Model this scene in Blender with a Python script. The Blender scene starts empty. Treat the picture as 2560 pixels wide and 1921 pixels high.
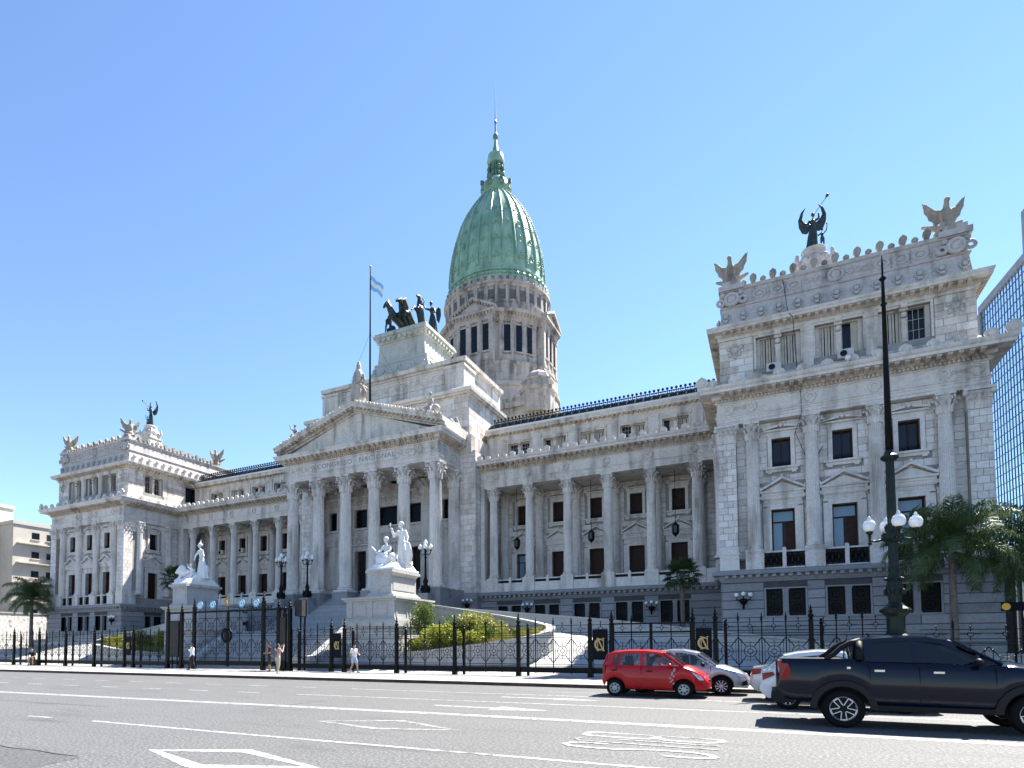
import bpy, bmesh, math, random
from mathutils import Vector, Matrix
random.seed(7)
R = math.radians
scene = bpy.context.scene
COL = scene.collection
PI = math.pi

# ------------------------------------------------------------------ camera
CAM = Vector((31.75, -50.01, 1.6))
YAW, PITCH, ROLL = -0.49715, 0.050178, -0.00178
FWD = Vector((math.sin(YAW) * math.cos(PITCH), math.cos(YAW) * math.cos(PITCH), math.sin(PITCH)))
RGT = Vector((math.cos(YAW), -math.sin(YAW), 0.0))
UPV = RGT.cross(FWD)
RGT, UPV = math.cos(ROLL) * RGT + math.sin(ROLL) * UPV, -math.sin(ROLL) * RGT + math.cos(ROLL) * UPV
FPX, PPX, PPY = 1559.63, 1082.58, 1538.61
cam_data = bpy.data.cameras.new('camera')
cam = bpy.data.objects.new('camera', cam_data); COL.objects.link(cam)
cam.matrix_world = Matrix(((RGT.x, UPV.x, -FWD.x, CAM.x), (RGT.y, UPV.y, -FWD.y, CAM.y), (RGT.z, UPV.z, -FWD.z, CAM.z), (0, 0, 0, 1)))
cam_data.sensor_width = 36.0
cam_data.lens = FPX / 2560 * 36.0
cam_data.shift_x = (1280 - PPX) / 2560
cam_data.shift_y = (PPY - 960.5) / 2560
cam_data.clip_start = 0.1
cam_data.clip_end = 6000
scene.camera = cam

# ------------------------------------------------------------------ sky, sun, exposure
SUN_EL, SUN_AZ = R(55), R(26)            # azimuth measured from +Y (behind the palace) towards +X
SUN_DIR = Vector((math.sin(SUN_AZ) * math.cos(SUN_EL), math.cos(SUN_AZ) * math.cos(SUN_EL), math.sin(SUN_EL)))
world = bpy.data.worlds.new('World'); scene.world = world; world.use_nodes = True
wn = world.node_tree.nodes; wl = world.node_tree.links
bg = wn['Background']
sky = wn.new('ShaderNodeTexSky'); sky.sky_type = 'NISHITA'; sky.sun_disc = False
sky.sun_elevation = SUN_EL; sky.sun_rotation = SUN_AZ
sky.altitude = 0.0; sky.air_density = 1.0; sky.dust_density = 0.0; sky.ozone_density = 5.0
wl.new(sky.outputs[0], bg.inputs[0]); bg.inputs[1].default_value = 0.08
sun_data = bpy.data.lights.new('sun', 'SUN'); sun_data.energy = 5.0; sun_data.angle = R(0.53); sun_data.color = (1.0, 0.955, 0.88)
sun = bpy.data.objects.new('sun', sun_data); COL.objects.link(sun)
sun.rotation_euler = (-SUN_DIR).to_track_quat('-Z', 'Y').to_euler(); sun.location = (20, 60, 90)
vs = scene.view_settings
vs.view_transform = 'Standard'; vs.look = 'None'; vs.exposure = 1.8; vs.gamma = 1.0; vs.use_curve_mapping = False
scene.render.engine = 'CYCLES'

# ------------------------------------------------------------------ materials
def ramp(nt, fac, stops):
    r = nt.nodes.new('ShaderNodeValToRGB')
    els = r.color_ramp.elements
    while len(els) < len(stops): els.new(0.5)
    for e, (p, c) in zip(els, stops):
        e.position = p; e.color = (*c, 1) if len(c) == 3 else c
    if fac is not None: nt.links.new(fac, r.inputs[0])
    return r.outputs[0]

def newmat(name, rough=0.6, metal=0.0, spec=0.5):
    m = bpy.data.materials.new(name); m.use_nodes = True
    nt = m.node_tree; b = nt.nodes['Principled BSDF']
    b.inputs['Roughness'].default_value = rough; b.inputs['Metallic'].default_value = metal
    b.inputs['Specular IOR Level'].default_value = spec
    return m, nt, b

def noise(nt, scale, detail=4, stretch=None, dist=0.0, coord='pos', rough=0.55):
    if coord == 'pos':
        co = nt.nodes.new('ShaderNodeNewGeometry').outputs['Position']
    else:
        co = nt.nodes.new('ShaderNodeTexCoord').outputs['Object']
    if stretch:
        mp = nt.nodes.new('ShaderNodeMapping'); mp.inputs['Scale'].default_value = stretch
        nt.links.new(co, mp.inputs[0]); co = mp.outputs[0]
    n = nt.nodes.new('ShaderNodeTexNoise'); n.inputs['Scale'].default_value = scale
    n.inputs['Detail'].default_value = detail; n.inputs['Distortion'].default_value = dist; n.inputs['Roughness'].default_value = rough
    nt.links.new(co, n.inputs['Vector'])
    return n.outputs[0]

def mixc(nt, fac, a, b, mode='MIX'):
    mx = nt.nodes.new('ShaderNodeMix'); mx.data_type = 'RGBA'; mx.blend_type = mode
    for sock, val in ((mx.inputs[0], fac), (mx.inputs[6], a), (mx.inputs[7], b)):
        if hasattr(val, 'node'): nt.links.new(val, sock)
        elif isinstance(val, (int, float)): sock.default_value = val
        else: sock.default_value = (*val, 1)
    return mx.outputs[2]

def bump(nt, b, h, strength=0.3, dist=0.02):
    bp = nt.nodes.new('ShaderNodeBump'); bp.inputs['Strength'].default_value = strength; bp.inputs['Distance'].default_value = dist
    nt.links.new(h, bp.inputs['Height']); nt.links.new(bp.outputs[0], b.inputs['Normal'])

def stone(name, light, dark, vein, stain, stain_lo=0.56, stain_hi=0.72, rough=0.65, tint=0.16, veinscale=0.55, stain_amt=0.75):
    m, nt, b = newmat(name, rough)
    n1 = noise(nt, veinscale, 6, (1, 1, 1.6), 1.6)
    vm = tuple(l * .62 + v * .38 for l, v in zip(light, vein)); c = ramp(nt, n1, [(0.3, dark), (0.47, light), (0.535, vm), (0.6, light), (0.78, dark)])
    n2 = noise(nt, 9.0, 3)
    c = mixc(nt, 0.12, c, ramp(nt, n2, [(0.3, (0.1, 0.1, 0.1)), (0.7, (1, 1, 1))]), 'OVERLAY')
    at = nt.nodes.new('ShaderNodeAttribute'); at.attribute_name = 'tint'
    tc = ramp(nt, at.outputs['Fac'], [(0.0, (0.5, 0.5, 0.5)), (0.02, (0.5 - tint, 0.5 - tint, 0.5 - tint * 0.9)), (0.4, (0.5 + tint * 0.2, 0.5 + tint * 0.05, 0.5)), (0.7, (0.5 + tint * .4, 0.5 + tint * .36, 0.5 + tint * .3)), (1.0, (0.5 + tint, 0.5 + tint, 0.5 + tint))])
    c = mixc(nt, 1.0, c, tc, 'OVERLAY')
    n3 = noise(nt, 0.9, 5, (1.6, 1.6, 0.22))
    n4 = noise(nt, 0.35, 3)
    s = nt.nodes.new('ShaderNodeMath'); s.operation = 'MULTIPLY'
    nt.links.new(ramp(nt, n3, [(stain_lo, (0, 0, 0)), (stain_hi, (1, 1, 1))]), s.inputs[0])
    nt.links.new(ramp(nt, n4, [(0.34, (0, 0, 0)), (0.58, (stain_amt,) * 3)]), s.inputs[1])
    c = mixc(nt, s.outputs[0], c, stain)
    nt.links.new(c, b.inputs['Base Color'])
    bump(nt, b, noise(nt, 22, 4), 0.25, 0.012)
    return m

M = {}
M['marble'] = stone('marble', (0.65, 0.612, 0.572), (0.53, 0.495, 0.465), (0.4, 0.37, 0.35), (0.22, 0.19, 0.16), 0.46, 0.68, tint=0.12, stain_amt=0.9)
M['attic'] = stone('attic_marble', (0.64, 0.59, 0.525), (0.5, 0.455, 0.4), (0.37, 0.33, 0.29), (0.19, 0.155, 0.12), 0.45, 0.66, tint=0.2, stain_amt=0.85)
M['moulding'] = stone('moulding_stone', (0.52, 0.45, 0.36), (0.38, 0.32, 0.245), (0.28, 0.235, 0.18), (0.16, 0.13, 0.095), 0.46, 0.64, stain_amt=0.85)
M['granite'] = stone('granite', (0.245, 0.25, 0.265), (0.195, 0.2, 0.213), (0.165, 0.17, 0.18), (0.115, 0.116, 0.122), 0.58, 0.75, tint=0.1)
M['weathered'] = stone('weathered_stone', (0.44, 0.395, 0.35), (0.3, 0.265, 0.232), (0.22, 0.19, 0.165), (0.06, 0.052, 0.045), 0.42, 0.6, 0.8, 0.2)
M['parapet'] = stone('parapet_stone', (0.5, 0.465, 0.44), (0.38, 0.35, 0.33), (0.3, 0.275, 0.26), (0.17, 0.15, 0.135), 0.5, 0.66, 0.75, 0.15)
M['terracotta'] = stone('crest_stone', (0.36, 0.31, 0.25), (0.26, 0.22, 0.175), (0.2, 0.17, 0.14), (0.08, 0.07, 0.06), 0.48, 0.62, 0.8)
M['statue'] = stone('statue_marble', (0.74, 0.73, 0.71), (0.66, 0.65, 0.63), (0.55, 0.54, 0.53), (0.4, 0.39, 0.38), 0.6, 0.78, 0.5, stain_amt=0.4)
M['pedestal'] = stone('pedestal_stone', (0.42, 0.41, 0.395), (0.34, 0.33, 0.32), (0.28, 0.27, 0.265), (0.2, 0.19, 0.18), 0.56, 0.72, tint=0.12)
M['steps'] = stone('step_stone', (0.32, 0.335, 0.36), (0.26, 0.275, 0.3), (0.22, 0.23, 0.25), (0.17, 0.175, 0.185), tint=0.12)
M['quadped'] = stone('quadriga_pedestal_stone', (0.44, 0.435, 0.39), (0.35, 0.355, 0.315), (0.27, 0.3, 0.25), (0.17, 0.2, 0.165), 0.5, 0.66)

def plain(name, col, rough=0.6, metal=0.0, var=0.0, scale=6.0, bmp=0.0, spec=0.5, coat=0.0, coord='pos'):
    m, nt, b = newmat(name, rough, metal, spec)
    if var:
        n = noise(nt, scale, 4, coord=coord)
        c = ramp(nt, n, [(0.3, tuple(x * (1 - var) for x in col)), (0.7, tuple(min(1, x * (1 + var)) for x in col))])
        nt.links.new(c, b.inputs['Base Color'])
        if bmp: bump(nt, b, n, bmp, 0.02)
    else:
        b.inputs['Base Color'].default_value = (*col, 1)
    if coat: b.inputs['Coat Weight'].default_value = coat; b.inputs['Coat Roughness'].default_value = 0.04
    return m

def copper():
    m, nt, b = newmat('copper_patina', 0.42, 0.0, 0.6)
    n1 = noise(nt, 0.8, 5, (1, 1, 0.35)); n2 = noise(nt, 2.6, 4, (2.2, 2.2, 0.3))
    c = ramp(nt, n1, [(0.3, (0.1, 0.2, 0.13)), (0.5, (0.2, 0.34, 0.23)), (0.72, (0.32, 0.46, 0.34))])
    c = mixc(nt, ramp(nt, n2, [(0.56, (0, 0, 0)), (0.74, (0.6, 0.6, 0.6))]), c, (0.045, 0.105, 0.07))
    nt.links.new(c, b.inputs['Base Color'])
    bump(nt, b, noise(nt, 3.0, 4), 0.25, 0.05)
    return m
M['copper'] = copper()
M['copperdark'] = plain('copper_dark', (0.1, 0.17, 0.125), 0.5, 0, 0.4, 3)
M['bronze'] = plain('dark_bronze', (0.02, 0.03, 0.025), 0.42, 0.2, 0.5, 3, 0.2)
M['slate'] = plain('slate_roof', (0.025, 0.03, 0.034), 0.8, 0, 0.35, 4, 0.2, 0.2)
M['iron'] = plain('black_iron', (0.0035, 0.0035, 0.004), 0.4, 0.0, 0.3, 8, 0, 0.12)
M['irongreen'] = plain('dark_green_iron', (0.008, 0.015, 0.012), 0.4, 0.0, 0.4, 5, 0.1, 0.2)
M['wood'] = plain('dark_red_wood', (0.03, 0.009, 0.005), 0.5, 0, 0.4, 3, 0, 0.2)
M['woodlight'] = plain('beige_shutter', (0.46, 0.42, 0.35), 0.6, 0, 0.15, 3)
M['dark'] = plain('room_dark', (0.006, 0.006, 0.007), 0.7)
M['joint'] = plain('joint_mortar', (0.27, 0.255, 0.24), 0.85, 0, 0.2, 3)
M['jointdark'] = plain('joint_dark', (0.06, 0.062, 0.068), 0.85, 0, 0.2, 3)
M['globe'] = plain('milk_glass', (0.78, 0.79, 0.78), 0.12, 0, 0, 1, 0, 0.5)
M['gold'] = plain('gold_paint', (0.36, 0.27, 0.1), 0.5, 0.0)
M['golddull'] = plain('gilded_metal', (0.3, 0.19, 0.06), 0.4, 0.6)
M['white'] = plain('white_paint', (0.72, 0.72, 0.7), 0.5)
M['cockblue'] = plain('cockade_blue', (0.12, 0.36, 0.58), 0.5)
M['plasticgrey'] = plain('pale_plastic', (0.5, 0.5, 0.48), 0.5)
M['curtain'] = plain('curtain', (0.42, 0.45, 0.48), 0.8)

def glassmat(name, tint, rough=0.04, spec=0.5):
    m, nt, b = newmat(name, rough, 0.0, spec)
    b.inputs['Base Color'].default_value = (*tint, 1); b.inputs['IOR'].default_value = 1.45
    return m
M['pane'] = glassmat('window_glass', (0.008, 0.012, 0.02), 0.04, 0.35)
M['paneskyrefl'] = glassmat('sky_reflection_glass', (0.16, 0.25, 0.33))  # sky reflection painted into the base colour of the glass

# ------------------------------------------------------------------ mesh helpers
class Fr:
    """frame: point (u, n, z) -> world; n points out of the wall"""
    def __init__(s, O, U, N): s.O = Vector(O); s.U = Vector(U); s.N = Vector(N)
    def __call__(s, u, n, z): return (s.O.x + s.U.x * u + s.N.x * n, s.O.y + s.U.y * u + s.N.y * n, s.O.z + z)
WORLD = Fr((0, 0, 0), (1, 0, 0), (0, 1, 0))

class MB:
    def __init__(s, fr=None): s.v = []; s.f = []; s.m = []; s.t = []; s.fr = fr
    def add(s, vs, fs, mi=0, tint=0.0):
        o = len(s.v)
        if s.fr: vs = [s.fr(*p) for p in vs]
        s.v += [tuple(p) for p in vs]; s.f += [tuple(i + o for i in f) for f in fs]
        s.m += [mi] * len(fs); s.t += [tint] * len(fs); return s
    def box(s, a0, a1, b0, b1, c0, c1, mi=0, tint=0.0):
        return s.add([(a0, b0, c0), (a1, b0, c0), (a1, b1, c0), (a0, b1, c0), (a0, b0, c1), (a1, b0, c1), (a1, b1, c1), (a0, b1, c1)],
                     [(0, 3, 2, 1), (4, 5, 6, 7), (0, 1, 5, 4), (1, 2, 6, 5), (2, 3, 7, 6), (3, 0, 4, 7)], mi, tint)
    def taper(s, r0, r1, z0, z1, mi=0):      # r = (a0,a1,b0,b1)
        a0, a1, b0, b1 = r0; c0, c1, d0, d1 = r1
        return s.add([(a0, b0, z0), (a1, b0, z0), (a1, b1, z0), (a0, b1, z0), (c0, d0, z1), (c1, d0, z1), (c1, d1, z1), (c0, d1, z1)],
                     [(0, 3, 2, 1), (4, 5, 6, 7), (0, 1, 5, 4), (1, 2, 6, 5), (2, 3, 7, 6), (3, 0, 4, 7)], mi)
    def block(s, u0, u1, z0, z1, n0, n1, c=0.02, tint=0.5):
        return s.add([(u0, n0, z0), (u1, n0, z0), (u1, n0, z1), (u0, n0, z1), (u0, n1 - c, z0), (u1, n1 - c, z0), (u1, n1 - c, z1), (u0, n1 - c, z1),
                      (u0 + c, n1, z0 + c), (u1 - c, n1, z0 + c), (u1 - c, n1, z1 - c), (u0 + c, n1, z1 - c)],
                     [(0, 1, 5, 4), (1, 2, 6, 5), (2, 3, 7, 6), (3, 0, 4, 7), (4, 5, 9, 8), (5, 6, 10, 9), (6, 7, 11, 10), (7, 4, 8, 11), (8, 9, 10, 11)], 0, tint)
    def lathe(s, prof, c=(0, 0, 0), n=16, a0=0.0, a1=2 * PI, mi=0, cap=True, sx=1.0, sy=1.0):
        full = abs(a1 - a0 - 2 * PI) < 1e-6
        k = n if full else n + 1
        vs = []; fs = []
        for r, z in prof:
            for i in range(k):
                a = a0 + (a1 - a0) * i / n
                vs.append((c[0] + sx * r * math.cos(a), c[1] + sy * r * math.sin(a), c[2] + z))
        for j in range(len(prof) - 1):
            for i in range(n):
                i2 = (i + 1) % k if full else i + 1
                fs.append((j * k + i, j * k + i2, (j + 1) * k + i2, (j + 1) * k + i))
        if cap and full:
            if prof[0][0] > 1e-4: fs.append(tuple(range(k))[::-1])
            if prof[-1][0] > 1e-4: fs.append(tuple((len(prof) - 1) * k + i for i in range(k)))
        return s.add(vs, fs, mi)
    def tube(s, pts, r, n=6, mi=0, cap=True):
        pts = [Vector(p) for p in pts]
        rs = r if isinstance(r, (list, tuple)) else [r] * len(pts)
        vs = []; fs = []
        up = Vector((0, 0, 1)); prev = None
        for i, p in enumerate(pts):
            t = (pts[min(i + 1, len(pts) - 1)] - pts[max(i - 1, 0)])
            t = t.normalized() if t.length > 1e-9 else Vector((0, 0, 1))
            a = (t.cross(up) if abs(t.z) < 0.95 else t.cross(Vector((1, 0, 0)))) if prev is None else prev - t * prev.dot(t)
            a = a.normalized(); b = t.cross(a); prev = a
            for k in range(n):
                g = 2 * PI * k / n
                vs.append(tuple(p + (a * math.cos(g) + b * math.sin(g)) * rs[i]))
        for i in range(len(pts) - 1):
            for k in range(n):
                k2 = (k + 1) % n
                fs.append((i * n + k, i * n + k2, (i + 1) * n + k2, (i + 1) * n + k))
        if cap: fs.append(tuple(range(n))[::-1]); fs.append(tuple((len(pts) - 1) * n + k for k in range(n)))
        return s.add(vs, fs, mi)
    def ball(s, c, r, n=10, m=6, sx=1, sy=1, sz=1, mi=0):
        prof = [(r * math.sin(PI * j / m), -r * sz * math.cos(PI * j / m)) for j in range(m + 1)]
        prof[0] = (1e-5, prof[0][1]); prof[-1] = (1e-5, prof[-1][1])
        return s.lathe(prof, c, n, mi=mi, cap=False, sx=sx, sy=sy)
    def torus(s, c, R0, r, axis='y', n=16, m=6, mi=0, sx=1.0, sz=1.0):
        vs = []; fs = []
        for i in range(n):
            a = 2 * PI * i / n
            for j in range(m):
                b = 2 * PI * j / m
                q = R0 + r * math.cos(b); h = r * math.sin(b)
                x, z = q * math.cos(a) * sx, q * math.sin(a) * sz
                vs.append({'y': (c[0] + x, c[1] + h, c[2] + z), 'z': (c[0] + x, c[1] + z, c[2] + h), 'x': (c[0] + h, c[1] + x, c[2] + z)}[axis])
        for i in range(n):
            for j in range(m):
                i2 = (i + 1) % n; j2 = (j + 1) % m
                fs.append((i * m + j, i2 * m + j, i2 * m + j2, i * m + j2))
        return s.add(vs, fs, mi)
    def poly(s, pts, n0, n1, mi=0, tint=0.0):
        """prism of a polygon given in (u,z), from n0 to n1"""
        k = len(pts)
        vs = [(u, n0, z) for u, z in pts] + [(u, n1, z) for u, z in pts]
        fs = [tuple(range(k))[::-1], tuple(range(k, 2 * k))] + [(i, (i + 1) % k, k + (i + 1) % k, k + i) for i in range(k)]
        return s.add(vs, fs, mi, tint)
    def sweep(s, prof, path, closed=False, mi=0, caps=True):
        """prof: [(out, z)], path: [(x, y)] walked so that 'out' is to its right"""
        n = len(path); vs = []; fs = []; k = len(prof)
        for i, p in enumerate(path):
            P = Vector(p)
            def d(a, b):
                q = Vector(path[b % n]) - Vector(path[a % n]); return q.normalized()
            if closed or 0 < i < n - 1: d0, d1 = d(i - 1, i), d(i, i + 1)
            elif i == 0: d0 = d1 = d(0, 1)
            else: d0 = d1 = d(n - 2, n - 1)
            n0 = Vector((d0.y, -d0.x)); n1 = Vector((d1.y, -d1.x))
            m = (n0 + n1); m = m / max(0.3, (1 + n0.dot(n1)))
            for o, z in prof: vs.append((P.x + m.x * o, P.y + m.y * o, z))
        for i in range(n if closed else n - 1):
            i2 = (i + 1) % n
            for j in range(k - 1):
                fs.append((i * k + j, i2 * k + j, i2 * k + j + 1, i * k + j + 1))
        if not closed and caps:
            fs.append(tuple(range(k))); fs.append(tuple((n - 1) * k + j for j in range(k))[::-1])
        return s.add(vs, fs, mi)
    def mesh(s, name, mats, smooth=False):
        me = bpy.data.meshes.new(name); me.from_pydata(s.v, [], s.f)
        for m in (mats if isinstance(mats, (list, tuple)) else [mats]): me.materials.append(M[m] if isinstance(m, str) else m)
        if any(s.m): me.polygons.foreach_set('material_index', s.m)
        if any(s.t):
            at = me.attributes.new('tint', 'FLOAT', 'FACE'); at.data.foreach_set('value', s.t)
        if smooth: me.polygons.foreach_set('use_smooth', [True] * len(me.polygons))
        me.update(); return me

def link(name, data, parent=None, loc=None, rz=0.0, scale=None, kind=None):
    o = bpy.data.objects.new(name, data); COL.objects.link(o)
    if loc is not None: o.location = loc
    if rz: o.rotation_euler = (0, 0, rz)
    if scale is not None: o.scale = scale if hasattr(scale, '__len__') else (scale,) * 3
    if parent: o.parent = parent
    if kind: o['kind'] = kind
    return o
def obj(name, mb, mats, parent=None, smooth=False, kind=None, loc=None, rz=0.0):
    return link(name, mb.mesh(name, mats, smooth), parent, loc, rz, None, kind)
def thing(name, label, cat, loc=(0, 0, 0), rz=0.0, group=None):
    o = link(name, None, None, loc, rz); o.empty_display_size = 0.3
    return tag(o, label, cat, group)
def tag(o, label, cat, group=None):
    o['label'] = label; o['category'] = cat
    if group: o['group'] = group
    return o
def copy_tree(o, parent=None):
    c = o.copy(); COL.objects.link(c)
    if parent: c.parent = parent
    for ch in list(o.children): copy_tree(ch, c)
    return c
def autosmooth(o, ang=40):
    o.data.polygons.foreach_set('use_smooth', [True] * len(o.data.polygons))
    md = o.modifiers.new('edges', 'EDGE_SPLIT'); md.split_angle = R(ang)
    return o

# pixel (full-size photograph) -> direction, and its point on a horizontal or facade-parallel plane
def pray(u, v): return FWD + RGT * ((u - PPX) / FPX) + UPV * ((PPY - v) / FPX)
def on_z(u, v, z): d = pray(u, v); return CAM + d * ((z - CAM.z) / d.z)
def on_y(u, v, y): d = pray(u, v); return CAM + d * ((y - CAM.y) / d.y)
K2 = 2560 / 2212
# ================================================================== ground, road, pavements
def asphalt():
    m, nt, b = newmat('asphalt', 0.75, 0, 0.4)
    n1 = noise(nt, 20, 6, None, 0, 'pos', .8); n2 = noise(nt, 0.35, 4); n3 = noise(nt, 1.3, 5, (0.25, 1.4, 1))
    c = ramp(nt, n1, [(0.3, (0.022, 0.022, 0.022)), (0.48, (0.072, 0.072, 0.071)), (0.66, (0.25, 0.246, 0.238))])
    c = mixc(nt, ramp(nt, n2, [(0.35, (0.3,) * 3), (0.7, (0, 0, 0))]), c, (0.07, 0.07, 0.069))
    c = mixc(nt, ramp(nt, n3, [(0.56, (0, 0, 0)), (0.74, (0.6,) * 3)]), c, (0.04, 0.04, 0.041))
    nt.links.new(c, b.inputs['Base Color']); bump(nt, b, n1, 0.7, 0.012)
    return m
M['asphalt'] = asphalt()
M['asphaltdark'] = plain('tar', (0.02, 0.02, 0.021), 0.6, 0, 0.4, 12)
M['asphaltpatch'] = plain('asphalt_patch', (0.065, 0.065, 0.064), 0.85, 0, 0.7, 20)
def worn_paint():
    m, nt, b = newmat('road_paint', 0.6)
    n1 = noise(nt, 7, 6); n2 = noise(nt, 60, 2)
    f = nt.nodes.new('ShaderNodeMath'); f.operation = 'ADD'
    nt.links.new(n1, f.inputs[0]); nt.links.new(n2, f.inputs[1])
    c = ramp(nt, f.outputs[0], [(0.82, (0.075, 0.075, 0.074)), (0.97, (0.26, 0.26, 0.255)), (1.1, (0.4, 0.4, 0.39))])
    nt.links.new(c, b.inputs['Base Color']); return m
M['paint'] = worn_paint()
def faded_paint():
    m, nt, b = newmat('faded_road_paint', 0.65)
    n1 = noise(nt, 5, 6); n2 = noise(nt, 60, 2)
    f = nt.nodes.new('ShaderNodeMath'); f.operation = 'ADD'
    nt.links.new(n1, f.inputs[0]); nt.links.new(n2, f.inputs[1])
    c = ramp(nt, f.outputs[0], [(0.95, (0.07, 0.07, 0.069)), (1.16, (0.27, 0.27, 0.26))])
    nt.links.new(c, b.inputs['Base Color']); return m
M['faded'] = faded_paint()
M['slab'] = stone('paving_slab', (0.3, 0.295, 0.285), (0.25, 0.245, 0.235), (0.22, 0.215, 0.21), (0.16, 0.155, 0.15), 0.55, 0.72, 0.8, 0.12)
M['kerb'] = plain('kerb_stone', (0.06, 0.034, 0.024), 0.8, 0, 0.6, 2.5, 0.2)
M['drive'] = stone('driveway_concrete', (0.36, 0.35, 0.34), (0.31, 0.3, 0.29), (0.27, 0.265, 0.26), (0.2, 0.195, 0.19), 0.55, 0.72, 0.8)
M['earth'] = plain('soil', (0.09, 0.07, 0.045), 0.9, 0, 0.4, 3)

g = MB().box(-1500, 1500, -1500, 1500, -0.6, -0.012)
obj('ground', g, 'asphaltpatch', kind='structure')
KY = lambda x: -26.2 + 0.03 * (x - 20) if x < 20 else -26.2
rd = MB()
rd.add([(-220, -75, 0), (120, -75, 0), (120, KY(120), 0), (20, KY(20), 0), (-220, KY(-60), 0)], [(0, 1, 2, 3, 4)])
road = obj('road', rd, 'asphalt', kind='structure')

def ribbon(mb, pts, w, z=0.004):
    pts = [Vector(p) for p in pts]; n = len(pts); L = []; Rr = []
    for i, p in enumerate(pts):
        t = (pts[min(i + 1, n - 1)] - pts[max(i - 1, 0)]).normalized(); q = Vector((-t.y, t.x)) * w * 0.5
        L.append(p + q); Rr.append(p - q)
    for i in range(n - 1):
        mb.add([(L[i].x, L[i].y, z), (L[i + 1].x, L[i + 1].y, z), (Rr[i + 1].x, Rr[i + 1].y, z), (Rr[i].x, Rr[i].y, z)], [(0, 1, 2, 3)])
    return mb
def mark(name, pts, w, mat='paint', z=0.004):
    return obj(name, ribbon(MB(), pts, w, z), mat, road)
# the broad double line
big = lambda x, o: (x, -36.75 + 0.05 * (x - 25) * (1 if x < 29 else 0.4) + o)
mark('lane_line', [big(x, 0.09) for x in range(-40, 61, 5)], 0.15)
mark('lane_line', [big(x, -0.12) for x in range(-40, 61, 5)], 0.12)
laneA = lambda x: -30.55 + 0.042 * (x - 17.6) * (1 if x > -3 else 0.6)
laneB = lambda x: -33.6 + 0.045 * (x - 17.6)
laneC = lambda x: -28.65 + 0.03 * (x - 25)
mark('lane_line', [(x, laneA(x)) for x in (17.6, 24, 30, 40, 60)], 0.11)
mark('lane_line', [(x, laneB(x)) for x in (17.6, 24, 30, 40)], 0.11)
mark('lane_line', [(24.8, laneC(24.8)), (27.3, laneC(27.3))], 0.1)
for k in range(16):
    xa = 15.5 - k * 2.42; mark('lane_dash', [(xa - 0.5, laneA(xa - .5)), (xa + 0.5, laneA(xa + .5))], 0.11)
    xb = 15.5 - k * 2.42; mark('lane_dash', [(xb - 0.5, laneB(xb - .5)), (xb + 0.5, laneB(xb + .5))], 0.11)
mark('lane_line', [(18.75, -41.55), (23, -41.53), (27.2, -41.45)], 0.12)
mark('lane_line', [(27.2, -41.45), (28.1, -41.42)], 0.11, 'faded')
mark('lane_line', [(28.1, -41.42), (34, -41.3), (42, -41.2)], 0.12)
mark('lane_dash', [(16.5, -41.65), (17.3, -41.6)], 0.12)
mark('lane_dash', [(12.0, -41.7), (14.2, -41.68)], 0.12)
def arrow(x0, x1, y, hw, tx):
    a = MB(); z = 0.004
    a.add([(x0, y - .09, z), (tx, y - .09, z), (tx, y + .09, z), (x0, y + .09, z)], [(0, 1, 2, 3)])
    a.add([(tx, y - hw, z), (x1, y, z), (tx, y + hw, z)], [(0, 1, 2)])
    return obj('road_arrow', a, 'paint', road)
arrow(23.6, 26.85, -34.95, 0.5, 25.4); arrow(24.15, 27.35, -31.45, 0.36, 25.95)
def diamond(p, mat='paint', w=0.17):
    p = [Vector(q) for q in p]; a = MB(); c = sum(p, Vector((0, 0))) / 4
    q = [v + (c - v).normalized() * w * 1.7 for v in p]
    for i in range(4):
        j = (i + 1) % 4
        a.add([(p[i].x, p[i].y, .004), (p[j].x, p[j].y, .004), (q[j].x, q[j].y, .004), (q[i].x, q[i].y, .004)], [(0, 1, 2, 3)])
    return obj('road_diamond', a, mat, road)
diamond([(23.15, -43.5), (24.56, -42.72), (26.5, -43.41), (24.95, -44.25)])
diamond([(23.05, -39.3), (24.64, -38.3), (26.5, -39.21), (24.91, -39.85)], 'faded', 0.14)
# the letters B U S, read by a driver heading right
A0, A1 = 28.72, 31.0; LZ = [.004]
def letter(name, pts, y0, wy, mat='paint'):
    LZ[0] += .0007; mark(name, [(A0 + (A1 - A0) * a, y0 - wy * b) for a, b in pts], 0.125 if mat == 'paint' else .085, mat, LZ[0])
def arc(ca, cb, ra, rb, t0, t1, n=10):
    return [(ca + ra * math.cos(R(t0 + (t1 - t0) * i / n)), cb + rb * math.sin(R(t0 + (t1 - t0) * i / n))) for i in range(n + 1)]
letter('road_letter', [(0.03, 0.0), (0.3, 0.0)], -38.25, 0.5)
letter('road_letter', [(0.3, 0.0), (0.97, 0.0)], -38.25, 0.5, 'faded')
letter('road_letter', [(0.03, 0.0), (0.0, .35)] + arc(0.1, 0.7, 0.1, 0.32, 200, 90, 6) + [(0.42, 1.02), (0.5, 0.9), (0.53, 0.6), (0.53, 0.2)], -38.25, 0.5)
letter('road_letter', [(0.53, 0.2), (0.56, 0.7), (0.62, 0.98), (0.9, 1.0), (0.97, 0.75), (1.0, 0.4), (0.96, 0.0)], -38.25, 0.5)
letter('road_letter', [(1.0, 0.0), (0.75, 0.0), (0.3, 0.0)], -39.02, 0.4, 'faded')
letter('road_letter', [(1.0, 1.0), (0.75, 1.0), (0.05, 1.0), (0.0, 0.6), (0.02, 0.1)], -39.02, 0.4, 'faded')
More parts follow.
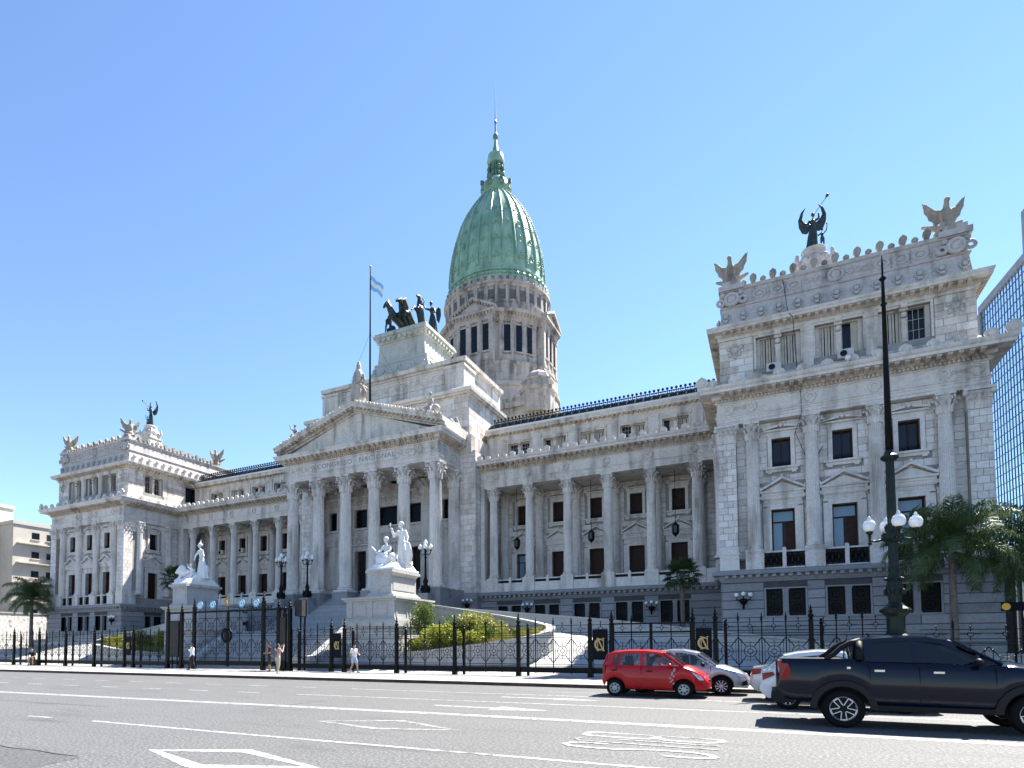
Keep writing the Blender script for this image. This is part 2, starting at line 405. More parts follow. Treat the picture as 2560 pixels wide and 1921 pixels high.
letter('road_letter', [(0.28, 0.0), (0.12, 0.0), (0.03, 0.12), (0.0, 0.35), (0.05, 0.58), (0.2, 0.68), (0.38, 0.66), (0.5, 0.5), (0.62, 0.34), (0.85, 0.32), (0.96, 0.5), (1.0, 0.75), (0.96, 0.95), (0.85, 1.02), (0.7, 1.02)], -39.62, 0.72)
pt = MB(); pt.add([(18, -44.45, .003), (22.9, -44.42, .003), (23.1, -45.3, .003), (22.4, -45.6, .003), (18, -45.5, .003)], [(0, 1, 2, 3, 4)])
obj('asphalt_patch', pt, 'asphaltpatch', road)
ribbon_s = ribbon(MB(), [(x, -44.38 + .02 * math.sin(x * 5)) for x in [18 + .25 * i for i in range(20)]], 0.025, 0.006)
obj('tar_seam', ribbon_s, 'dark', road)
rgx = random.Random(8)
for x0, y0, dx, dy_, n in ((8, -39.6, 1.0, .02, 14), (20, -35.2, .05, -1.0, 5), (27.5, -43.6, .9, .12, 9), (33, -40.2, -.1, -1.0, 6), (3, -34.9, 1.0, 0, 16)):
    P = [(x0, y0)]
    for k in range(n): P.append((P[-1][0] + dx * .6 + rgx.uniform(-.08, .08), P[-1][1] + dy_ * .6 + rgx.uniform(-.06, .06)))
    mark('tar_seam', P, 0.022, 'asphaltdark', 0.0035)


# kerb and sidewalk
SWZ = 0.12
kb = MB(); xs = [-220, -60, 20, 120]
for i in range(3):
    x0, x1 = xs[i], xs[i + 1]; y0, y1 = KY(max(x0, -60)), KY(max(x1, -60))
    kb.add([(x0, y0, -.01), (x1, y1, -.01), (x1, y1 + .22, -.01), (x0, y0 + .22, -.01), (x0, y0 + .02, SWZ + .01), (x1, y1 + .02, SWZ + .01), (x1, y1 + .22, SWZ + .01), (x0, y0 + .22, SWZ + .01)],
           [(0, 1, 5, 4), (4, 5, 6, 7), (2, 3, 7, 6), (0, 4, 7, 3), (1, 2, 6, 5)])
obj('kerb', kb, 'kerb', kind='structure')
sw = MB(); sw.add([(-220, KY(-60) + .2, 0.10), (-60, KY(-60) + .2, .1), (20, KY(20) + .2, 0.10), (120, KY(120) + .2, 0.10), (120, -3, 0.10), (-220, -3, 0.10)], [(0, 1, 2, 3, 4, 5)])
sidewalk = obj('sidewalk', sw, 'joint', kind='structure')
BUDGET = {}
class Pieces:
    """pieces of one kind: the first `limit` become objects, the rest one joined stuff part"""
    def __init__(s, name, mat, parent, limit=300): s.name = name; s.mat = mat; s.parent = parent; s.left = limit; s.rest = MB(); s.cache = {}
    def add(s, mb):
        if s.left > 0: s.left -= 1; obj(s.name, mb, s.mat, s.parent)
        else:
            o = len(s.rest.v); s.rest.v += mb.v; s.rest.f += [tuple(i + o for i in f) for f in mb.f]; s.rest.m += mb.m; s.rest.t += mb.t
    def done(s):
        if s.rest.f: obj(s.name + 's', s.rest, s.mat, s.parent, kind='stuff')
sl = Pieces('paving_slab', 'slab', sidewalk, 300)
cells = []
for i in range(-60, 50):
    for j in range(0, 6):
        x0 = -4 + i * 1.3 + (0.65 if j % 2 else 0); y0 = KY(x0 + .6) + .23 + j * 1.25
        cells.append(((x0 - 24) ** 2 + (y0 + 30) ** 2 * 2, x0, y0))
cells.sort()
random.seed(3)
for _, x0, y0 in cells:
    t = random.uniform(.05, 1)
    b = MB(Fr((0, 0, 0), (1, 0, 0), (0, 1, 0)))
    z = SWZ + random.uniform(-.001, .001)
    b.add([(x0 + .006, y0 + .006, .1), (x0 + 1.294, y0 + .006, .1), (x0 + 1.294, y0 + 1.244, .1), (x0 + .006, y0 + 1.244, .1), (x0 + .01, y0 + .01, z), (x0 + 1.29, y0 + .01, z), (x0 + 1.29, y0 + 1.24, z), (x0 + .01, y0 + 1.24, z)],
          [(4, 5, 6, 7), (0, 1, 5, 4), (1, 2, 6, 5), (2, 3, 7, 6), (3, 0, 4, 7)], 0, t)
    sl.add(b)
sl.done()
# ================================================================== the palace
palace = thing('palace', 'grey marble palace with green copper dome, columned portico and two end pavilions', 'building', (0, 0, 0))
XC, SC, XW, SW_, SP = 10.663, 3.289, 30.972, 3.134, 3.05
YP = -5.07
ZB, ZT = 7.31, 15.35
ZPB, ZPT = 6.43, 16.91
F = {1: Fr((0, 0, 0), (1, 0, 0), (0, -1, 0)), -1: Fr((0, 0, 0), (-1, 0, 0), (0, -1, 0))}
stoneP = Pieces('stone_block', 'marble', palace, 190)
baseP = Pieces('granite_block', 'granite', palace, 110)
atticP = Pieces('attic_block', 'attic', palace, 120)
modP = Pieces('modillion', 'moulding', palace, 150)
amodP = Pieces('attic_bracket', 'moulding', palace, 100)
bmodP = Pieces('base_bracket', 'granite', palace, 110)
dent = MB()

def wall(mb, u0, u1, z0, z1, n, ops, depth=0.5, mi=0):
    us = sorted({u0, u1, *[a for o in ops for a in o[:2] if u0 < a < u1]}); zs = sorted({z0, z1, *[a for o in ops for a in o[2:4] if z0 < a < z1]})
    for i in range(len(us) - 1):
        for j in range(len(zs) - 1):
            cu, cz = (us[i] + us[i + 1]) / 2, (zs[j] + zs[j + 1]) / 2
            if any(a < cu < b and c < cz < d for a, b, c, d in ops): continue
            mb.add([(us[i], n, zs[j]), (us[i + 1], n, zs[j]), (us[i + 1], n, zs[j + 1]), (us[i], n, zs[j + 1])], [(0, 1, 2, 3)], mi)
    for a, b, c, d in ops:
        m = n - depth
        mb.add([(a, n, c), (a, m, c), (a, m, d), (a, n, d), (b, n, c), (b, m, c), (b, m, d), (b, n, d)], [(0, 1, 2, 3), (4, 7, 6, 5), (0, 4, 5, 1), (3, 2, 6, 7)], mi)
    return mb

def ashlar(P, fr, u0, u1, z0, z1, ch, bw, ops, n0, proud=0.03, gap=0.018, chamfer=0.012):
    rows = max(1, round((z1 - z0) / ch)); h = (z1 - z0) / rows
    for r in range(rows):
        a, b = z0 + r * h, z0 + (r + 1) * h
        free = [(u0, u1)]
        for o in ops:
            if o[2] < b - 0.12 and o[3] > a + 0.12:
                nf = []
                for p, q in free:
                    if o[0] > p: nf.append((p, min(q, o[0])))
                    if o[1] < q: nf.append((max(p, o[1]), q))
                free = [(p, q) for p, q in nf if q - p > 0.12]
        for p, q in free:
            k = max(1, round((q - p) / bw)); cuts = [p]
            if k == 1: cuts += [q]
            else:
                st = (q - p) / k; off = 0.0 if r % 2 else st * 0.5
                for i in range(1, k + (1 if off else 0)):
                    c = p + i * st - off + random.uniform(-.09, .09) * st
                    if cuts[-1] + 0.15 < c < q - 0.15: cuts.append(c)
                cuts.append(q)
            for i in range(len(cuts) - 1):
                mb = MB(fr); mb.block(cuts[i] + gap / 2, cuts[i + 1] - gap / 2, a + gap / 2, b - gap / 2, n0 - 0.02, n0 + proud, chamfer, random.uniform(.05, 1))
                P.add(mb)

def along(path, step, fn, inset=0.0):
    for i in range(len(path) - 1):
        a, b = Vector(path[i]), Vector(path[i + 1]); L = (b - a).length; t = (b - a).normalized(); n = Vector((t.y, -t.x))
        k = max(1, int(round((L - 2 * inset) / step)))
        for j in range(k):
            fn(a + t * (inset + (L - 2 * inset) * (j + .5) / k), t, n)
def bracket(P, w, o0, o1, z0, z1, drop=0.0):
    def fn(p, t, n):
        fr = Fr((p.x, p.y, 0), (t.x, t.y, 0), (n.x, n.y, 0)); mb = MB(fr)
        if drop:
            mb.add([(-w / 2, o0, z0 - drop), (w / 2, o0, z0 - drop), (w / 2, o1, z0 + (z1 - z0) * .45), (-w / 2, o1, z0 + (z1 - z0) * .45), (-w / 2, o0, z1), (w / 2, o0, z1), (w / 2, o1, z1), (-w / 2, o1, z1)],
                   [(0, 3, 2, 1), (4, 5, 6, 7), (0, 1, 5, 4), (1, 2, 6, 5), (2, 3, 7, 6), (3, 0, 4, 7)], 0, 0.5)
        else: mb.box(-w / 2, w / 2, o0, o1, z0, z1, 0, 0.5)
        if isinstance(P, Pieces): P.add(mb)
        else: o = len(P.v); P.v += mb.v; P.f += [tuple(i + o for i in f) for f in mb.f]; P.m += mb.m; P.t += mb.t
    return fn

# ---- columns
def column_meshes(tag_, r, H, capH, baseH, fl=20, mat='marble'):
    sh = MB(); z0, z1 = baseH, H - capH
    k = fl * 3; rows = [(0, 1.0), (.33, .985), (.66, .93), (1, .86)]; vs = []; fs = []
    for t, q in rows:
        for i in range(k):
            a = 2 * PI * i / k; rr = r * q * (0.915 if i % 3 == 1 else 1.0); vs.append((rr * math.cos(a), rr * math.sin(a), z0 + (z1 - z0) * t))
    for j in range(3):
        for i in range(k): fs.append((j * k + i, j * k + (i + 1) % k, (j + 1) * k + (i + 1) % k, (j + 1) * k + i))
    sh.add(vs, fs)
    sh.lathe([(r * .9, z1 - .06), (r * .94, z1 - .04), (r * .94, z1), (r * .86, z1 + .02)], n=20)
    ba = MB(); q = r * 1.34
    ba.box(-q, q, -q, q, 0, baseH * .28)
    ba.lathe([(r * 1.3, baseH * .28), (r * 1.36, baseH * .42), (r * 1.3, baseH * .56), (r * 1.14, baseH * .6), (r * 1.12, baseH * .7), (r * 1.2, baseH * .74), (r * 1.2, baseH * .88), (r * 1.06, baseH * .93), (r * 1.03, baseH * 1.02)], n=24)
    ca = MB(); rb = r * .86
    ca.lathe([(rb, H - capH), (rb * .98, H - capH * .5), (rb * 1.05, H - capH * .3), (rb * 1.32, H - capH * .14)], n=16)
    corinth(ca, [(rb, a) for a in (0,)], r, H, capH)
    return {'column': sh.mesh('column_shaft_' + tag_, mat), 'column_base': ba.mesh('column_base_' + tag_, mat), 'capital': ca.mesh('capital_' + tag_, mat)}
def leaf(mb, base, out, side, h, w, curl):
    """acanthus leaf rising from base, bending outwards"""
    B, O, S = Vector(base), Vector(out), Vector(side); rows = []
    for t, o, ww in ((0, 0.02, .8), (.35, .06, 1), (.7, .12, .95), (.92, .34, .75), (1.0, .62, .55), (.86, .8, .25)):
        c = B + Vector((0, 0, h * t)) + O * (curl * o); rows.append((c - S * (w * ww / 2), c + O * 0.03 * h / .5 + O * w * .12, c + S * (w * ww / 2)))
    vs = [tuple(p) for r_ in rows for p in r_]; fs = []
    for j in range(len(rows) - 1):
        for i in range(2): fs.append((j * 3 + i, j * 3 + i + 1, j * 3 + 4 + i, j * 3 + 3 + i))
    mb.add(vs, fs)
def corinth(mb, _, r, H, capH):
    z = H - capH; rb = r * .88
    for row, (h, n, off) in enumerate(((.42, 8, 0), (.68, 8, PI / 8))):
        for i in range(n):
            a = off + 2 * PI * i / n; o = (math.cos(a), math.sin(a), 0); s = (-math.sin(a), math.cos(a), 0)
            leaf(mb, (o[0] * rb, o[1] * rb, z), o, s, capH * h, rb * .66, capH * .34)
    for i in range(4):
        a = PI / 4 + i * PI / 2; o = Vector((math.cos(a), math.sin(a), 0)); s = Vector((-math.sin(a), math.cos(a), 0))
        p0 = o * rb * 1.0 + Vector((0, 0, z + capH * .5)); p1 = o * r * 1.45 + Vector((0, 0, z + capH * .82))
        mb.tube([p0, (p0 + p1) / 2 + Vector((0, 0, capH * .12)), p1, p1 + o * r * .06 - Vector((0, 0, capH * .12)), p1 - o * r * .08 - Vector((0, 0, capH * .14))], [r * .07, r * .1, r * .14, r * .13, r * .1], 5)
    q = r * 1.18; e = r * 1.52; zz = H - capH * .13
    pts = []
    for i in range(4):
        a = PI / 4 + i * PI / 2; c = Vector((math.cos(a), math.sin(a))) * e * 1.06; t = Vector((-math.sin(a), math.cos(a))) * r * .14
        pts += [tuple(c - t), tuple(c + t)]
        b = a + PI / 4; pts.append((math.cos(b) * q * .93, math.sin(b) * q * .93))
    k = len(pts); vs = [(x, y, zz) for x, y in pts] + [(x * 1.04, y * 1.04, H) for x, y in pts]
    mb.add(vs, [tuple(range(k))[::-1], tuple(range(k, 2 * k))] + [(i, (i + 1) % k, k + (i + 1) % k, k + i) for i in range(k)])
    for i in range(4):
        a = i * PI / 2; mb.ball((math.cos(a) * q * .98, math.sin(a) * q * .98, H - capH * .08), r * .16, 6, 4)
CM_port = column_meshes('portico', 0.56, ZPT - ZPB, 1.5, 0.55, 22)
CM_colo = column_meshes('colonnade', 0.37, ZT - ZB, 1.1, 0.42, 20)
def column(cm, x, y, z, rz=0.0):
    c = link('column', cm['column'], palace, (x, y, z), rz)
    link('capital', cm['capital'], c); link('column_base', cm['column_base'], c); return c

# ---- window kinds (local: x right, -y outwards, z up from the sill, y = 0 on the wall face)
def L(): return MB(Fr((0, 0, 0), (1, 0, 0), (0, -1, 0)))
def win_parts(kind):
    d = {}
    if kind in ('door', 'doorglass'):
        w, h = .62, 2.9
        f = L()
        f.box(-w, -w + .09, -.46, -.36, 0, h); f.box(w - .09, w, -.46, -.36, 0, h); f.box(-w + .09, w - .09, -.46, -.36, h - .1, h); f.box(-w + .09, w - .09, -.46, -.38, h - .78, h - .7)
        f.box(-.05, .05, -.46, -.37, 0, h - .78)
        d['window'] = (f, 'wood')
        if kind == 'door':
            s = L()
            for a, b in ((-w + .09, -.05), (.05, w - .09)):
                s.box(a, b, -.47, -.42, 0, h - .78)
                for z0, z1 in ((.12, .7), (.82, h - .9)): s.box(a + .07, b - .07, -.42, -.40, z0, z1)
            s.box(-w + .09, w - .09, -.47, -.43, h - .7, h - .1)
            d['door_leaf'] = (s, 'wood')
        else:
            s = L(); s.box(-w + .09, -.05, -.46, -.44, 0, h - .78); d['pane'] = (s, 'paneskyrefl')
            s = L(); s.box(-w + .09, w - .09, -.46, -.44, h - .7, h - .1); d['transom_pane'] = (s, 'paneskyrefl')
            s = L(); s.box(.05, w - .09, -.46, -.44, 0, h - .78); d['side_pane'] = (s, 'pane')
            s = L(); s.box(.08, w - .02, -.42, -.38, .02, h - .8)
            for i in range(6): s.box(.1 + i * .08, .12 + i * .08, -.38, -.37, .05, h - .85)
            d['shutter'] = (s, 'wood')
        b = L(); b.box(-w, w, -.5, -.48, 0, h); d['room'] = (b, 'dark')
        f = L()
        for q in (-1, 1):
            f.box(*sorted((q * w, q * (w + .2))), 0, .07, -.0, h + .2); f.box(*sorted((q * (w + .2), q * (w + .44))), 0, .11, .0, h + .1)
        f.box(-w, w, 0, .07, h, h + .2); f.box(-w - .44, w + .44, 0, .09, h + .2, h + .32); f.box(-w - .4, w + .4, 0, .05, h + .32, h + .58); f.box(-w - .5, w + .5, 0, .12, h + .58, h + .68)
        for i in range(14): f.box(-w - .3 + i * .133, -w - .22 + i * .133, .05, .085, h + .36, h + .54)
        d['surround'] = (f, 'marble')
        p = L(); q = w + .58; z = h + 1.0
        p.box(-q, q, 0, .3, z, z + .12); p.box(-q + .08, q - .08, 0, .2, z - .16, z)
        p.box(-q - .02, q + .02, 0, .16, z - .36, z - .16)
        p.poly([(-q + .1, z + .12), (q - .1, z + .12), (0, z + .66)], 0, .1)
        for sg in (-1, 1): p.add([(sg * q, 0, z + .12), (sg * q, .34, z + .12), (0, .34, z + .8), (0, 0, z + .8), (sg * q, 0, z + .26), (sg * q, .34, z + .26), (0, .34, z + .95), (0, 0, z + .95)], [(0, 1, 2, 3), (4, 7, 6, 5), (1, 5, 6, 2), (0, 4, 5, 1), (0, 3, 7, 4)])
        p.ball((0, .22, z + 1.02), .1, 8, 5); p.ball((-q, .22, z + .34), .09, 6, 4); p.ball((q, .22, z + .34), .09, 6, 4)
        d['pediment'] = (p, 'marble')
    elif kind in ('upper', 'upperdark'):
        w, h = .5, 1.76; f = L()
        f.box(-w, -w + .08, -.42, -.32, 0, h); f.box(w - .08, w, -.42, -.32, 0, h); f.box(-w + .08, w - .08, -.42, -.32, h - .09, h); f.box(-.035, .035, -.42, -.33, 0, h - .09)
        d['window'] = (f, 'wood')
        s = L()
        if kind == 'upper':
            s.box(-w + .08, -.035, -.43, -.38, 0, h - .09); s.box(.035, w - .08, -.43, -.38, 0, h - .09)
            for i in range(5): s.box(-w + .1 + i * .075, -w + .12 + i * .075, -.38, -.365, .05, h - .14); s.box(.06 + i * .075, .08 + i * .075, -.38, -.365, .05, h - .14)
            d['shutter'] = (s, 'wood')
        else:
            s.box(-w + .08, -.035, -.42, -.4, 0, h - .09); s.box(.035, w - .08, -.42, -.4, 0, h - .09); d['pane'] = (s, 'pane')
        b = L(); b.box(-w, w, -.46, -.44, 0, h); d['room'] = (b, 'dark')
        g_ = L(); g_.box(-w, w, -.12, -.1, .3, .33); g_.box(-w, w, -.12, -.1, .0, .03)
        for i in range(9): g_.box(-w + .03 + i * .115, -w + .055 + i * .115, -.12, -.1, .03, .3)
        for i in range(4): g_.torus((-.36 + i * .24, -.11, .165), .09, .014, 'y', 10, 4)
        d['grille'] = (g_, 'iron')
        f = L()
        for q in (-1, 1): f.box(*sorted((q * w, q * (w + .22))), 0, .08, -.02, h + .22)
        f.box(-w, w, 0, .08, h, h + .22); f.box(-w - .3, w + .3, 0, .05, h + .22, h + .42)
        d['surround'] = (f, 'marble')
        c = L(); z = h + .42; c.box(-w - .42, w + .42, 0, .2, z, z + .1)
        for sg in (-1, 1): c.add([(sg * (w + .46), 0, z + .1), (sg * (w + .46), .26, z + .1), (sg * .16, .26, z + .24), (sg * .16, 0, z + .24), (sg * (w + .46), 0, z + .22), (sg * (w + .46), .26, z + .22), (sg * .16, .26, z + .36), (sg * .16, 0, z + .36)], [(0, 1, 2, 3), (4, 7, 6, 5), (1, 5, 6, 2), (0, 4, 5, 1), (3, 2, 6, 7)]); c.ball((sg * (w + .4), .2, z + .3), .1, 6, 4)
        c.ball((0, .18, z + .34), .13, 8, 5)
        d['lintel_cornice'] = (c, 'marble')
        f = L(); f.box(-w - .45, w + .45, 0, .22, -.14, -.02); f.box(-w - .36, w + .36, 0, .12, -.32, -.14)
        for q in (-1, 1): f.box(q * (w + .15) - .12, q * (w + .15) + .12, .0, .16, -.42, -.32)
        d['sill'] = (f, 'marble')
    elif kind.startswith('attic'):
        # a recessed bay holding two openings and a herm between them
        w, h, iw = (1.2, 1.98, .78) if 'wing' in kind else (1.0, 1.05, .74)
        gap = .2 if 'wing' in kind else .18
        f = L(); wl_ = L()
        wl_ = wall(wl_, -w, w, 0, h + .0, -.25, [(-gap - iw, -gap, .08, h - .06), (gap, gap + iw, .08, h - .06)], .3)
        f = wl_; d['window'] = (f, 'attic')
        hm = L(); hm.taper((-.1, .1, -.25, -.1), (-.14, .14, -.25, -.04), .05, h * .62); hm.box(-.16, .16, -.25, -.02, h * .62, h * .68); hm.ball((0, -.1, h * .8), h * .09, 8, 6); hm.box(-.2, .2, -.25, 0, h * .9, h); hm.box(-.16, .16, -.24, -.02, 0, .06)
        d['herm'] = (hm, 'attic')
        s = L(); s2 = L(); g_ = L()
        sel = kind.split('_')[-1]
        for q, c in zip((-1, 1), sel):
            a, b = (-gap - iw, -gap) if q < 0 else (gap, gap + iw)
            if c == 's':
                for k in range(5): s.box(a + .01 + k * iw / 5, a + (k + 1) * iw / 5 - (.045 if k % 2 else .015), -.46, -.42 + .03 * (k % 2), .08, h - .06)
            elif c == 'h':
                s.box((a + b) / 2 + .05, b, -.48, -.42, .08, h - .06); s2.box(a, (a + b) / 2 + .05, -.52, -.5, .08, h - .06)
            else:
                s2.box(a, b, -.52, -.5, .08, h - .06)
                for k in range(1, 3): g_.box(a + iw * k / 3 - .012, a + iw * k / 3 + .012, -.42, -.4, .08, h - .06)
                for k in range(1, 3): g_.box(a, b, -.425, -.405, .08 + (h - .14) * k / 3 - .012, .08 + (h - .14) * k / 3 + .012)
        if s.f: d['shutter'] = (s, 'woodlight')
        if s2.f: d['pane'] = (s2, 'pane')
        if g_.f: d['grille'] = (g_, 'woodlight')
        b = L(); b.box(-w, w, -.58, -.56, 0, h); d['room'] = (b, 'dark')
        f = L(); f.box(-w - .12, -w, 0, .06, -.02, h + .14); f.box(w, w + .12, 0, .06, -.02, h + .14); f.box(-w, w, 0, .06, h, h + .14); f.box(-w - .18, w + .18, 0, .12, h + .14, h + .22)
        f.poly([(-.14, h - .06), (.14, h - .06), (.2, h + .26), (-.2, h + .26)], 0.0, .16)
        d['surround'] = (f, 'attic')
    elif kind == 'base':
        w, h, gp = 1.02, 1.62, .15; f = L()
        f.box(-gp, gp, -.3, -.02, 0, h); f.box(-gp - .03, gp + .03, -.3, .0, h - .12, h); f.box(-gp - .03, gp + .03, -.3, .0, 0, .1)
        for i in range(3): f.box(-gp + .04 + i * .09, -gp + .08 + i * .09, -.02, -.005, .14, h - .16)
        d['window'] = (f, 'granite')
        g_ = L()
        for a, b in ((-w, -gp), (gp, w)):
            c = (a + b) / 2; hw = (b - a) / 2
            for z in (.02, h * .5, h - .04): g_.box(a, b, -.26, -.24, z, z + .025)
            for k in range(5): g_.box(a + (b - a) * (k + .5) / 5 - .01, a + (b - a) * (k + .5) / 5 + .01, -.265, -.245, 0, h)
            g_.torus((c, -.25, h * .28), hw * .55, .018, 'y', 12, 4); g_.torus((c, -.25, h * .74), hw * .45, .018, 'y', 12, 4); g_.torus((c, -.25, h * .28), hw * .22, .016, 'y', 8, 4)
        d['grille'] = (g_, 'iron')
        s = L(); s.box(-w, w, -.42, -.4, 0, h); d['pane'] = (s, 'dark')  # black sheet painted in for the darkness of the rooms
    elif kind == 'bigdoor':
        w, h = .66, 4.4; f = L()
        f.box(-w, -w + .1, -.6, -.5, 0, h); f.box(w - .1, w, -.6, -.5, 0, h); f.box(-w + .1, w - .1, -.6, -.5, h - .12, h)
        for z in (1.0, 2.2, 3.4): f.box(-w + .1, w - .1, -.6, -.54, z, z + .08)
        d['window'] = (f, 'wood')
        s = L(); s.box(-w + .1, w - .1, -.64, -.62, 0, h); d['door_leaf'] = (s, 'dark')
        f = L()
        for q in (-1, 1): f.box(*sorted((q * w, q * (w + .26))), 0, .12, 0, h + .26)
        f.box(-w, w, 0, .12, h, h + .26); f.box(-w - .4, w + .4, 0, .3, h + .5, h + .66); f.box(-w - .3, w + .3, 0, .1, h + .26, h + .5)
        d['surround'] = (f, 'marble')
    elif kind.startswith('grid'):
        w = {'grid1': .48, 'grid2': .75, 'grid3': 1.1}[kind]; h = 1.8; f = L(); n = round(w * 2 / .19)
        for i in range(n + 1): f.box(-w + i * 2 * w / n - .014, -w + i * 2 * w / n + .014, -.32, -.28, 0, h)
        for i in range(9): f.box(-w, w, -.325, -.285, h * i / 8 - .014, h * i / 8 + .014)
        for i in range(n):
            for j in range(8):
                if (i + j) % 2 == 0: f.torus((-w + (i + .5) * 2 * w / n, -.3, h * (j + .5) / 8), .06, .014, 'y', 8, 3)
        d['window'] = (f, 'iron')
        s = L(); s.box(-w, w, -.42, -.4, 0, h); d['pane'] = (s, 'pane')
        f = L()
        for q in (-1, 1): f.box(*sorted((q * w, q * (w + .2))), 0, .07, 0, h + .2)
        f.box(-w, w, 0, .07, h, h + .2); f.box(-w - .2, w + .2, 0, .09, -.2, 0)
        d['surround'] = (f, 'marble')
    return {k: v[0].mesh(kind + '_' + k, v[1]) for k, v in d.items()}
WK = {}
def window(kind, x, y, z, rz=0.0):
    if kind not in WK: WK[kind] = win_parts(kind)
    d = WK[kind]; root = link('window', d['window'], palace, (x, y, z), rz)
    for k, me in d.items():
        if k != 'window': link(k, me, root)
    return root

